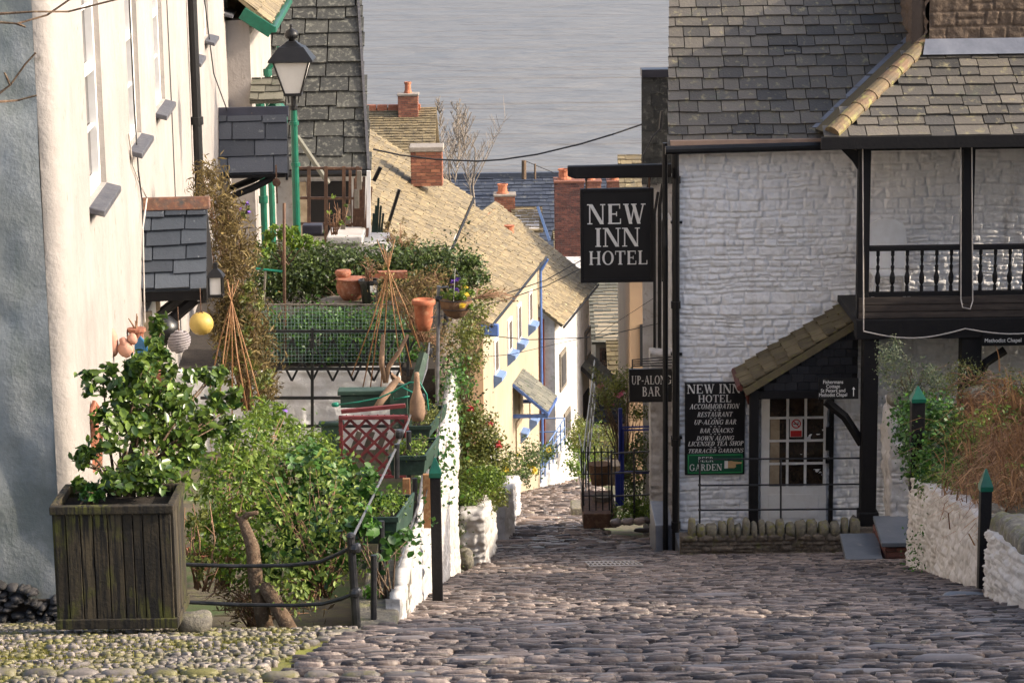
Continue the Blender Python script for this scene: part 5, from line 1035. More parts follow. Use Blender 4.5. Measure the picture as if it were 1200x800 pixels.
for x_, y0, y1, r_ in ((777,215,600,.03),(771,225,420,.022),(781,235,330,.02),(762,205,230,.03)): mb.tube([W(x_, y0, 34.5), W(x_-4, y0+25, 34.5), W(x_-4, y1, 34.5)], r_, 7)
tag(mb.build('pipes', M['black']), 'cluster of thin black pipes on the wall just left of the hotel corner', 'pipes')
p0, p1 = W(750,200,36.8), W(744,138,36.8)
mb = MB(); mb.tube([W(752,205,36.5), W(754,182,36.5), W(765,160,36.5), W(775,150,36.5)], .015, 5); mb.tube([W(774,150,36.5), W(776,130,36.5)], .03, 6); tag(mb.build('wire_bracket', M['iron']), 'iron bracket holding the wire on the slate hung house', 'bracket')
# white block at the corner foot
mb = MB(); a_, b_ = W(766, 643, 30.4), W(790, 605, 30.4); mb.bx(a_.x, xl, 30.0, 31.2, -9.4, b_.z); tag(mb.build('corner_block', M['lead'], bevel=.01), 'smooth grey white block at the foot of the hotel corner', 'block')
relief('rough_buttress', (W(760,600,34).x, 33.4, -10.6), (1,0,0), (0,0,1), .5, 3.6, .03, M['white_old'], inn, seed=91, amp=.04, namp=.08, back=.4, top=lambda u: 3.6)
# ---- unseen cottages right of the view, heights shaped to throw shade on the street
for lab, ya, yb_, zr_o in (('unseen white cottage added right of the view to shade the lower street', 21.2, 28.2, -1.6), ('unseen white cottage added right of the view between the lower and the upper one', 13.2, 21, .4), ('unseen taller white cottage added right of the camera to shade the cobbles', -4, 13, 2.0)):
    oc = thing('house', lab, 'house', (12, (ya+yb_)/2, g(18))); zo = zr_o-2.6; mb = MB(); mb.prism([(9.2, ya, -11), (9.2, ya, zo), (12, ya, zo+2.6), (14.8, ya, zo), (14.8, ya, -11)], (0, yb_-ya, 0)); mb.build('wall', M['plaster'], oc)
    mb = MB(); slates(mb, (9.0, yb_+.2, zo-.15), (0,-1,0), (.73,0,.68), yb_-ya+.4, 4.1, .5, .3, seed=81); slates(mb, (15, ya-.2, zo-.15), (0,1,0), (-.73,0,.68), yb_-ya+.4, 4.1, .5, .3, seed=82); mb.build('roof', M['slate'], oc)
# ================================================================== LEFT FOREGROUND
# planter box of boards
P0 = W(70, 733, 13.42); P1 = W(206, 737, 13.42); zb0 = (P0.z+P1.z)/2+.01; ztop = W(140, 595, 13.42).z; DP = .46
pl = thing('wooden_planter', 'square mossy wooden planter box at the corner of the white house', 'planter', ((P0.x+P1.x)/2, 13.8, zb0)); rnd = random.Random(2)
Wp = P1.x-P0.x; 
def boards(a, b, nb, nrm, seed):
    mb = MB(); a, b = Vector(a), Vector(b); rnd = random.Random(seed); ws = [rnd.uniform(.7, 1.3) for _ in range(nb)]; tt = sum(ws); x = 0; L = (b-a).length; d = (b-a).normalized()
    for q in ws:
        w1 = q/tt*L; c = a+d*(x+w1/2); mb.ob(c+Vector((0,0,(ztop-zb0)/2))+Vector(nrm)*rnd.uniform(0,.004), d*(w1/2-.003), Vector(nrm)*.011, Vector((0,0,(ztop-zb0)/2-.02))); x += w1
    return mb
pf = boards((P0.x, 13.42, zb0), (P1.x, 13.42, zb0), 9, (0,-1,0), 3).build('front_boards', M['planter_wood'], pl, bevel=.003)
boards((P1.x, 13.42, zb0), (P1.x, 13.42+DP, zb0), 7, (1,0,0), 4).build('side_boards', M['planter_wood'], pl, bevel=.003)
boards((P0.x, 13.42, zb0), (P0.x, 13.42+DP, zb0), 7, (-1,0,0), 5).build('side_boards', M['planter_wood'], pl, bevel=.003)
boards((P0.x, 13.42+DP, zb0), (P1.x, 13.42+DP, zb0), 7, (0,1,0), 6).build('back_boards', M['planter_wood'], pl, bevel=.003)
mb = MB(); x0, x1, y0, y1 = P0.x-.02, P1.x+.02, 13.40, 13.44+DP
for a in ((x0,x1,y0-.012,y0+.035),(x0,x1,y1-.035,y1+.012),(x0-.002,x0+.04,y0+.036,y1-.036),(x1-.04,x1+.002,y0+.036,y1-.036)): mb.bx(*a, ztop-.03, ztop+.02)
mb.build('rim', M['planter_wood'], pl, bevel=.006)
mb = MB()
for a in ((x0,x1,y0-.008,y0+.02),(x1-.02,x1+.004,y0+.021,y1)): mb.bx(*a, zb0-.01, zb0+.05)
mb.build('base_rail', M['planter_wood'], pl, bevel=.005)
mb = MB(); mb.bx(P0.x+.01, P1.x-.01, 13.45, 13.42+DP-.02, ztop-.14, ztop-.05); mb.build('soil', M['soil'], pl)
MB().bx(P0.x+.014, P1.x-.014, 13.436, 13.42+DP-.016, zb0, ztop-.12).build('liner', M['soil'], pl)
# camellia
Yc = 13.9
def at(x, y, Y): return tuple(W(x, y, Y))
bush('camellia', 'glossy camellia bush growing out of the wooden planter', 'shrub', (P0.x+.33, Yc, ztop-.05),
  [at(150,450,14.0), at(200,465,14.2), at(130,500,13.8), at(170,500,14.0), at(215,520,14.3), at(160,555,13.75), at(118,448,13.9), at(228,435,14.4), at(186,398,14.4), at(190,425,14.3), at(262,465,14.6), at(100,535,13.8), at(240,490,14.5), at(200,560,14.0), at(250,440,14.5), at(92,570,13.7), at(165,425,14.0), at(275,500,14.8)],
  [(.13,.2,.1),(.14,.2,.13),(.13,.2,.12),(.14,.2,.12),(.15,.2,.12),(.2,.2,.09),(.1,.15,.07),(.09,.15,.07),(.04,.1,.12),(.08,.12,.09),(.09,.15,.08),(.06,.1,.07),(.1,.15,.1),(.12,.15,.09),(.07,.1,.06),(.06,.08,.04),(.09,.12,.06),(.08,.12,.08)], 5000, .056, M['leaf_camellia'], 7, fine=True, stems=34, stem_r=.011, clump=.4, asp=.6)
bush('sprig', 'small dark leaves at the left rim of the planter soil', 'plant', (P0.x+.15, 13.6, ztop-.05), [at(105,576,13.6), at(120,570,13.65)], [(.08,.1,.05),(.1,.1,.05)], 260, .05, M['leaf_ivy'], 8, fine=True, stems=4)
# garden shrubs
bush('shrub', 'bright green sunlit shrub directly right of the camellia', 'shrub', at(260,690,15.2), [at(255,530,15.4), at(285,515,15.8), at(310,545,16), at(265,580,15.2), at(300,600,15.3), at(245,630,15), at(285,650,15), at(330,500,16.6)],
  [(.16,.3,.18),(.18,.3,.16),(.2,.3,.2),(.2,.3,.2),(.2,.3,.2),(.14,.25,.2),(.2,.25,.2),(.15,.25,.12)], 5000, .04, M['leaf_fresh'], 21, fine=True, stems=30, stem_r=.006, clump=.32, stem_m=M['twig'])
bush('ivy', 'dark ivy mass sprawling behind the black rails and log props', 'ivy', at(360,700,15.2), [at(350,560,16), at(385,580,15.8), at(400,615,15.5), at(360,630,15.2), at(395,560,16.4), at(330,600,15.6), at(430,570,15.8), at(385,655,15), at(340,660,15)],
  [(.2,.3,.2),(.2,.3,.18),(.18,.3,.2),(.2,.3,.2),(.2,.3,.12),(.2,.3,.2),(.12,.2,.1),(.2,.25,.18),(.2,.2,.2)], 4300, .046, M['leaf_ivy'], 22, fine=True, stems=34, stem_r=.006, stem_m=M['twig'], clump=.3, asp=.8)
bush('shrub', 'grey green low shrub in the garden hollow left of the red lattice', 'shrub', at(350,600,18), [at(340,520,18), at(365,535,17.8), at(310,490,18.5), at(380,520,18.5)], [(.2,.3,.12),(.18,.3,.14),(.16,.3,.12),(.1,.2,.12)], 1800, .04, M['leaf_fresh'], 23, stems=8, clump=.5)
bush('ivy', 'trailing ivy sprays hanging under the lowest green window box', 'ivy', at(455,700,14.6), [at(455,645,14.6), at(420,620,14.6), at(440,700,14.5), at(470,640,14.9), at(430,585,15.2)], [(.1,.1,.08),(.1,.1,.08),(.05,.08,.08),(.08,.1,.07),(.12,.15,.07)], 520, .055, M['leaf_ivy'], 24, fine=True, stems=10, clump=.7, asp=.85)
bush('grass_clump', 'tuft of strappy leaves with violet flowers under the bamboo canes', 'plant', at(318,520,19), [at(318,485,19)], [(.14,.15,.1)], 260, .12, M['leaf_fresh'], 25, asp=.12, up_=0, clump=.5, stems=0, flowers=(10,.05,M['fl_purple']))
bush('withered_shrub', 'tangle of bare brown stems low behind the black rails', 'plant', at(300,735,14.9), [at(270,700,14.9), at(310,705,14.9), at(350,700,14.9)], [(.2,.15,.16),(.2,.15,.16),(.2,.15,.16)], 500, .05, M['leaf_dry'], 26, stems=46, stem_r=.007, stem_m=M['twig'], clump=.6, asp=.3)
bush('fuchsia', 'reddish brown berried shrub among the green near the clay pot', 'shrub', at(235,690,14.7), [at(232,600,14.7), at(240,660,14.6)], [(.1,.15,.14),(.1,.12,.12)], 500, .035, M['leaf_olive'], 27, stems=10, stem_m=M['twig'])
mb = MB(); p = W(233, 648, 14.9); mb.lathe([(.05,-.11),(.075,.0),(.09,.0),(.09,.03),(.078,.03),(.07,-.02)], p, 16); tag(mb.build('flower_pot', M['terracotta'], smooth=False), 'clay pot half hidden in the greenery right of the wooden planter', 'pot')
# log props
for pts, rr_, lab in (([(283,606,14.7),(296,640,14.6),(300,680,14.55),(314,747,14.45)], [.03,.045,.05,.055], 'tall mossy log leaning upright against the black rails'), ([(308,684,14.5),(322,705,14.45),(346,750,14.2)], [.045,.05,.05], 'short pale brown log leaning at a slant beside the taller one')):
    mb = MB(); mb.tube([W(*q) for q in pts], rr_, 9); 
    if len(pts) == 4: mb.tube([W(283,610,14.7), W(290,603,14.68), W(302,600,14.65)], [.025,.02,.012], 7); mb.tube([W(285,612,14.7), W(276,604,14.72)], [.02,.01], 6)
    tag(mb.build('log', M['bark'], smooth=True), lab, 'log')
# black rails at the front
fr = thing('railing', 'low black iron rails curving from the planter to their post', 'railing', at(415,735,14.0)); mb = MB(); Yr = 14.15
mb.tube([W(218,661,Yr+.1), W(280,663,Yr+.1), W(340,662,Yr+.05), W(375,658,Yr), W(398,648,14.05), W(414,640,14.0)], .013, 8); mb.tube([W(218,705,Yr+.1), W(280,708,Yr+.1), W(345,709,Yr+.05), W(378,707,Yr), W(400,701,14.05), W(415,695,14.0)], .013, 8); mb.build('rails', M['iron'], fr)
mb = MB(); a, b = W(418,737,14.0), W(411,628,14.0); mb.tube([a, b], [.028,.024], 10); mb.rock(b, (.03,.03,.025), 1, 8, 6, 0, 0, 2); mb.build('post', M['iron'], fr)
for y in (642, 694): MB().rock(W(417,y,13.98), (.035,.035,.03), 1, 8, 6, .1, 0, 2.4).build('knuckle', M['iron'], fr)
# boulders and kerb stones
for x, y, Y, r, m_, lab, s_ in ((229,728,13.6,(.1,.09,.06),'boulder','rounded green boulder at the right foot of the planter',1),(397,749,13.35,(.17,.08,.055),'boulder','long flat stone block under the black rail post',2),
    (418,775,12.6,(.07,.07,.055),'boulder','round stone near the corner of the mossy apron',4),(395,781,12.5,(.07,.05,.045),'cobble_pale','pale stone left of the round one at the apron corner',5),(432,770,12.8,(.05,.06,.055),'boulder','small brown stone between the apron corner and the street',6),(372,788,12.3,(.06,.05,.04),'cobble_pale','low pale stone at the left end of the apron corner stones',7)):
    mb = MB(); mb.rock(W(x,y,Y), r, s_, 14, 8, .06, 0, 3); tag(mb.build('boulder', M[m_], smooth=True), lab, 'stone')
# garden steps behind the post
gs = thing('garden_steps', 'worn grey stone steps between the railing and the white wall', 'steps', at(460,735,14.2))
for i, (x, y, Y, hw) in enumerate(((452,735,14.1,.12),(463,712,14.9,.13),(468,690,15.7,.13),(474,668,16.6,.13),(480,650,17.5,.13),(486,633,18.4,.13))):
    c = W(x, y, Y); MB().bx(c.x-hw*1.7, c.x+hw*.6, Y-.15, Y+.75, c.z-.4, c.z+.04+.02*(i%2)).build('tread', M['boulder'], gs, bevel=.02)
# ---- the white wall down the left of the street
wl = thing('garden_wall', 'thin rough white garden wall running down the street behind the tipped post', 'wall', (-.7, 18, g(18)))
xw0, xw1 = -.735, -.60; Ya, Yb = 14.35, 24.6; dW = Vector((xw1-xw0, Yb-Ya, 0)).normalized(); Lw = (Yb-Ya)/dW.y; zb_w = g(Yb)-.3
ztopw = lambda Y: float(np.interp(Y, [14.35, 15.5, 17, 19, 22, 24.6], [-4.55, -4.66, -4.80, -5.0, -5.2, -5.33]))
relief('skin', (xw0, Ya, zb_w), dW, (0,0,1), Lw, 3.2, .022, M['white_old'], wl, seed=55, sh=(.08,.18), sw=(.12,.35), amp=.02, namp=.018, joint=.03, top=lambda u: ztopw(Ya+u*dW.y)-zb_w+.01*math.sin(u*9), back=.07)
relief('end_face', (xw0-.08, Ya-.0, g(Ya)-.1), (1,0,0), (0,0,1), .09, ztopw(Ya)-g(Ya)+.1, .02, M['white_old'], wl, seed=56, amp=.02, namp=.03)
def tippost(x, ytip, ysh, ybot, Y, wd, lab, m='black'):
    a, b, c = W(x, ybot, Y), W(x, ysh, Y), W(x, ytip, Y); r_ = thing('post', lab, 'post', a); h = wd/2
    MB().bx(b.x-h, b.x+h, Y-h, Y+h, a.z, b.z).build('shaft', M['timber_black'], r_, bevel=.006); q = MB(); z0 = b.z-.0
    q.lathe([(h+.006, 0), (h+.006, .035), (.006, c.z-b.z)], (b.x, Y, z0), 4, sq=True); q.build('tip', M['green_tip'], r_); return r_
tippost(510, 536, 558, 704, 17.0, .078, 'black post with green pointed tip in front of the thin white wall')
tippost(508.5, 514, 533, 600, 18.6, .075, 'black post with green tip directly behind another along the thin white wall')
tippost(1155, 549, 574, 702, 17.4, .085, 'black post with bright green tip between the two white walls at right')
tippost(1075.5, 452, 470, 575, 22.6, .13, 'black post with green tip among the ivy at the far end of the bank')
tippost(1173, 580, 594, 660, 19.4, .08, 'small green tipped post beside stones at the right edge')
mb = MB(); mb.tube([W(455,660,14.6), W(495,600,16.8), W(512,520,18), W(522,450,21)], .004, 4); tag(mb.build('wire', M['cable']), 'thin wire trailing along the thin white wall', 'wire')
# ---- railing up the garden edge with window boxes
rg = thing('handrail', 'galvanised twin handrail climbing beside the green window boxes', 'handrail', at(415,640,14.1)); mb = MB()
mb.tube([W(413,630,14.0), W(450,555,15.8), W(478,495,18.5), W(500,432,21.5), W(503,402,23)], .009, 8); mb.tube([W(440,738,14.2), W(470,655,15.5), W(490,592,17), W(500,520,19)], .009, 8); mb.build('rails', M['galv'], rg); mb = MB()
for x, yt, yb, Y in ((438,650,748,14.15),(447,610,706,14.8),(479,505,640,17.5),(486,560,640,17.0),(465,520,560,17)): MB().tube([W(x,yb,Y), W(x,yt,Y)], .02, 8).build('post', M['iron'], rg)
for x, y, Y in ((468,508,17.4),(494,466,20),(503,412,22.8)): MB().rock(W(x,y,Y), (.035,.05,.035), 2, 8, 6, .05, 0, 3).build('coupling', M['iron'], rg)
def wbox(x0, x1, yt, yb, Y, ln, sk, lab, seed):
    a, b = W(x0, yb, Y), W(x1, yt, Y); r_ = thing('window_box', lab, 'window box', ((a.x+b.x)/2, Y, a.z)); s_ = Vector((sk, ln, 0)); t_ = .014
    bl, br, tr, tl = Vector((a.x+.02, Y, a.z)), Vector((b.x-.02, Y, a.z)), Vector((b.x, Y, b.z)), Vector((a.x, Y, b.z))
    mb = MB(); mb.prism([bl, br, tr, tl], (0,.016,0)); mb.bar((a.x-.005, Y-.006, b.z-.012), (b.x+.005, Y-.006, b.z-.012), .02, .035, (0,1,0)); mb.build('front_panel', M['green_box'], r_, bevel=.003)
    mb = MB(); mb.prism([br+Vector((0,.017,0)), br+s_, tr+s_+Vector((0,0,.02)), tr+Vector((0,.017,.0))], (-.016,0,0)); mb.build('side_panel', M['green_box_pale'], r_, bevel=.003)
    mb = MB(); mb.prism([bl+Vector((0,.017,0)), bl+s_, tl+s_, tl+Vector((0,.017,0))], (.016,0,0)); mb.prism([bl+s_, br+s_, tr+s_, tl+s_], (0,.016,0)); mb.build('back_panel', M['green_box'], r_)
    mb = MB(); z = b.z-.03; mb.prism([Vector((a.x+.02, Y+.02, z)), Vector((b.x-.02, Y+.02, z)), Vector((b.x-.02, Y, z))+s_*.97, Vector((a.x+.02, Y, z))+s_*.97], (0,0,-.05)); mb.build('soil', M['soil'], r_)
    c = Vector(((a.x+b.x)/2, Y, b.z))+s_*.5
    bush('box_plants', 'pale green succulents filling the '+lab.split(' green ')[0]+' window box', 'plant', c-Vector((0,0,.03)), [tuple(c+s_*.25*k) for k in (-1,0,1)], [((b.x-a.x)*.42, ln*.22, .06)]*3, 900, .024, M['leaf_olive' if seed == 3 else 'leaf_fresh'], seed, stems=3, clump=.5)
wbox(423, 466, 606, 637, 14.9, .55, .09, 'lowest green window box on the handrail, nearest the street', 1)
wbox(456, 499, 534, 557, 17.4, .55, .09, 'middle green window box on the handrail', 2)
wbox(476, 505, 499, 514, 19.6, .75, .12, 'topmost green window box on the handrail', 3)
for x, y0, y1, Y, lab in ((501,555,618,17.2,'upper'),(477,560,598,16.8,'lower')): 
    mb = MB(); a, b = W(x,y1,Y), W(x,y0,Y); mb.bx(a.x-.028, a.x+.028, Y-.02, Y+.02, a.z, b.z); tag(mb.build('stake', M['cane'], bevel=.005), lab+' reddish wooden stake standing under the middle window box', 'stake')
# red lattice with green bench behind
Yl = 18.6; lt = thing('lattice_panel', 'dark red wooden lattice panel with frame before the green bench', 'lattice', at(438,560,Yl)); a, b = W(399,560,Yl), W(478,486,Yl)
mb = MB(); mb.bx(a.x, a.x+.03, Yl-.02, Yl+.02, a.z, b.z); mb.bx(b.x-.03, b.x, Yl-.02, Yl+.02, a.z, b.z); mb.bx(a.x, b.x, Yl-.025, Yl+.015, b.z-.03, b.z); mb.bx(a.x, b.x, Yl-.025, Yl+.015, a.z, a.z+.025); mb.build('frame', M['wood_red'], lt, bevel=.003)
mb = MB(); Wd, Hd = b.x-a.x, b.z-a.z; st_ = .125
for sgn, yo in ((1, -.004), (-1, .010)):
    k = -Hd
    while k < Wd:
        t0 = max(0, -k); t1 = min(Hd, Wd-k)
        if t1-t0 > .04:
            p, q = ((a.x+k+t0, a.z+t0), (a.x+k+t1, a.z+t1)) if sgn > 0 else ((b.x-k-t0, a.z+t0), (b.x-k-t1, a.z+t1))
            mb.bar((p[0], Yl+yo, p[1]), (q[0], Yl+yo, q[1]), .022, .008, (1,0,-sgn))
        k += st_
mb.build('slats', M['wood_red'], lt)
bn = thing('garden_bench', 'dark green garden bench with curved arm behind the red lattice', 'bench', at(450,540,20)); Yq = 20.2
mb = MB(); a, b = W(397,462,Yq), W(500,474,Yq); mb.bx(W(399,460,Yq).x, W(460,460,Yq).x, Yq-.05, Yq+.0, W(430,476,Yq).z, W(430,462,Yq).z); mb.bx(W(396,460,Yq).x, W(462,460,Yq).x, Yq-.07, Yq+.1, W(430,461,Yq).z, W(430,456,Yq).z); mb.build('back_rail', M['green_box_pale'], bn, bevel=.006)
mb = MB(); mb.bx(W(457,460,Yq).x, W(478,460,Yq).x, Yq-.1, Yq-.05, W(430,500,Yq).z, W(430,448,Yq).z); mb.build('leg', M['green_box_pale'], bn, bevel=.006); mb = MB(); mb.bx(W(375,460,Yq).x, W(400,460,Yq).x, Yq-.0, Yq+.05, W(430,545,Yq).z, W(430,498,Yq).z); mb.bx(W(372,460,Yq).x, W(402,460,Yq).x, Yq-.02, Yq+.06, W(430,498,Yq).z, W(430,494,Yq).z); mb.build('leg', M['green_box_pale'], bn, bevel=.006)
mb = MB()
for k in range(5): c = W(415+k*15, 528, Yq+.1); mb.bar((c.x-.06, Yq+.15, c.z-.12), (c.x+.05, Yq+.15, c.z+.16), .05, .02)
mb.build('slats', M['wood_grey'], bn)
mb = MB(); pts = [W(478,500,Yq), W(481,470,Yq), W(490,440,Yq+.1), W(497,414,Yq+.2)]; mb.tube(pts, [.05,.055,.05,.04], 4); mb.build('arm', M['green_box_pale'], bn)
mb = MB(); mb.bar(W(400,482,19.4), W(475,475,19.4), .045, .03, (0,1,0)); tag(mb.build('plank', M['wood_red']), 'rusty red plank lying across above the red lattice', 'plank')
mb = MB(); pts = [W(396,474,19.2), W(420,471,19.2), W(445,466,19.2), W(462,458,19.2), W(480,448,19.2), W(492,448,19.2), W(500,462,19.2), W(502,480,19.2), W(496,476,19.2), W(488,462,19.2), W(470,453,19.2), W(459,461,19.2), W(462,468,19.2), W(480,464,19.2)]
mb.tube(pts, .007, 6); mb.rock(W(393,474,19.2), (.03,.02,.02), 1, 8, 6, .1); tag(mb.build('hose', M['hose'], smooth=True), 'turquoise green hose looped over bench and handrail', 'hose')
mb = MB(); mb.lathe([(.045,-.16),(.065,-.1),(.06,0),(.028,.1),(.022,.2),(.018,.24)], W(489,470,18.9), 14); tag(mb.build('bundle', M['tan'], smooth=True), 'tan cloth wrapped bundle standing on the handrail', 'bundle')
mb = MB(); mb.tube([W(441,478,19.8), W(452,462,19.9), W(463,448,20), W(468,442,20)], [.03,.035,.03,.015], 7); tag(mb.build('driftwood', M['tan'], smooth=True), 'pale forked branch lying behind the red lattice', 'driftwood')
# ---- terrace retaining wall (whitewashed) and its black lattice railing with mesh
Yt = 24.0; tw = thing('terrace_wall', 'low whitewashed wall below the meshed railing', 'wall', at(400,500,Yt)); a = W(225,508,Yt)
relief('skin', (-4.0, Yt, -6.15), (1,0,0), (0,0,1), 2.85, 1.0, .03, M['white_stone'], tw, seed=66, amp=.02, namp=.02, back=.15)
mr = thing('railing', 'black lattice railing backed with wire mesh on the upper garden terrace', 'railing', at(390,470,23.7)); Ym = 23.7; mb = MB()
for y, x0_, x1_ in ((388,305,482),(432,240,478),(466,235,478),(499,235,478)): mb.bar(W(x0_,y,Ym), W(x1_,y,Ym), .022, .03, (0,1,0))
for x, y0, y1 in ((366,384,505),(478,395,440)): mb.bar(W(x,y1,Ym), W(x,y0,Ym), .03, .03)
mb.build('rails', M['iron'], mr); mb = MB(); x = 318
while x < 480:
    for q, w_ in ((x, 1), (x, -1)): mb.bar(W(q, 446, Ym+.03+.01*w_), W(q+w_*24, 398, Ym+.03+.01*w_), .022, .014)
    x += 24
mb.build('lattice', M['iron'], mr); mb = MB()
for k in range(42): x = 305+k*4.1; mb.tube([W(x,425,Ym-.1), W(x-2+k*.1,357,Ym+.25)], .0022, 3, False)
for k in range(17): y = 357+k*4.2; mb.tube([W(305,y,Ym+.25-.35*k/16), W(475,y,Ym+.25-.35*k/16)], .0022, 3, False)
mb.build('wire_mesh', M['wire'], mr); mb = MB(); mb.tube([W(303,357,Ym+.25), W(475,357,Ym+.25)], .009, 5); mb.tube([W(303,357,Ym+.25), W(284,388,Ym+.1)], .02, 5); mb.build('mesh_frame', M['wood_grey'], mr)
# hedge behind
bush('hedge', 'clipped dark green hedge across the upper garden terrace', 'hedge', at(410,360,26), [at(x,320,26+.3*(x%3)) for x in (320,350,380,410,440,470,500)]+[at(530,312,26.5), at(555,318,26.5)], [(.28,.4,.3)]*7+[(.24,.3,.2),(.18,.25,.16)], 30000, .045, M['leaf_hedge'], 31, stems=20, clump=.35, shell=.6)
bush('shrub', 'fresh green shrub at the left end of the hedge by the green pipe', 'shrub', at(335,310,25.4), [at(325,275,25.4), at(345,280,25.3), at(310,290,25.3), at(365,285,25.4)], [(.14,.2,.14),(.12,.2,.1),(.1,.2,.1),(.12,.2,.06)], 1900, .045, M['leaf_fresh'], 32, fine=True, stems=8)
bush('ivy', 'dark ivy filling the space behind the wire mesh', 'ivy', at(390,430,24.6), [at(x,393,24.5) for x in (300,335,370,405,440,470)], [(.26,.22,.3)]*6, 9000, .05, M['leaf_ivy'], 33, stems=10, clump=.45)
bush('shrub', 'bare purplish bush in front of the golden roof, above the hedge', 'shrub', at(470,300,27), [at(462,272,27), at(480,285,27)], [(.16,.2,.14),(.14,.2,.1)], 500, .03, M['leaf_dry'], 34, stems=30, stem_r=.006, stem_m=M['twig'])
bush('shrub', 'reddish leafed shrub above the hanging basket', 'shrub', at(510,330,25), [at(490,335,25), at(515,325,25), at(475,350,25.2)], [(.16,.2,.14),(.16,.2,.1),(.12,.2,.16)], 1100, .03, M['leaf_dry'], 35, stems=30, stem_r=.005, stem_m=M['twig'], clump=.6)
# ivy hanging over the corner towards the street
bush('trailing_ivy', 'ivy trailing down the terrace corner under the hanging basket', 'ivy', at(545,470,24.8), [at(545,390,24.8), at(550,420,24.9), at(540,445,25), at(558,365,25.2), at(565,395,25.2), at(535,470,25), at(570,345,25.6)], [(.14,.2,.18),(.15,.2,.16),(.12,.2,.14),(.14,.2,.12),(.1,.15,.12),(.08,.15,.1),(.14,.2,.05)], 3600, .034, M['leaf_olive'], 36, stems=30, stem_r=.005, clump=.5)
relief('terrace_side', (-.74, 24.7, -9.5), (0.02,1,0), (0,0,1), 5.5, 4.2, .06, M['rubble'], tw, seed=67, amp=.04, namp=.05, back=.12)
bush('ivy_curtain', 'dark ivy covering the terrace side wall above the street bush', 'ivy', at(545,520,27), [(-.68, y, z) for y in (25.3,26.8,28.5,30.5,32.5) for z in (-5.5,-6.2,-7.0,-7.8)], [(.14,.9,.45)]*20, 6500, .05, M['leaf_hedge'], 37, stems=0, clump=.4)
bush('flowering_bush', 'rounded bush with small red flowers at the left edge of the street', 'shrub', at(560,600,27.4), [at(558,510,27.6), at(572,540,27.4), at(550,560,27), at(575,580,27), at(545,490,27.8), at(555,590,26.8)], [(.26,.4,.24),(.22,.4,.24),(.22,.35,.24),(.16,.3,.16),(.2,.3,.16),(.2,.3,.14)], 11000, .045, M['leaf_olive'], 38, stems=20, clump=.4, flowers=(260,.05,M['fl_red']))
bush('leafy_plant', 'bright green leafy clump at the bottom of the red flowered bush', 'shrub', at(560,610,26.4), [at(560,566,26.4), at(545,580,26.2), at(575,560,26.6)], [(.2,.3,.14),(.16,.2,.1),(.14,.2,.12)], 3300, .035, M['leaf_fresh'], 39, stems=8, clump=.5)
w2 = thing('wall_pier', 'short rough white wall end below the red flowered bush', 'wall', at(555,655,26)); a, b = W(539,652,25.8), W(568,600,25.8)
relief('face', (a.x, 25.8, a.z-.25), (1,0,0), (0,0,1), b.x-a.x, b.z-a.z+.25, .016, M['white_old'], w2, seed=68, amp=.05, namp=.06, sh=(.1,.2), sw=(.15,.3), joint=.05, back=.3); relief('side', (b.x, 25.82, a.z-.25), (.03,1,0), (0,0,1), 3.5, b.z-a.z+.2, .04, M['white_old'], w2, seed=69, amp=.04, namp=.06, back=.2)
mb = MB(); mb.rock(W(545,655,25.3), (.11,.15,.12), 5, 12, 8, .1, 0, 2.4); tag(mb.build('boulder', M['boulder'], smooth=True), 'brown rock at the foot of the rough white wall end', 'stone')
w4 = thing('wall_pier', 'rough white wall by the street before the blue stair', 'wall', at(583,600,34)); a, b = W(572,612,33), W(592,540,33)
relief('side', (b.x, 33, g(45)-.3), (.015,1,0), (0,0,1), 12, 5, .07, M['white_old'], w4, seed=70, amp=.04, namp=.05, back=.3, top=lambda u: g(33+u)+.75-g(45)+.3)
bush('potted_plants', 'dark plants with yellow flowers below the cream house canopy', 'plant', G(615,572), [at(600,545,49), at(622,535,49.5), at(612,555,48.5), at(595,565,48), at(640,528,50)], [(.3,.4,.3),(.3,.4,.35),(.3,.3,.25),(.2,.3,.2),(.2,.3,.25)], 2600, .07, M['leaf_hedge'], 40, stems=8, clump=.45, flowers=(26,.13,M['fl_yellow']))
bush('shrub', 'bush at the end of the street under the white house', 'shrub', at(680,555,66), [at(682,520,66), at(690,540,64), at(675,548,62), at(690,505,66)], [(.4,.4,.6),(.4,.4,.5),(.25,.4,.3),(.3,.3,.4)], 2600, .09, M['leaf_fresh'], 41, stems=8, clump=.45)
# ---- upper terrace clutter
mb = MB(); c = W(405,353,24.9); mb.lathe([(.27,-.02),(.28,0),(.27,.02)], c, 24); tb = thing('garden_table', 'round weathered table top carrying the pots', 'table', c-Vector((0,0,.4))); mb.build('table_top', M['wood_grey'], tb); mb = MB(); mb.tube([c, c-Vector((0,0,.45))], .04, 8); mb.build('leg', M['wood_grey'], tb)
c = W(412,338,24.9); p_ = thing('plant_pot', 'wide brown glazed pot on the round garden table', 'pot', c-Vector((0,0,.12))); MB().lathe([(.09,-.12),(.15,-.05),(.165,.03),(.15,.09),(.17,.11),(.14,.11)], c, 18).build('pot', M['terracotta'], p_, smooth=True)
c = W(402,322,25); p_ = thing('plant_pot', 'small tilted terracotta pot behind the wide brown pot', 'pot', c-Vector((0,0,.06))); MB().lathe([(.05,-.09),(.08,.0),(.09,.02),(.08,.05),(.06,.05)], c, 16).build('pot', M['terracotta'], p_, smooth=True)
c = W(433,355,24.7); p_ = thing('plastic_pot', 'black plastic plant pot with white label at the table edge', 'pot', c); MB().lathe([(.075,0),(.1,.22),(.112,.22),(.112,.25),(.098,.25),(.09,.2)], c, 18).build('pot', M['plastic_black'], p_); q = W(437,339,24.58); MB().bx(q.x-.03, q.x+.035, 24.588, 24.592, q.z-.035, q.z+.035).build('label', M['label'], p_)
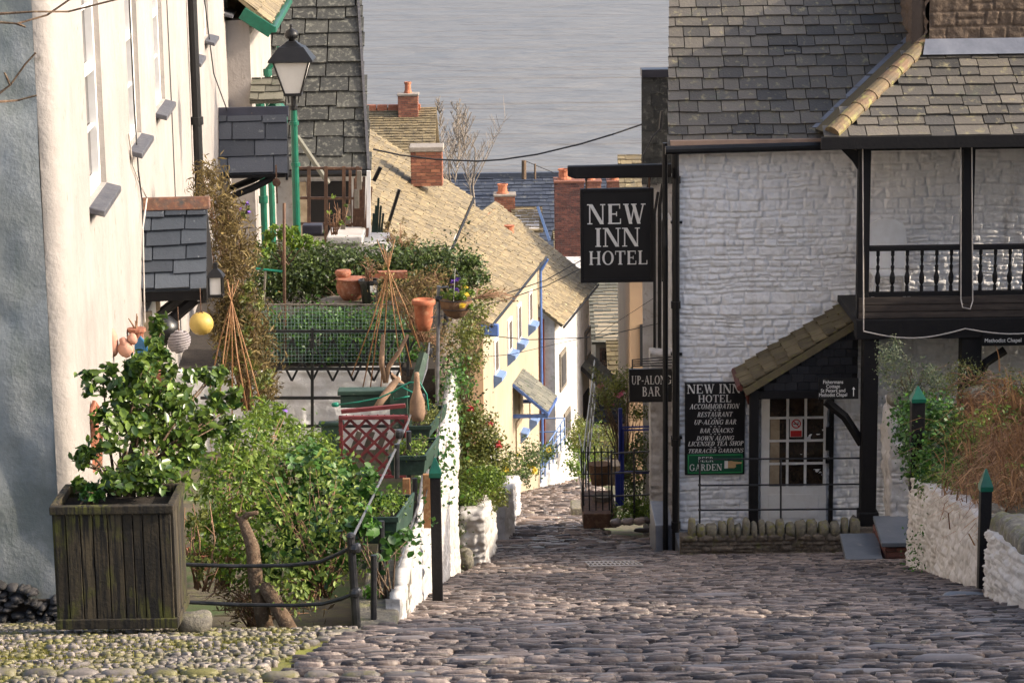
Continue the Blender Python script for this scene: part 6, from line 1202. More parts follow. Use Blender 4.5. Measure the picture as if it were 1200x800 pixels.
bush('dry_tangle', 'tangle of bare rusty stems over the rail left of the hanging basket', 'climber', at(495,400,23.9), [at(480,368,24), at(508,338,24), at(470,350,24), at(508,395,24), at(520,400,24.2), at(460,340,24)], [(.16,.2,.16),(.14,.2,.12),(.14,.2,.14),(.14,.2,.18),(.12,.2,.18),(.14,.2,.1)], 1500, .045, M['leaf_dry'], 95, stems=60, stem_r=.005, stem_m=M['twig'], clump=.7, asp=.35)
bush('potted_shrub', 'leafless twiggy plant rising from the black plastic pot', 'plant', c+Vector((0,0,.2)), [tuple(c+Vector((0,0,.38)))], [(.14,.12,.12)], 90, .04, M['leaf_dry'], 50, stems=16, stem_r=.005, stem_m=M['twig'])
c = W(497,387,23.6); p_ = thing('plant_pot', 'orange red terracotta jar left of the tall metal pole', 'pot', c); MB().lathe([(.06,0),(.085,.08),(.095,.2),(.1,.25),(.12,.27),(.12,.31),(.1,.32),(.09,.3)], c, 18).build('pot', M['pot'], p_, smooth=True)
mb = MB(); mb.bx(W(425,0,25.2).x, W(470,0,25.2).x, 25.1, 25.2, W(440,325,25.2).z, W(440,317,25.2).z); tag(mb.build('trough', M['terracotta']), 'long orange clay trough behind the black plastic pot', 'trough')
mb = MB(); mb.tube([W(334,420,24.3), W(333,300,24.3), W(333,238,24.3)], .016, 8); tag(mb.build('pole', M['wood_brown'], smooth=True), 'tall thin brown wooden pole standing in the left of the hedge', 'pole')
tt = thing('garden_tool', 'T handled garden tool with turquoise grip stuck before the hedge', 'tool', at(308,360,24.3)); MB().tube([W(308,372,24.3), W(311,318,24.3)], .012, 6).build('shaft', M['wood_grey'], tt); MB().tube([W(300,315,24.3), W(331,318,24.3)], .012, 6).build('grip', M['hose'], tt)
# tall galvanised pole with hanging basket
gp = thing('metal_pole', 'tall galvanised pole at the terrace corner carrying the basket bracket', 'pole', at(512,500,23)); mb = MB(); mb.tube([W(512,505,23), W(514,335,23)], .018, 8); mb.tube([W(514,337,23), W(525,336,23), W(531,345,23)], .01, 6); mb.tube([W(505,372,23), W(540,368,23)], .006, 5); mb.build('pole', M['galv'], gp); MB().rock(W(514,350,23), (.035,.035,.03), 3, 8, 6, .05).build('clamp', M['iron'], gp)
c = W(534,350,23); hb = thing('hanging_basket', 'round coir hanging basket on the metal pole', 'basket', c-Vector((0,0,.2))); mb = MB(); mb.lathe([(.02,-.2),(.09,-.17),(.145,-.09),(.165,0),(.15,0)], c, 20); mb.build('coir_liner', M['coir'], hb, smooth=True); mb = MB()
for z, r_ in ((0,.168),(-.09,.15)): mb.tube([c+Vector((r_*math.cos(t*math.pi/10), r_*math.sin(t*math.pi/10), z)) for t in range(21)], .004, 4)
for k in range(3): t = k*2.1+.4; mb.tube([c+Vector((.165*math.cos(t), .165*math.sin(t), 0)), c+Vector((0,0,.3))], .003, 4)
mb.build('wire_frame', M['iron'], hb)
bush('pansies', 'yellow and leafy pansies spilling from the hanging basket', 'flowers', c, [tuple(c+Vector((.0,0,.06))), tuple(c+Vector((.08,-.08,-.02)))], [(.17,.15,.08),(.08,.08,.12)], 800, .035, M['leaf_fresh'], 51, stems=3, flowers=(90,.055,M['fl_yellow']))
bush('violets', 'purple violets above the yellow flowers in the basket', 'flowers', c+Vector((0,0,.08)), [tuple(c+Vector((.05,-.02,.14)))], [(.11,.08,.05)], 120, .03, M['leaf_fresh'], 52, stems=3, flowers=(60,.045,M['fl_purple']))
# bamboo wigwams
def canes(lab, ap, feet, Y, over, seed):
    r_ = Vector(W(ap[0], ap[1], Y)); mb = MB(); rnd = random.Random(seed)
    for fx, fy, fd in feet: f = W(fx, fy, Y+fd); d = (r_-f).normalized(); m_ = f.lerp(r_, .5)+Vector((rnd.uniform(-.02,.02), 0, .0)); mb.tube([f, m_, r_, r_+d*over*rnd.uniform(.5,1.3)+Vector((rnd.uniform(-.04,.04),0,0))], [.006,.006,.0055,.004], 6)
    o = mb.build('bamboo_wigwam', M['cane'], smooth=True); tag(o, lab, 'plant support')
canes('wigwam of orange bamboo canes under the yellow float', (271,352), [(246,455,0),(256,478,-.3),(272,485,.3),(290,482,-.3),(300,490,.2),(313,500,-.1),(262,440,.4)], 20.5, .16, 1)
canes('wigwam of bamboo canes in front of the meshed railing', (455,315), [(412,440,0),(432,470,-.2),(445,470,.3),(470,440,-.2),(482,430,.2),(492,408,0),(425,455,.3)], 23.2, .25, 2)
mb = MB(); mb.tube([W(449,392,23), W(447,425,23), W(452,448,23)], [.02,.03,.03], 7); mb.tube([W(478,392,23), W(468,412,23), W(455,430,23), W(452,448,23)], [.015,.022,.025,.028], 7); mb.tube([W(462,446,23), W(458,438,23), W(474,452,23)], .02, 6); tag(mb.build('branch', M['tan'], smooth=True), 'pale forked dead branch by the second bamboo wigwam', 'branch')
# brown trellis by the dark slate house
Yz = 31; tr = thing('trellis', 'brown timber trellis fence in front of the dark slate house', 'trellis', at(385,290,Yz)); mb = MB()
for y in (197,232,262): mb.bar(W(344,y,Yz), W(424,y+.5,Yz), .055, .03, (0,1,0))
for x in (362,382,403,419): mb.bar(W(x,288,Yz-.02), W(x,195,Yz-.02), .045, .03)
mb.build('rails', M['wood_brown'], tr); mb = MB(); rnd = random.Random(6)
for k in range(9): x = 409+k*2.6; mb.bar(W(x+rnd.uniform(-1,1),289,Yz-.25-.05*k), W(x+k*.5+rnd.uniform(-2,2),200+rnd.uniform(-12,12)+(k%3)*6,Yz-.2), .035, .03)
mb.build('stakes', M['wood_brown'], tr)
mb = MB()
for k, (x, y, lab) in enumerate(((421,200,'topmost'),(418,222,'second from top'),(408,240,'third from top'),(402,262,'lowest'))): tag(MB().bar(W(x,y+22,30.4), W(x,y,30.4), .06, .06).build('newel_post', M['wood_grey']), lab+' of the stepped grey newel posts beside the trellis stakes', 'post', 'stepped newel posts')
mb = MB(); a, b = W(384,291,30), W(426,272,30); mb.bx(a.x, b.x, 29.8, 30.6, b.z-.12, b.z-.02); mb.bx(a.x, W(447,0,30).x, 29.9, 30.8, a.z-.3, W(400,284,30).z); tag(mb.build('ledge', M['white_old'], bevel=.02), 'pale grey stone ledge under the trellis', 'ledge')
mb = MB(); c = W(366,268,29.6); mb.bx(c.x-.12, c.x+.13, 29.5, 29.7, c.z-.06, c.z+.06); tag(mb.build('trough', M['ridge_dark'], bevel=.015), 'small dark trough on the ledge below the trellis', 'trough')
bush('twigs', 'sparse orange twigs rising before the white wall under the slate roof', 'plant', at(392,275,29.4), [at(392,245,29.4), at(402,250,29.4)], [(.1,.1,.18),(.1,.1,.16)], 60, .05, M['leaf_fresh'], 53, stems=18, stem_r=.006, stem_m=M['twig'])
mb = MB(); mb.bar(W(432,300,30.5), W(432,200,30.5), .05, .05); tag(mb.build('post', M['white_paint']), 'slim white post at the right corner of the dark slate house', 'post')
gp2 = MB(); 
for k in range(5): gp2.bar(W(436+k*2.6, 285-k*2, 33), W(438+k*2.8, 232+abs(k-2)*9, 33), .03, .03)
tag(gp2.build('green_stakes', M['green_box']), 'group of dark green stakes right of the white corner post', 'stakes')
for (x0_, y0_, x1_, y1_, Y, lab) in ((438,212,446,196,34,'short dark pipe stub on the golden roof edge'),(453,270,468,222,40,'leaning dark stick before the golden roof')): tag(MB().tube([W(x0_,y0_,Y), W(x1_,y1_,Y)], .03, 6).build('stick', M['black']), lab, 'stick')
# ---- street lantern
Yn = 26.0; c = W(343, 108, Yn); ln = thing('street_lantern', 'black street lantern with frosted glass on green post', 'street lamp', at(341,250,Yn))
s0, s1 = (370-318)/2/F_PX*(Yn/math.cos(PITCH)+.3), 0; zt, zb = W(343,72,Yn).z, W(343,110,Yn).z; cx = W(343,90,Yn).x
r1, r2 = .19, .085
mb = MB(); mb.lathe([(r2*.98, 0), (r1*.98, zt-zb)], (cx, Yn, zb), 4, sq=True); mb.build('glass', M['frosted'], ln); mb = MB()
for sx in (-1,1):
    for sy in (-1,1): mb.tube([(cx+sx*r2, Yn+sy*r2, zb), (cx+sx*r1, Yn+sy*r1, zt)], .011, 5)
mb.lathe([(r2+.012,-.02),(r2+.012,.012)], (cx, Yn, zb), 4, sq=True); mb.build('frame', M['black'], ln, bevel=.003)
mb = MB(); mb.lathe([(r1+.055, 0),(r1+.05,.025),(r1*.72,.16),(r1*.62,.165),(.07,.2),(.05,.22)], (cx, Yn, zt), 4, sq=True); mb.build('hood', M['black'], ln, bevel=.006); mb = MB(); mb.lathe([(.035,.2),(.035,.24),(.07,.255),(.078,.29),(.06,.33),(.02,.35),(.015,.375),(.02,.385),(.01,.4)], (cx, Yn, zt), 12); mb.build('finial', M['black'], ln, smooth=True)
mb = MB(); mb.tube([(cx, Yn, zb-.02), (cx, Yn, zb-.14)], .03, 8); mb.tube([(cx-.06, Yn, zb-.02), (cx-.05, Yn, zb-.1)], .008, 5); mb.tube([(cx+.06, Yn, zb-.02), (cx+.05, Yn, zb-.1)], .008, 5); mb.lathe([(.02,-.2),(.045,-.17),(.045,-.13),(.02,-.12)], (cx, Yn, zb), 10); mb.build('bracket', M['black'], ln)
q = W(341,255,Yn); mb = MB(); mb.tube([(cx-.01, Yn, q.z-.35), (cx, Yn, zb-.16)], [.045,.036], 12)
for z in (-.3,-.75): mb.tube([(cx, Yn, zb+z), (cx, Yn, zb+z-.04)], .052, 12)
mb.build('post', M['green_paint'], ln, smooth=False)
ro = MB(); c = W(324,214,33.5); ro.rock(c, (.06,.02,.06), 1, 12, 8, .0, 0, 2); ro.tube([c+Vector((0,0,.25)), c-Vector((0,0,.3))], .012, 5); tag(ro.build('ornament', M['wood_brown']), 'round rusty ornament hanging under the far porch hood', 'ornament')
# ---- things on the near wall
c = W(236,379,19.6); fl = thing('float', 'yellow round fishing float hanging beside the small porch', 'float', c-Vector((0,0,.1))); MB().rock(c, (.1,.1,.098), 3, 24, 16, .012, 0, 2).build('ball', M['yellow'], fl, smooth=True); mb = MB(); mb.tube([c+Vector((0,0,.09)), c+Vector((.0,0,.3))], .004, 5); mb.tube([c+Vector((-.02,-.02,.09)), c+Vector((0,0,.11)), c+Vector((.02,-.02,.09))], .006, 5); mb.build('cord', M['wood_brown'], fl)
c = W(210,400,19.9); fl = thing('float', 'grey rope wound ball hanging left of the yellow one', 'float', c-Vector((0,0,.1))); mb = MB()
for k in range(9): z = -.085+.17*k/8; r_ = math.sqrt(max(.0008, .0081-z*z)); tl = .15; mb.tube([c+Vector((r_*math.cos(t*math.pi/10), r_*math.sin(t*math.pi/10), z+tl*r_*math.cos(t*math.pi/10))) for t in range(21)], .012, 5)
mb.rock(c, (.088,.088,.088), 1, 16, 10, 0, 0, 2); mb.build('ball', M['greyball'], fl, smooth=True); MB().tube([c+Vector((0,0,.09)), c+Vector((0,0,.3))], .004, 5).build('cord', M['wood_brown'], fl)
# wall lantern at the porch gable
c = W(253,332,20.25); wlm = thing('wall_lantern', 'small black wall lantern at the gable of the near porch hood', 'lantern', c-Vector((0,0,.11))); MB().bx(c.x-.05, c.x+.05, 20.2, 20.3, c.z-.09, c.z+.06).build('glass', M['frosted'], wlm); mb = MB()
for sx in (-1,1):
    for sy in (-1,1): mb.bx(c.x+sx*.055-.007, c.x+sx*.055+.007, 20.25+sy*.055-.007, 20.25+sy*.055+.007, c.z-.1, c.z+.07)
mb.bx(c.x-.065, c.x+.065, 20.185, 20.315, c.z-.115, c.z-.095); mb.lathe([(.075,.06),(.05,.1),(.02,.13),(.015,.18)], (c.x, 20.25, c.z), 4, sq=True); mb.build('frame', M['black'], wlm)
# pots on the wall
def wallpot(x, y, Y, r, lab): 
    c = W(x, y, Y); p_ = thing('wall_pot', lab, 'pot', c-Vector((0,0,r))); MB().lathe([(r*.6,-r*1.3),(r*.9,0),(r*1.1,0),(r*1.1,r*.35),(r*.9,r*.35)], c, 16).build('pot', M['terracotta'], p_); mb = MB(); rnd = random.Random(x)
    for k in range(5): mb.tube([c, c+Vector((rnd.uniform(-.06,.06), rnd.uniform(-.04,.04), rnd.uniform(.08,.16)))], [.008,.004], 4)
    mb.build('dead_stems', M['twig'], p_)
wallpot(160, 388, 18.9, .07, 'terracotta pot with dead stems fixed high on the white wall')
c = W(138,402,17.7); og = thing('wall_ornament', 'pinkish clay ornament on the white wall, left of the hanging pot', 'ornament', c-Vector((0,0,.09))); MB().rock(c+Vector((-.05,.0,-.0)), (.045,.05,.1), 4, 10, 8, .1, .2, 3).build('block', M['terra_pale'], og, smooth=True); mb = MB(); mb.rock(c+Vector((.06,0,-.05)), (.07,.05,.06), 6, 12, 8, .1, 0, 2.2); mb.rock(c+Vector((.11,0,.03)), (.035,.035,.04), 7, 10, 8, .1, 0, 2); mb.tube([c+Vector((.06,0,-.02)), c+Vector((.03,0,.04))], [.05,.02], 8); mb.build('bird_shape', M['terra_pale'], og, smooth=True)
c = W(108,520,15.9); op = thing('wall_ornament', 'orange terracotta figure panel low on the white wall behind the camellia', 'ornament', c-Vector((0,0,.24))); mb = MB(); mb.prism([W(100,558,15.9), W(116,545,16.1), W(117,510,16.1), W(112,498,16.1), W(116,480,16.1), W(108,468,16), W(103,482,15.9), W(106,505,15.9), W(99,522,15.9)], (.03,-.02,0)); mb.build('figure', M['terracotta'], op, bevel=.01)
c = W(165,412,18.7); bl = MB(); bl.prism([c+Vector((-.05,0,-.13)), c+Vector((.05,0,-.12)), c+Vector((.055,0,.05)), c+Vector((.0,0,.13)), c+Vector((-.05,0,.06))], (0,.03,0)); tag(bl.build('glass_ornament', M['blue_glass'], bevel=.008), 'blue glass ornament on the wall under the hanging pot', 'ornament')
c = W(192,447,18.5); p_ = thing('wall_pot', 'orange clay pot glimpsed behind the top of the camellia', 'pot', c); MB().lathe([(.04,-.08),(.07,.05),(.08,.08),(.07,.08)], c, 14).build('pot', M['terracotta'], p_)
c = W(193,392,20.1); MBs = MB(); MBs.lathe([(.0,0),(.1,.05),(.13,.13),(.12,.2),(.06,.26),(.02,.28)], c-Vector((0,0,.1)), 14); tag(MBs.build('black_pot', M['plastic_black'], smooth=True), 'big dark pot hanging under the near porch hood', 'pot')
# dried climber by the first porch
bush('dry_climber', 'mass of brown dried climber hanging down beside the near porch', 'climber', at(290,480,21.5), [at(245,215,22), at(262,250,22), at(275,290,21.8), at(270,330,21.5), at(290,370,21.5), at(300,420,21.5), at(280,400,21.3), at(262,385,21.4), at(312,455,21.5)], [(.1,.2,.22),(.13,.2,.2),(.17,.25,.25),(.16,.2,.22),(.17,.25,.25),(.14,.25,.25),(.16,.2,.22),(.1,.2,.18),(.08,.2,.15)], 11000, .07, M['leaf_dry'], 61, asp=.2, up_=-.1, stems=60, stem_r=.006, stem_m=M['twig'], clump=.6)
bush('climber', 'green leaves growing through the lower dried climber', 'climber', at(290,440,21.3), [at(285,400,21.3), at(295,350,21.3), at(262,430,21.2), at(305,440,21)], [(.17,.2,.3),(.1,.2,.25),(.12,.2,.2),(.12,.2,.14)], 1900, .05, M['leaf_olive'], 62, stems=6, asp=.35)
bush('wall_violets', 'violet flowers on the climber above the near porch ridge', 'flowers', at(284,250,21.6), [at(284,245,21.6)], [(.07,.1,.08)], 130, .03, M['leaf_olive'], 63, stems=3, flowers=(16,.035,M['fl_purple']))
# bare twigs in the top left corner (near branch)
mb = MB()
for pts in ([(-8,17,9),(40,14,9),(80,14,9.1),(135,0,9.1),(170,-8,9.1)], [(-8,26,9),(20,28,9),(55,18,9.1),(90,-6,9.1)], [(-8,115,9),(12,100,9),(30,75,9),(42,62,9)], [(-8,120,9),(20,118,9.1),(43,112,9.1)], [(12,100,9),(5,85,9)], [(20,28,9),(30,32,9)]): mb.tube([W(*q) for q in pts], [.006]+[.004]*(len(pts)-1), 5)
tag(mb.build('twigs', M['bark']), 'thin bare twigs reaching into the top left corner', 'twig')

# ================================================================== RIGHT BANK
A0, A1 = G(1060, 665), G(1152, 694); rb = thing('garden_wall', 'rough white rubble wall holding the ivy bank on the right', 'wall', A1)
dR = Vector((A1.x-A0.x, A1.y-A0.y, 0)); LR = dR.length; dR.normalize(); zt0, zt1 = W(1062,555,A0.y).z, W(1151,607,A1.y).z; zbb = g(A0.y)-.2; nR = dR.cross(Vector((0,0,1)))
relief('skin', (A0.x, A0.y, zbb), dR, (0,0,1), LR, 2.6, .022, M['white_old'], rb, seed=75, sh=(.08,.17), sw=(.12,.35), amp=.018, namp=.034, joint=.03, nsc=7, top=lambda u: zt0-zbb+(zt1-zt0)*u/LR+.02*math.sin(u*8), back=.25)
mb = MB(); q = Vector((A1.x, A1.y, 0))
relief('end_face', (A1.x, A1.y, g(A1.y)-.15), (1,.0,0), (0,0,1), .24, zt1-g(A1.y)+.12, .02, M['white_old'], rb, seed=76, amp=.04, namp=.05)
B0_, B1_ = G(1158, 702), G(1215, 722); rb2 = thing('garden_wall', 'near rough white wall piece at the right edge with mossy top stones', 'wall', B1_)
dR2 = Vector((B1_.x-B0_.x, B1_.y-B0_.y, 0)); LR2 = dR2.length+8; dR2.normalize(); y_ = lambda u: 0
za_, zb2 = W(1160,620,B0_.y).z, W(1200,665,B1_.y).z; zz0 = g(B0_.y)-.2
relief('skin', (B0_.x, B0_.y, zz0-.6), dR2, (0,0,1), LR2, 4, .028, M['white_old'], rb2, seed=77, sh=(.08,.17), sw=(.12,.35), amp=.018, namp=.034, joint=.03, nsc=7, top=lambda u: za_-zz0+.6+(zb2-za_)*u/max(.1, LR2-8), back=.25)
for i, (x, y, Y) in enumerate(((1163,605,17.9),(1170,618,17.5),(1178,632,17.2),(1187,643,16.8),(1196,652,16.5),(1164,622,17.6))): mb = MB(); mb.rock(W(x,y,Y), (.08,.09,.1), i+3, 10, 7, .08, .3, 3); mb.build('coping_stone', M['boulder'], rb2, smooth=True)
nB = dR2.cross(Vector((0,0,1)))
for i in range(34): u_ = .12+.23*i; q = B0_+dR2*u_-nB*.13; MB().rock((q.x, q.y, za_+(zb2-za_)*u_/max(.1, LR2-8)+.04), (.12,.13,.09), i+30, 10, 7, .1, .3, 2.8).build('coping_stone', M['boulder'], rb2, smooth=True)
pr_ = thing('wall_pier', 'tall white wall end with stone cap beside the slate steps', 'wall', at(1054,600,26.2)); a, b = W(1043,606,26.4), W(1068,474,26.4)
relief('face', (a.x, 26.4, a.z-.3), (1,0,0), (0,0,1), b.x-a.x, b.z-a.z+.3, .02, M['white_old'], pr_, seed=78, amp=.03, namp=.05, back=.3); relief('side', (a.x+.03, 27.0, a.z-.3), (-.04,-1,0), (0,0,1), .6, b.z-a.z+.28, .04, M['white_old'], pr_, seed=79, amp=.03, namp=.05, back=.2)
mb = MB(); c = W(1057,467,26.5); mb.rock(c, (.17,.2,.07), 3, 12, 8, .06, 0, 3.5); mb.build('cap', M['boulder'], pr_, smooth=True)
# earth bank
mb = MB(); V = []; F = []; XS = np.linspace(0, 1, 10); YS = np.linspace(9, A0.y-.5, 18); nzz = VN(3)
slx, slz = (B1_.x-B0_.x)/(B1_.y-B0_.y), (zb2-za_)/(B1_.y-B0_.y)
for j, Y in enumerate(YS):
    if Y < B1_.y: xa, zt_ = B1_.x+slx*(Y-B1_.y)+.18, zb2+slz*(Y-B1_.y)-.06
    else:
        xa = float(np.interp(Y, [B1_.y, A1.y, A0.y], [B1_.x, A1.x, A0.x]))+.18; zt_ = float(np.interp(Y, [B1_.y, B0_.y, A1.y, A0.y], [zb2, za_, zt1, zt0]))-.06
    for i, t in enumerate(XS): x = xa+t*5.2; V.append((x, Y, zt_+min(.28, (x-xa)*.5)+.08*float(nzz(np.array(x*1.5), np.array(Y*1.5)))))
for j in range(17):
    for i in range(9): k = j*10+i; F.append((k, k+1, k+11, k+10))
nb = len(V); rim = list(range(0, 10))+[j*10+9 for j in range(1, 18)]+[170+i for i in range(8, -1, -1)]+[j*10 for j in range(16, 0, -1)]
V += [(V[k][0], V[k][1], -12) for k in rim]; m_ = len(rim)
for k in range(m_): F.append((rim[k], nb+k, nb+(k+1) % m_, rim[(k+1) % m_]))
mb.add(V, F); tag(mb.build('bank', M['earth'], smooth=True), kind='structure')
bush('ivy', 'dark glossy ivy spilling over the white wall on the right bank', 'ivy', at(1095,520,23.4), [at(1088,505,23.2), at(1098,525,22.6), at(1085,540,22.9), at(1105,500,23), at(1078,488,23.6), at(1105,560,21.5)], [(.28,.5,.26),(.3,.5,.28),(.2,.4,.24),(.24,.4,.22),(.2,.4,.16),(.2,.4,.16)], 11000, .045, M['leaf_ivy'], 71, stems=12, clump=.4, asp=.8)
bush('ground_cover', 'lighter green creeping plants along the top of the right wall', 'plant', at(1120,590,21), [at(1095,560,22.5), at(1115,575,21.3), at(1135,590,20.3), at(1105,545,22.3), at(1148,600,19.6)], [(.2,.4,.14),(.22,.4,.16),(.2,.4,.14),(.2,.4,.14),(.12,.3,.1)], 8500, .036, M['leaf_fresh'], 72, stems=0, clump=.4)
bush('trailing_ivy', 'thin ivy strands hanging down the face of the right wall', 'ivy', at(1100,640,21.5), [tuple(A0+dR*q+nR*.06+Vector((0,0,z))) for q, z in ((1,1.0),(2,.75),(3.2,.7),(1.5,.55),(4.2,.45))], [(.06,.2,.22)]*5, 260, .035, M['leaf_ivy'], 73, stems=0, clump=.9)
bush('variegated_shrub', 'pale variegated shrub before the hotel wall at the top of the steps', 'shrub', at(1070,470,26.5), [at(1045,415,26.6), at(1058,440,26.6), at(1042,440,26.6), at(1085,435,26.4), at(1100,448,26.2), at(1068,460,26.3), at(1050,400,26.8), at(1120,440,26)], [(.12,.2,.12),(.14,.2,.14),(.1,.2,.12),(.13,.2,.1),(.14,.2,.1),(.2,.2,.1),(.05,.1,.1),(.14,.2,.08)], 2300, .04, M['leaf_varieg'], 74, stems=16, clump=.6, asp=.4)
bush('shrub', 'yellowing thorny shrub along the top of the dry bank', 'shrub', at(1140,450,25), [at(1130,440,25), at(1160,445,24.8), at(1190,450,24.6), at(1110,455,25)], [(.22,.3,.1),(.24,.3,.09),(.2,.3,.09),(.16,.2,.12)], 1500, .035, M['leaf_olive'], 75, stems=24, stem_m=M['twig'], clump=.5, asp=.4)
bush('dry_bush', 'rounded rusty brown bush above the ivy on the bank', 'shrub', at(1150,500,24), [at(1145,485,24), at(1165,475,24), at(1140,525,22.4), at(1180,490,23.2), at(1195,520,22), at(1165,545,21)], [(.26,.4,.2),(.24,.4,.18),(.14,.3,.18),(.24,.3,.2),(.2,.3,.2),(.16,.3,.18)], 6500, .055, mat('leaf_rust', (.2,.08,.035), (.11,.045,.02), (.3,.16,.07), isl=.7, rough=.7, bump=0, trans=.25), 76, stems=50, stem_m=M['twig'], clump=.5, asp=.25)
# long dry grass sweeping down
rs = np.random.RandomState(9); n = 8500; C_ = []
cen = [(x, Y, -5.0-(Y-17)*.13) for x in (5.2,6,7,8,9) for Y in (16,18,20,22,24)]*1+[at(x, y, Y) for x, y, Y in ((1160,520,22.5),(1178,540,21.5),(1195,560,20.3),(1172,570,20.5),(1165,590,19.8),(1190,510,22.6),(1215,540,20.5),(1186,600,18.8),(1204,610,18),(1215,590,18.6),(1150,535,22.4),(1205,490,22.8))]
cen = cen+cen[25:]*3; k = rs.randint(len(cen), size=n); b_ = np.array(cen)[k]+rs.normal(size=(n,3))*np.array([.16,.3,.1]); L_ = rs.uniform(.15, .6, n); a_ = rs.normal(math.pi*1.15, 1.1, n)
dx, dy = np.cos(a_), np.sin(a_); bend = rs.uniform(.35, 1.0, n); w_ = rs.uniform(.002, .007, n); sx, sy = -dy*w_, dx*w_
rows = []
for f in (0, .35, .7, 1.0):
    cxx = b_[:,0]+dx*L_*bend*f**1.6; cyy = b_[:,1]+dy*L_*bend*f**1.6; czz = b_[:,2]+L_*(f*.95-bend*.9*f**2.4); tp_ = 1-f*.85
    rows += [np.stack([cxx-sx*tp_-w_*.6*tp_, cyy-sy*tp_, czz], 1), np.stack([cxx+sx*tp_+w_*.6*tp_, cyy+sy*tp_, czz], 1)]
V = np.stack(rows, 1).reshape(-1, 3); F = (np.arange(n)[:, None, None]*8+np.array([[0,1,3,2],[2,3,5,4],[4,5,7,6]])[None]).reshape(-1, 4)
tag(link('dry_grass', V, F, M['grass_dry']), 'long rusty orange dead grass sweeping over the right bank', 'grass', kind='stuff')
mb = MB(); mb.rock(W(1165,465,24.8), (.3,.25,.12), 4, 12, 8, .1, .5, 3); tag(mb.build('boulder', M['boulder'], smooth=True), 'weathered slab poking out of the grass top at right', 'stone')
mb = MB(); p = G(1130,700); mb.rock(p, (.16,.1,.035), 9, 10, 6, .06, .1, 3.5); tag(mb.build('flagstone', M['slab'], smooth=True), 'flat flagstone at the gap between the right walls', 'stone')
# ================================================================== STREET MIDDLE
# little garden with railings right of the street
Yg = 34.6; p = G(690, 612)
wg = thing('railing', 'thin black iron railing round the small street garden', 'railing', G(720, 605)); mb = MB()
def gz(x, Y, z): return Vector((x, Y, z))
q0, q1, q2 = G(686, 604), G(712, 612), W(768, 600, 33.6)
for a, b in ((W(717,608,34.2), W(770,606,33.6)),):
    for t in (0, .5, 1.0): q = a.lerp(b, t); mb.tube([q, q+Vector((0,0,1.05))], .015, 6)
    for h_ in (.35, .7, 1.0): mb.tube([a+Vector((0,0,h_)), b+Vector((0,0,h_))], .012, 6)
mb.build('rails', M['iron'], wg)
sg = thing('railing', 'stair railing of dark bars climbing behind the small cart platform', 'railing', at(690,600,38)); mb = MB()
a, b = W(684,600,36.5), W(697,480,46)
for k in range(8): t = k/7; q = a.lerp(b, t); mb.tube([q, q+Vector((0,0,1.0))], .011, 5)
for h_ in (.12, .55, 1.0): mb.tube([a+Vector((0,0,h_)), b+Vector((0,0,h_))], .011, 5)
mb.build('rails', M['iron'], sg)
bg_ = thing('gate', 'dark blue iron gate posts and top rail in the small street garden', 'gate', at(730,590,36)); mb = MB()
for x, y0, y1 in ((729,502,592),(727,478,540)): mb.bar(W(x,y1,36), W(x,y0,36), .06, .06)
mb.bar(W(724,553,36), W(724,592,36), .08, .08); mb.build('post', M['blue_dark'], bg_, bevel=.008); mb = MB()
for y in (500.5, 504): mb.tube([W(728,y,36), W(768,y-1,36)], .014, 5)
mb.tube([W(725,553,36), W(765,553,36)], .022, 5); mb.build('rails', M['blue_dark'], bg_)
cr = thing('crate_platform', 'low dark wooden platform with barred sides at the right of the street', 'platform', G(700, 606)); a, b = W(683,606,36.2), W(722,596,36.2)
mb = MB(); mb.bx(a.x, b.x, 36.0, 37.4, a.z-.12, b.z-.02); mb.build('deck', M['wood_brown'], cr, bevel=.01); mb = MB()
for k in range(6): q = a.lerp(Vector((b.x, 36.2, a.z)), k/5); mb.tube([q+Vector((0,0,.1)), q+Vector((-.02,0,1.15))], .012, 5)
for k in range(3): mb.tube([(a.x, 36.2, a.z+.35+.35*k), (b.x, 36.2, a.z+.35+.35*k)], .01, 5); mb.tube([(a.x, 36.2, a.z+.35+.35*k), (a.x-.02, 37.4, a.z+.35+.35*k)], .01, 5)
mb.build('bars', M['iron'], cr)
for x, y, Y, r_, m_, lab in ((703,553,37.2,.17,'coir','brown woven basket standing behind the barred platform'),(706,590,36.8,.15,'wood_grey','yellowish wicker basket on the barred platform'),(718,552,38,.2,'curtain','straw coloured basket before the pink house front')):
    c = W(x,y,Y); MBq = MB().lathe([(r_*.8,-.2),(r_,0),(r_*1.05,.12),(r_*1.12,.14),(r_*.95,.14)], c, 14); tag(MBq.build('basket', M[m_], smooth=False), lab, 'basket')
mb = MB(); p0, p1 = G(676,606), G(684,600); c = G(677, 605); mb.bx(c.x-.12, c.x+.22, c.y, c.y+.6, c.z-.1, c.z+.16); st2 = tag(mb.build('stone_step', M['boulder'], bevel=.02), 'single pale stone step at the left of the barred platform', 'step')
bush('fuchsia', 'arching fuchsia with pink flowers over the street garden', 'shrub', at(735,560,37), [at(715,455,37), at(735,445,37), at(705,475,37), at(725,475,37.2), at(698,440,37.2), at(748,480,37)], [(.26,.4,.2),(.24,.4,.2),(.16,.3,.16),(.2,.3,.12),(.1,.2,.1),(.12,.3,.14)], 3300, .045, M['leaf_olive'], 81, stems=24, stem_r=.012, clump=.4, flowers=(150,.06,M['fl_pink']))
bush('shrub', 'dense brown green plants behind the blue gate rails', 'shrub', at(750,590,36.8), [at(745,550,36.8), at(752,520,37), at(742,575,36.6)], [(.2,.3,.3),(.16,.3,.2),(.2,.3,.16)], 2300, .05, M['leaf_hedge'], 82, stems=8, clump=.4)
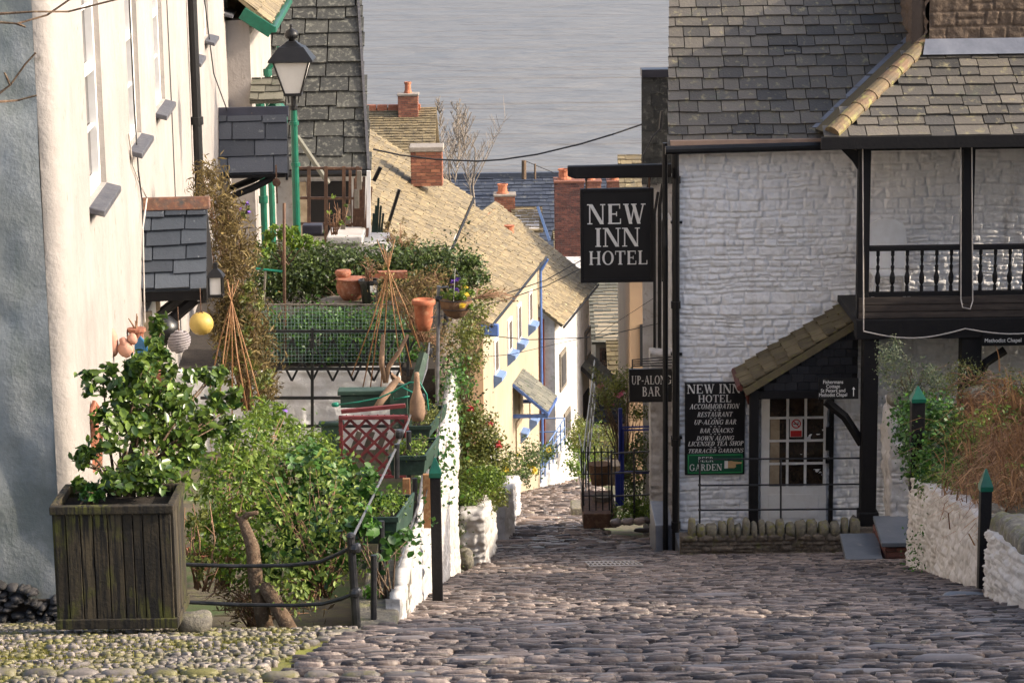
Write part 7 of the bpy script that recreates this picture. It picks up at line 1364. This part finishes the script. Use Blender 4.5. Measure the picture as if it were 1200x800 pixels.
bush('daffodil_leaves', 'strappy bright green leaves at the foot of the iron railing', 'plant', at(745,608,34), [at(738,598,34), at(755,594,34), at(765,600,33.7), at(727,602,34.2)], [(.14,.2,.14),(.14,.2,.16),(.1,.2,.12),(.1,.2,.1)], 900, .15, M['leaf_fresh'], 83, asp=.1, stems=0, up_=0, clump=.5)
bush('shrub', 'small shrub behind the stair railing in mid street', 'shrub', at(690,520,52), [at(680,505,52), at(705,515,50), at(722,520,48)], [(.2,.3,.4),(.3,.3,.4),(.2,.3,.3)], 1800, .07, M['leaf_olive'], 84, stems=8, clump=.4)
mb = MB()
for i, x in enumerate((722,736,750,763)): mb.rock(W(x,612-i*1.0,33.6), (.1,.09,.05), i, 10, 7, .1, 0, 2.6)
tag(mb.build('kerb_stones', M['cobble'], smooth=True), 'dark kerb stones along the front of the street garden', 'kerb')
# drain grate
c0, c1 = G(691, 667), G(745, 661); dg_ = thing('drain_grate', 'rectangular pale drain grate set in the cobbles', 'drain', (c0+c1)/2); mb = MB(); sl = -.27
def gq(x, Y): return Vector((x, Y, g(Y)+.034))
for k in range(13): x = c0.x+(c1.x-c0.x)*k/12; mb.bar(gq(x, c0.y), gq(x, c1.y), .014, .02)
for k in range(3): Y = c0.y+(c1.y-c0.y)*k/2; mb.bar(gq(c0.x, Y), gq(c1.x, Y), .03, .016, (0,1,0))
mb.build('bars', mat('grate', (.42,.37,.33), (.3,.27,.25), rough=.45, metal=.3), dg_); mb = MB(); mb.add([gq(c0.x,c0.y)-Vector((0,0,.02)), gq(c1.x,c0.y)-Vector((0,0,.02)), gq(c1.x,c1.y)-Vector((0,0,.02)), gq(c0.x,c1.y)-Vector((0,0,.02))], [(0,1,2,3)]); mb.build('sump', M['soil'], dg_)
# ---- overhead wires
def cable(label, pts, r, m='cable'): tag(MB().tube([W(*q) for q in pts], r, 5).build('cable', M[m]), label, 'cable')
cable('long dark cable swinging across in front of the sea', [(437,175,38),(470,182,38),(510,187,38),(560,189,38),(590,187,38),(630,181,38),(680,169,38),(720,157,38),(752,146,37)], .014)
cable('upper thin cable crossing the street under the big golden roof', [(540,352,30),(590,345,32),(640,328,34),(690,300,36),(720,282,37)], .007)
cable('middle thin cable crossing the street under the big golden roof', [(545,362,30),(590,352,32),(640,335,34),(700,305,36)], .007)
cable('lowest thin cable reaching the hotel at the bar sign', [(560,392,28),(620,398,30),(700,395,33),(745,385,34),(775,378,35)], .006)
cable('pale cable crossing lower over the street', [(548,420,28),(600,415,30),(700,392,34),(765,350,35)], .004)
mb = MB(); mb.tube([W(614,188,121), W(650,203,121), W(690,207,121)], .02, 4); tag(mb.build('cable', M['cable']), 'faint far cable from the weathered post by the sea', 'cable')
bush('arching_twigs', 'bare arching twigs reaching over the street from the terrace corner', 'twigs', at(560,350,25.2), [at(585,345,25.4), at(600,352,25.6)], [(.25,.2,.1),(.2,.2,.1)], 50, .03, M['leaf_dry'], 91, stems=18, stem_r=.005, stem_m=M['twig'])
for pre, cond, grp in (('post', 'tip', 'green tipped black posts'), ('window_box', '', 'green window boxes on the handrail'), ('chimney', 'brick', 'brick chimneys on the far roofs'), ('porch_hood', '', 'slate hoods on the left houses'), ('float', 'hanging', 'round floats hanging by the porch'), ('bamboo_wigwam', '', 'bamboo cane wigwams'), ('direction_sign', '', 'small black direction boards'), ('porch_post', '', 'posts under the balcony'), ('log', 'leaning', 'log props in the garden'), ('cable', 'thin cable', 'thin cables crossing the street'), ('stake', 'reddish', 'stakes under the window boxes'), ('light_cord', '', 'pale light cords on the balcony'), ('basket', 'basket', 'woven baskets in the street garden'), ('door_canopy', '', 'slate canopies over cottage doors')):
    for o in bpy.data.objects:
        if o.parent is None and o.name.split('.')[0] == pre and cond in (o.get('label') or '') and not o.get('group'): o['group'] = grp
for o in bpy.data.objects:
    if o.type == 'MESH' and o.parent is None and not o.get('label') and not o.get('kind'): print('UNLABELLED', o.name)
bush('shrub', 'scattered yellow green sprays sprawling over the dark ivy near the log props', 'shrub', at(380,700,14.8), [at(340,590,15), at(380,560,15.4), at(405,600,15), at(360,640,14.7), at(310,560,15.2), at(330,680,14.6), at(400,660,14.7)],
  [(.16,.2,.14),(.16,.2,.12),(.14,.2,.14),(.16,.2,.14),(.14,.2,.14),(.14,.2,.12),(.1,.2,.14)], 1300, .045, LEAF('leaf_lime', (.15,.24,.025), (.06,.12,.015), (.3,.38,.07), .3, .5), 92, fine=True, stems=30, stem_r=.005, stem_m=M['twig'], clump=.8)
bush('shrub', 'green sprigs poking up through the rusty growth on the right bank', 'shrub', at(1160,560,20.5), [at(1150,520,22), at(1175,500,22.4), at(1140,560,20.8), at(1170,585,19.2), at(1195,470,23.4), at(1200,560,19.8)], [(.22,.3,.14),(.2,.3,.12),(.2,.3,.14),(.18,.2,.12),(.2,.2,.1),(.14,.2,.1)], 4500, .045, M['leaf_fresh'], 93, stems=24, stem_r=.005, stem_m=M['twig'], clump=.7)
bush('ivy', 'ivy straggling over the top edge of the thin white garden wall', 'ivy', (-.72, 20.5, ztopw(20.5)-.3), [(-.74+(Y-14.35)*.013, Y, ztopw(Y)-.02) for Y in (16.2, 18, 19.6, 21, 22.4, 23.8, 24.5)], [(.07,.5,.07),(.06,.4,.06),(.08,.5,.1),(.07,.5,.07),(.08,.5,.1),(.1,.4,.12),(.1,.3,.2)], 1500, .04, M['leaf_ivy'], 96, stems=6, clump=.7, asp=.8)
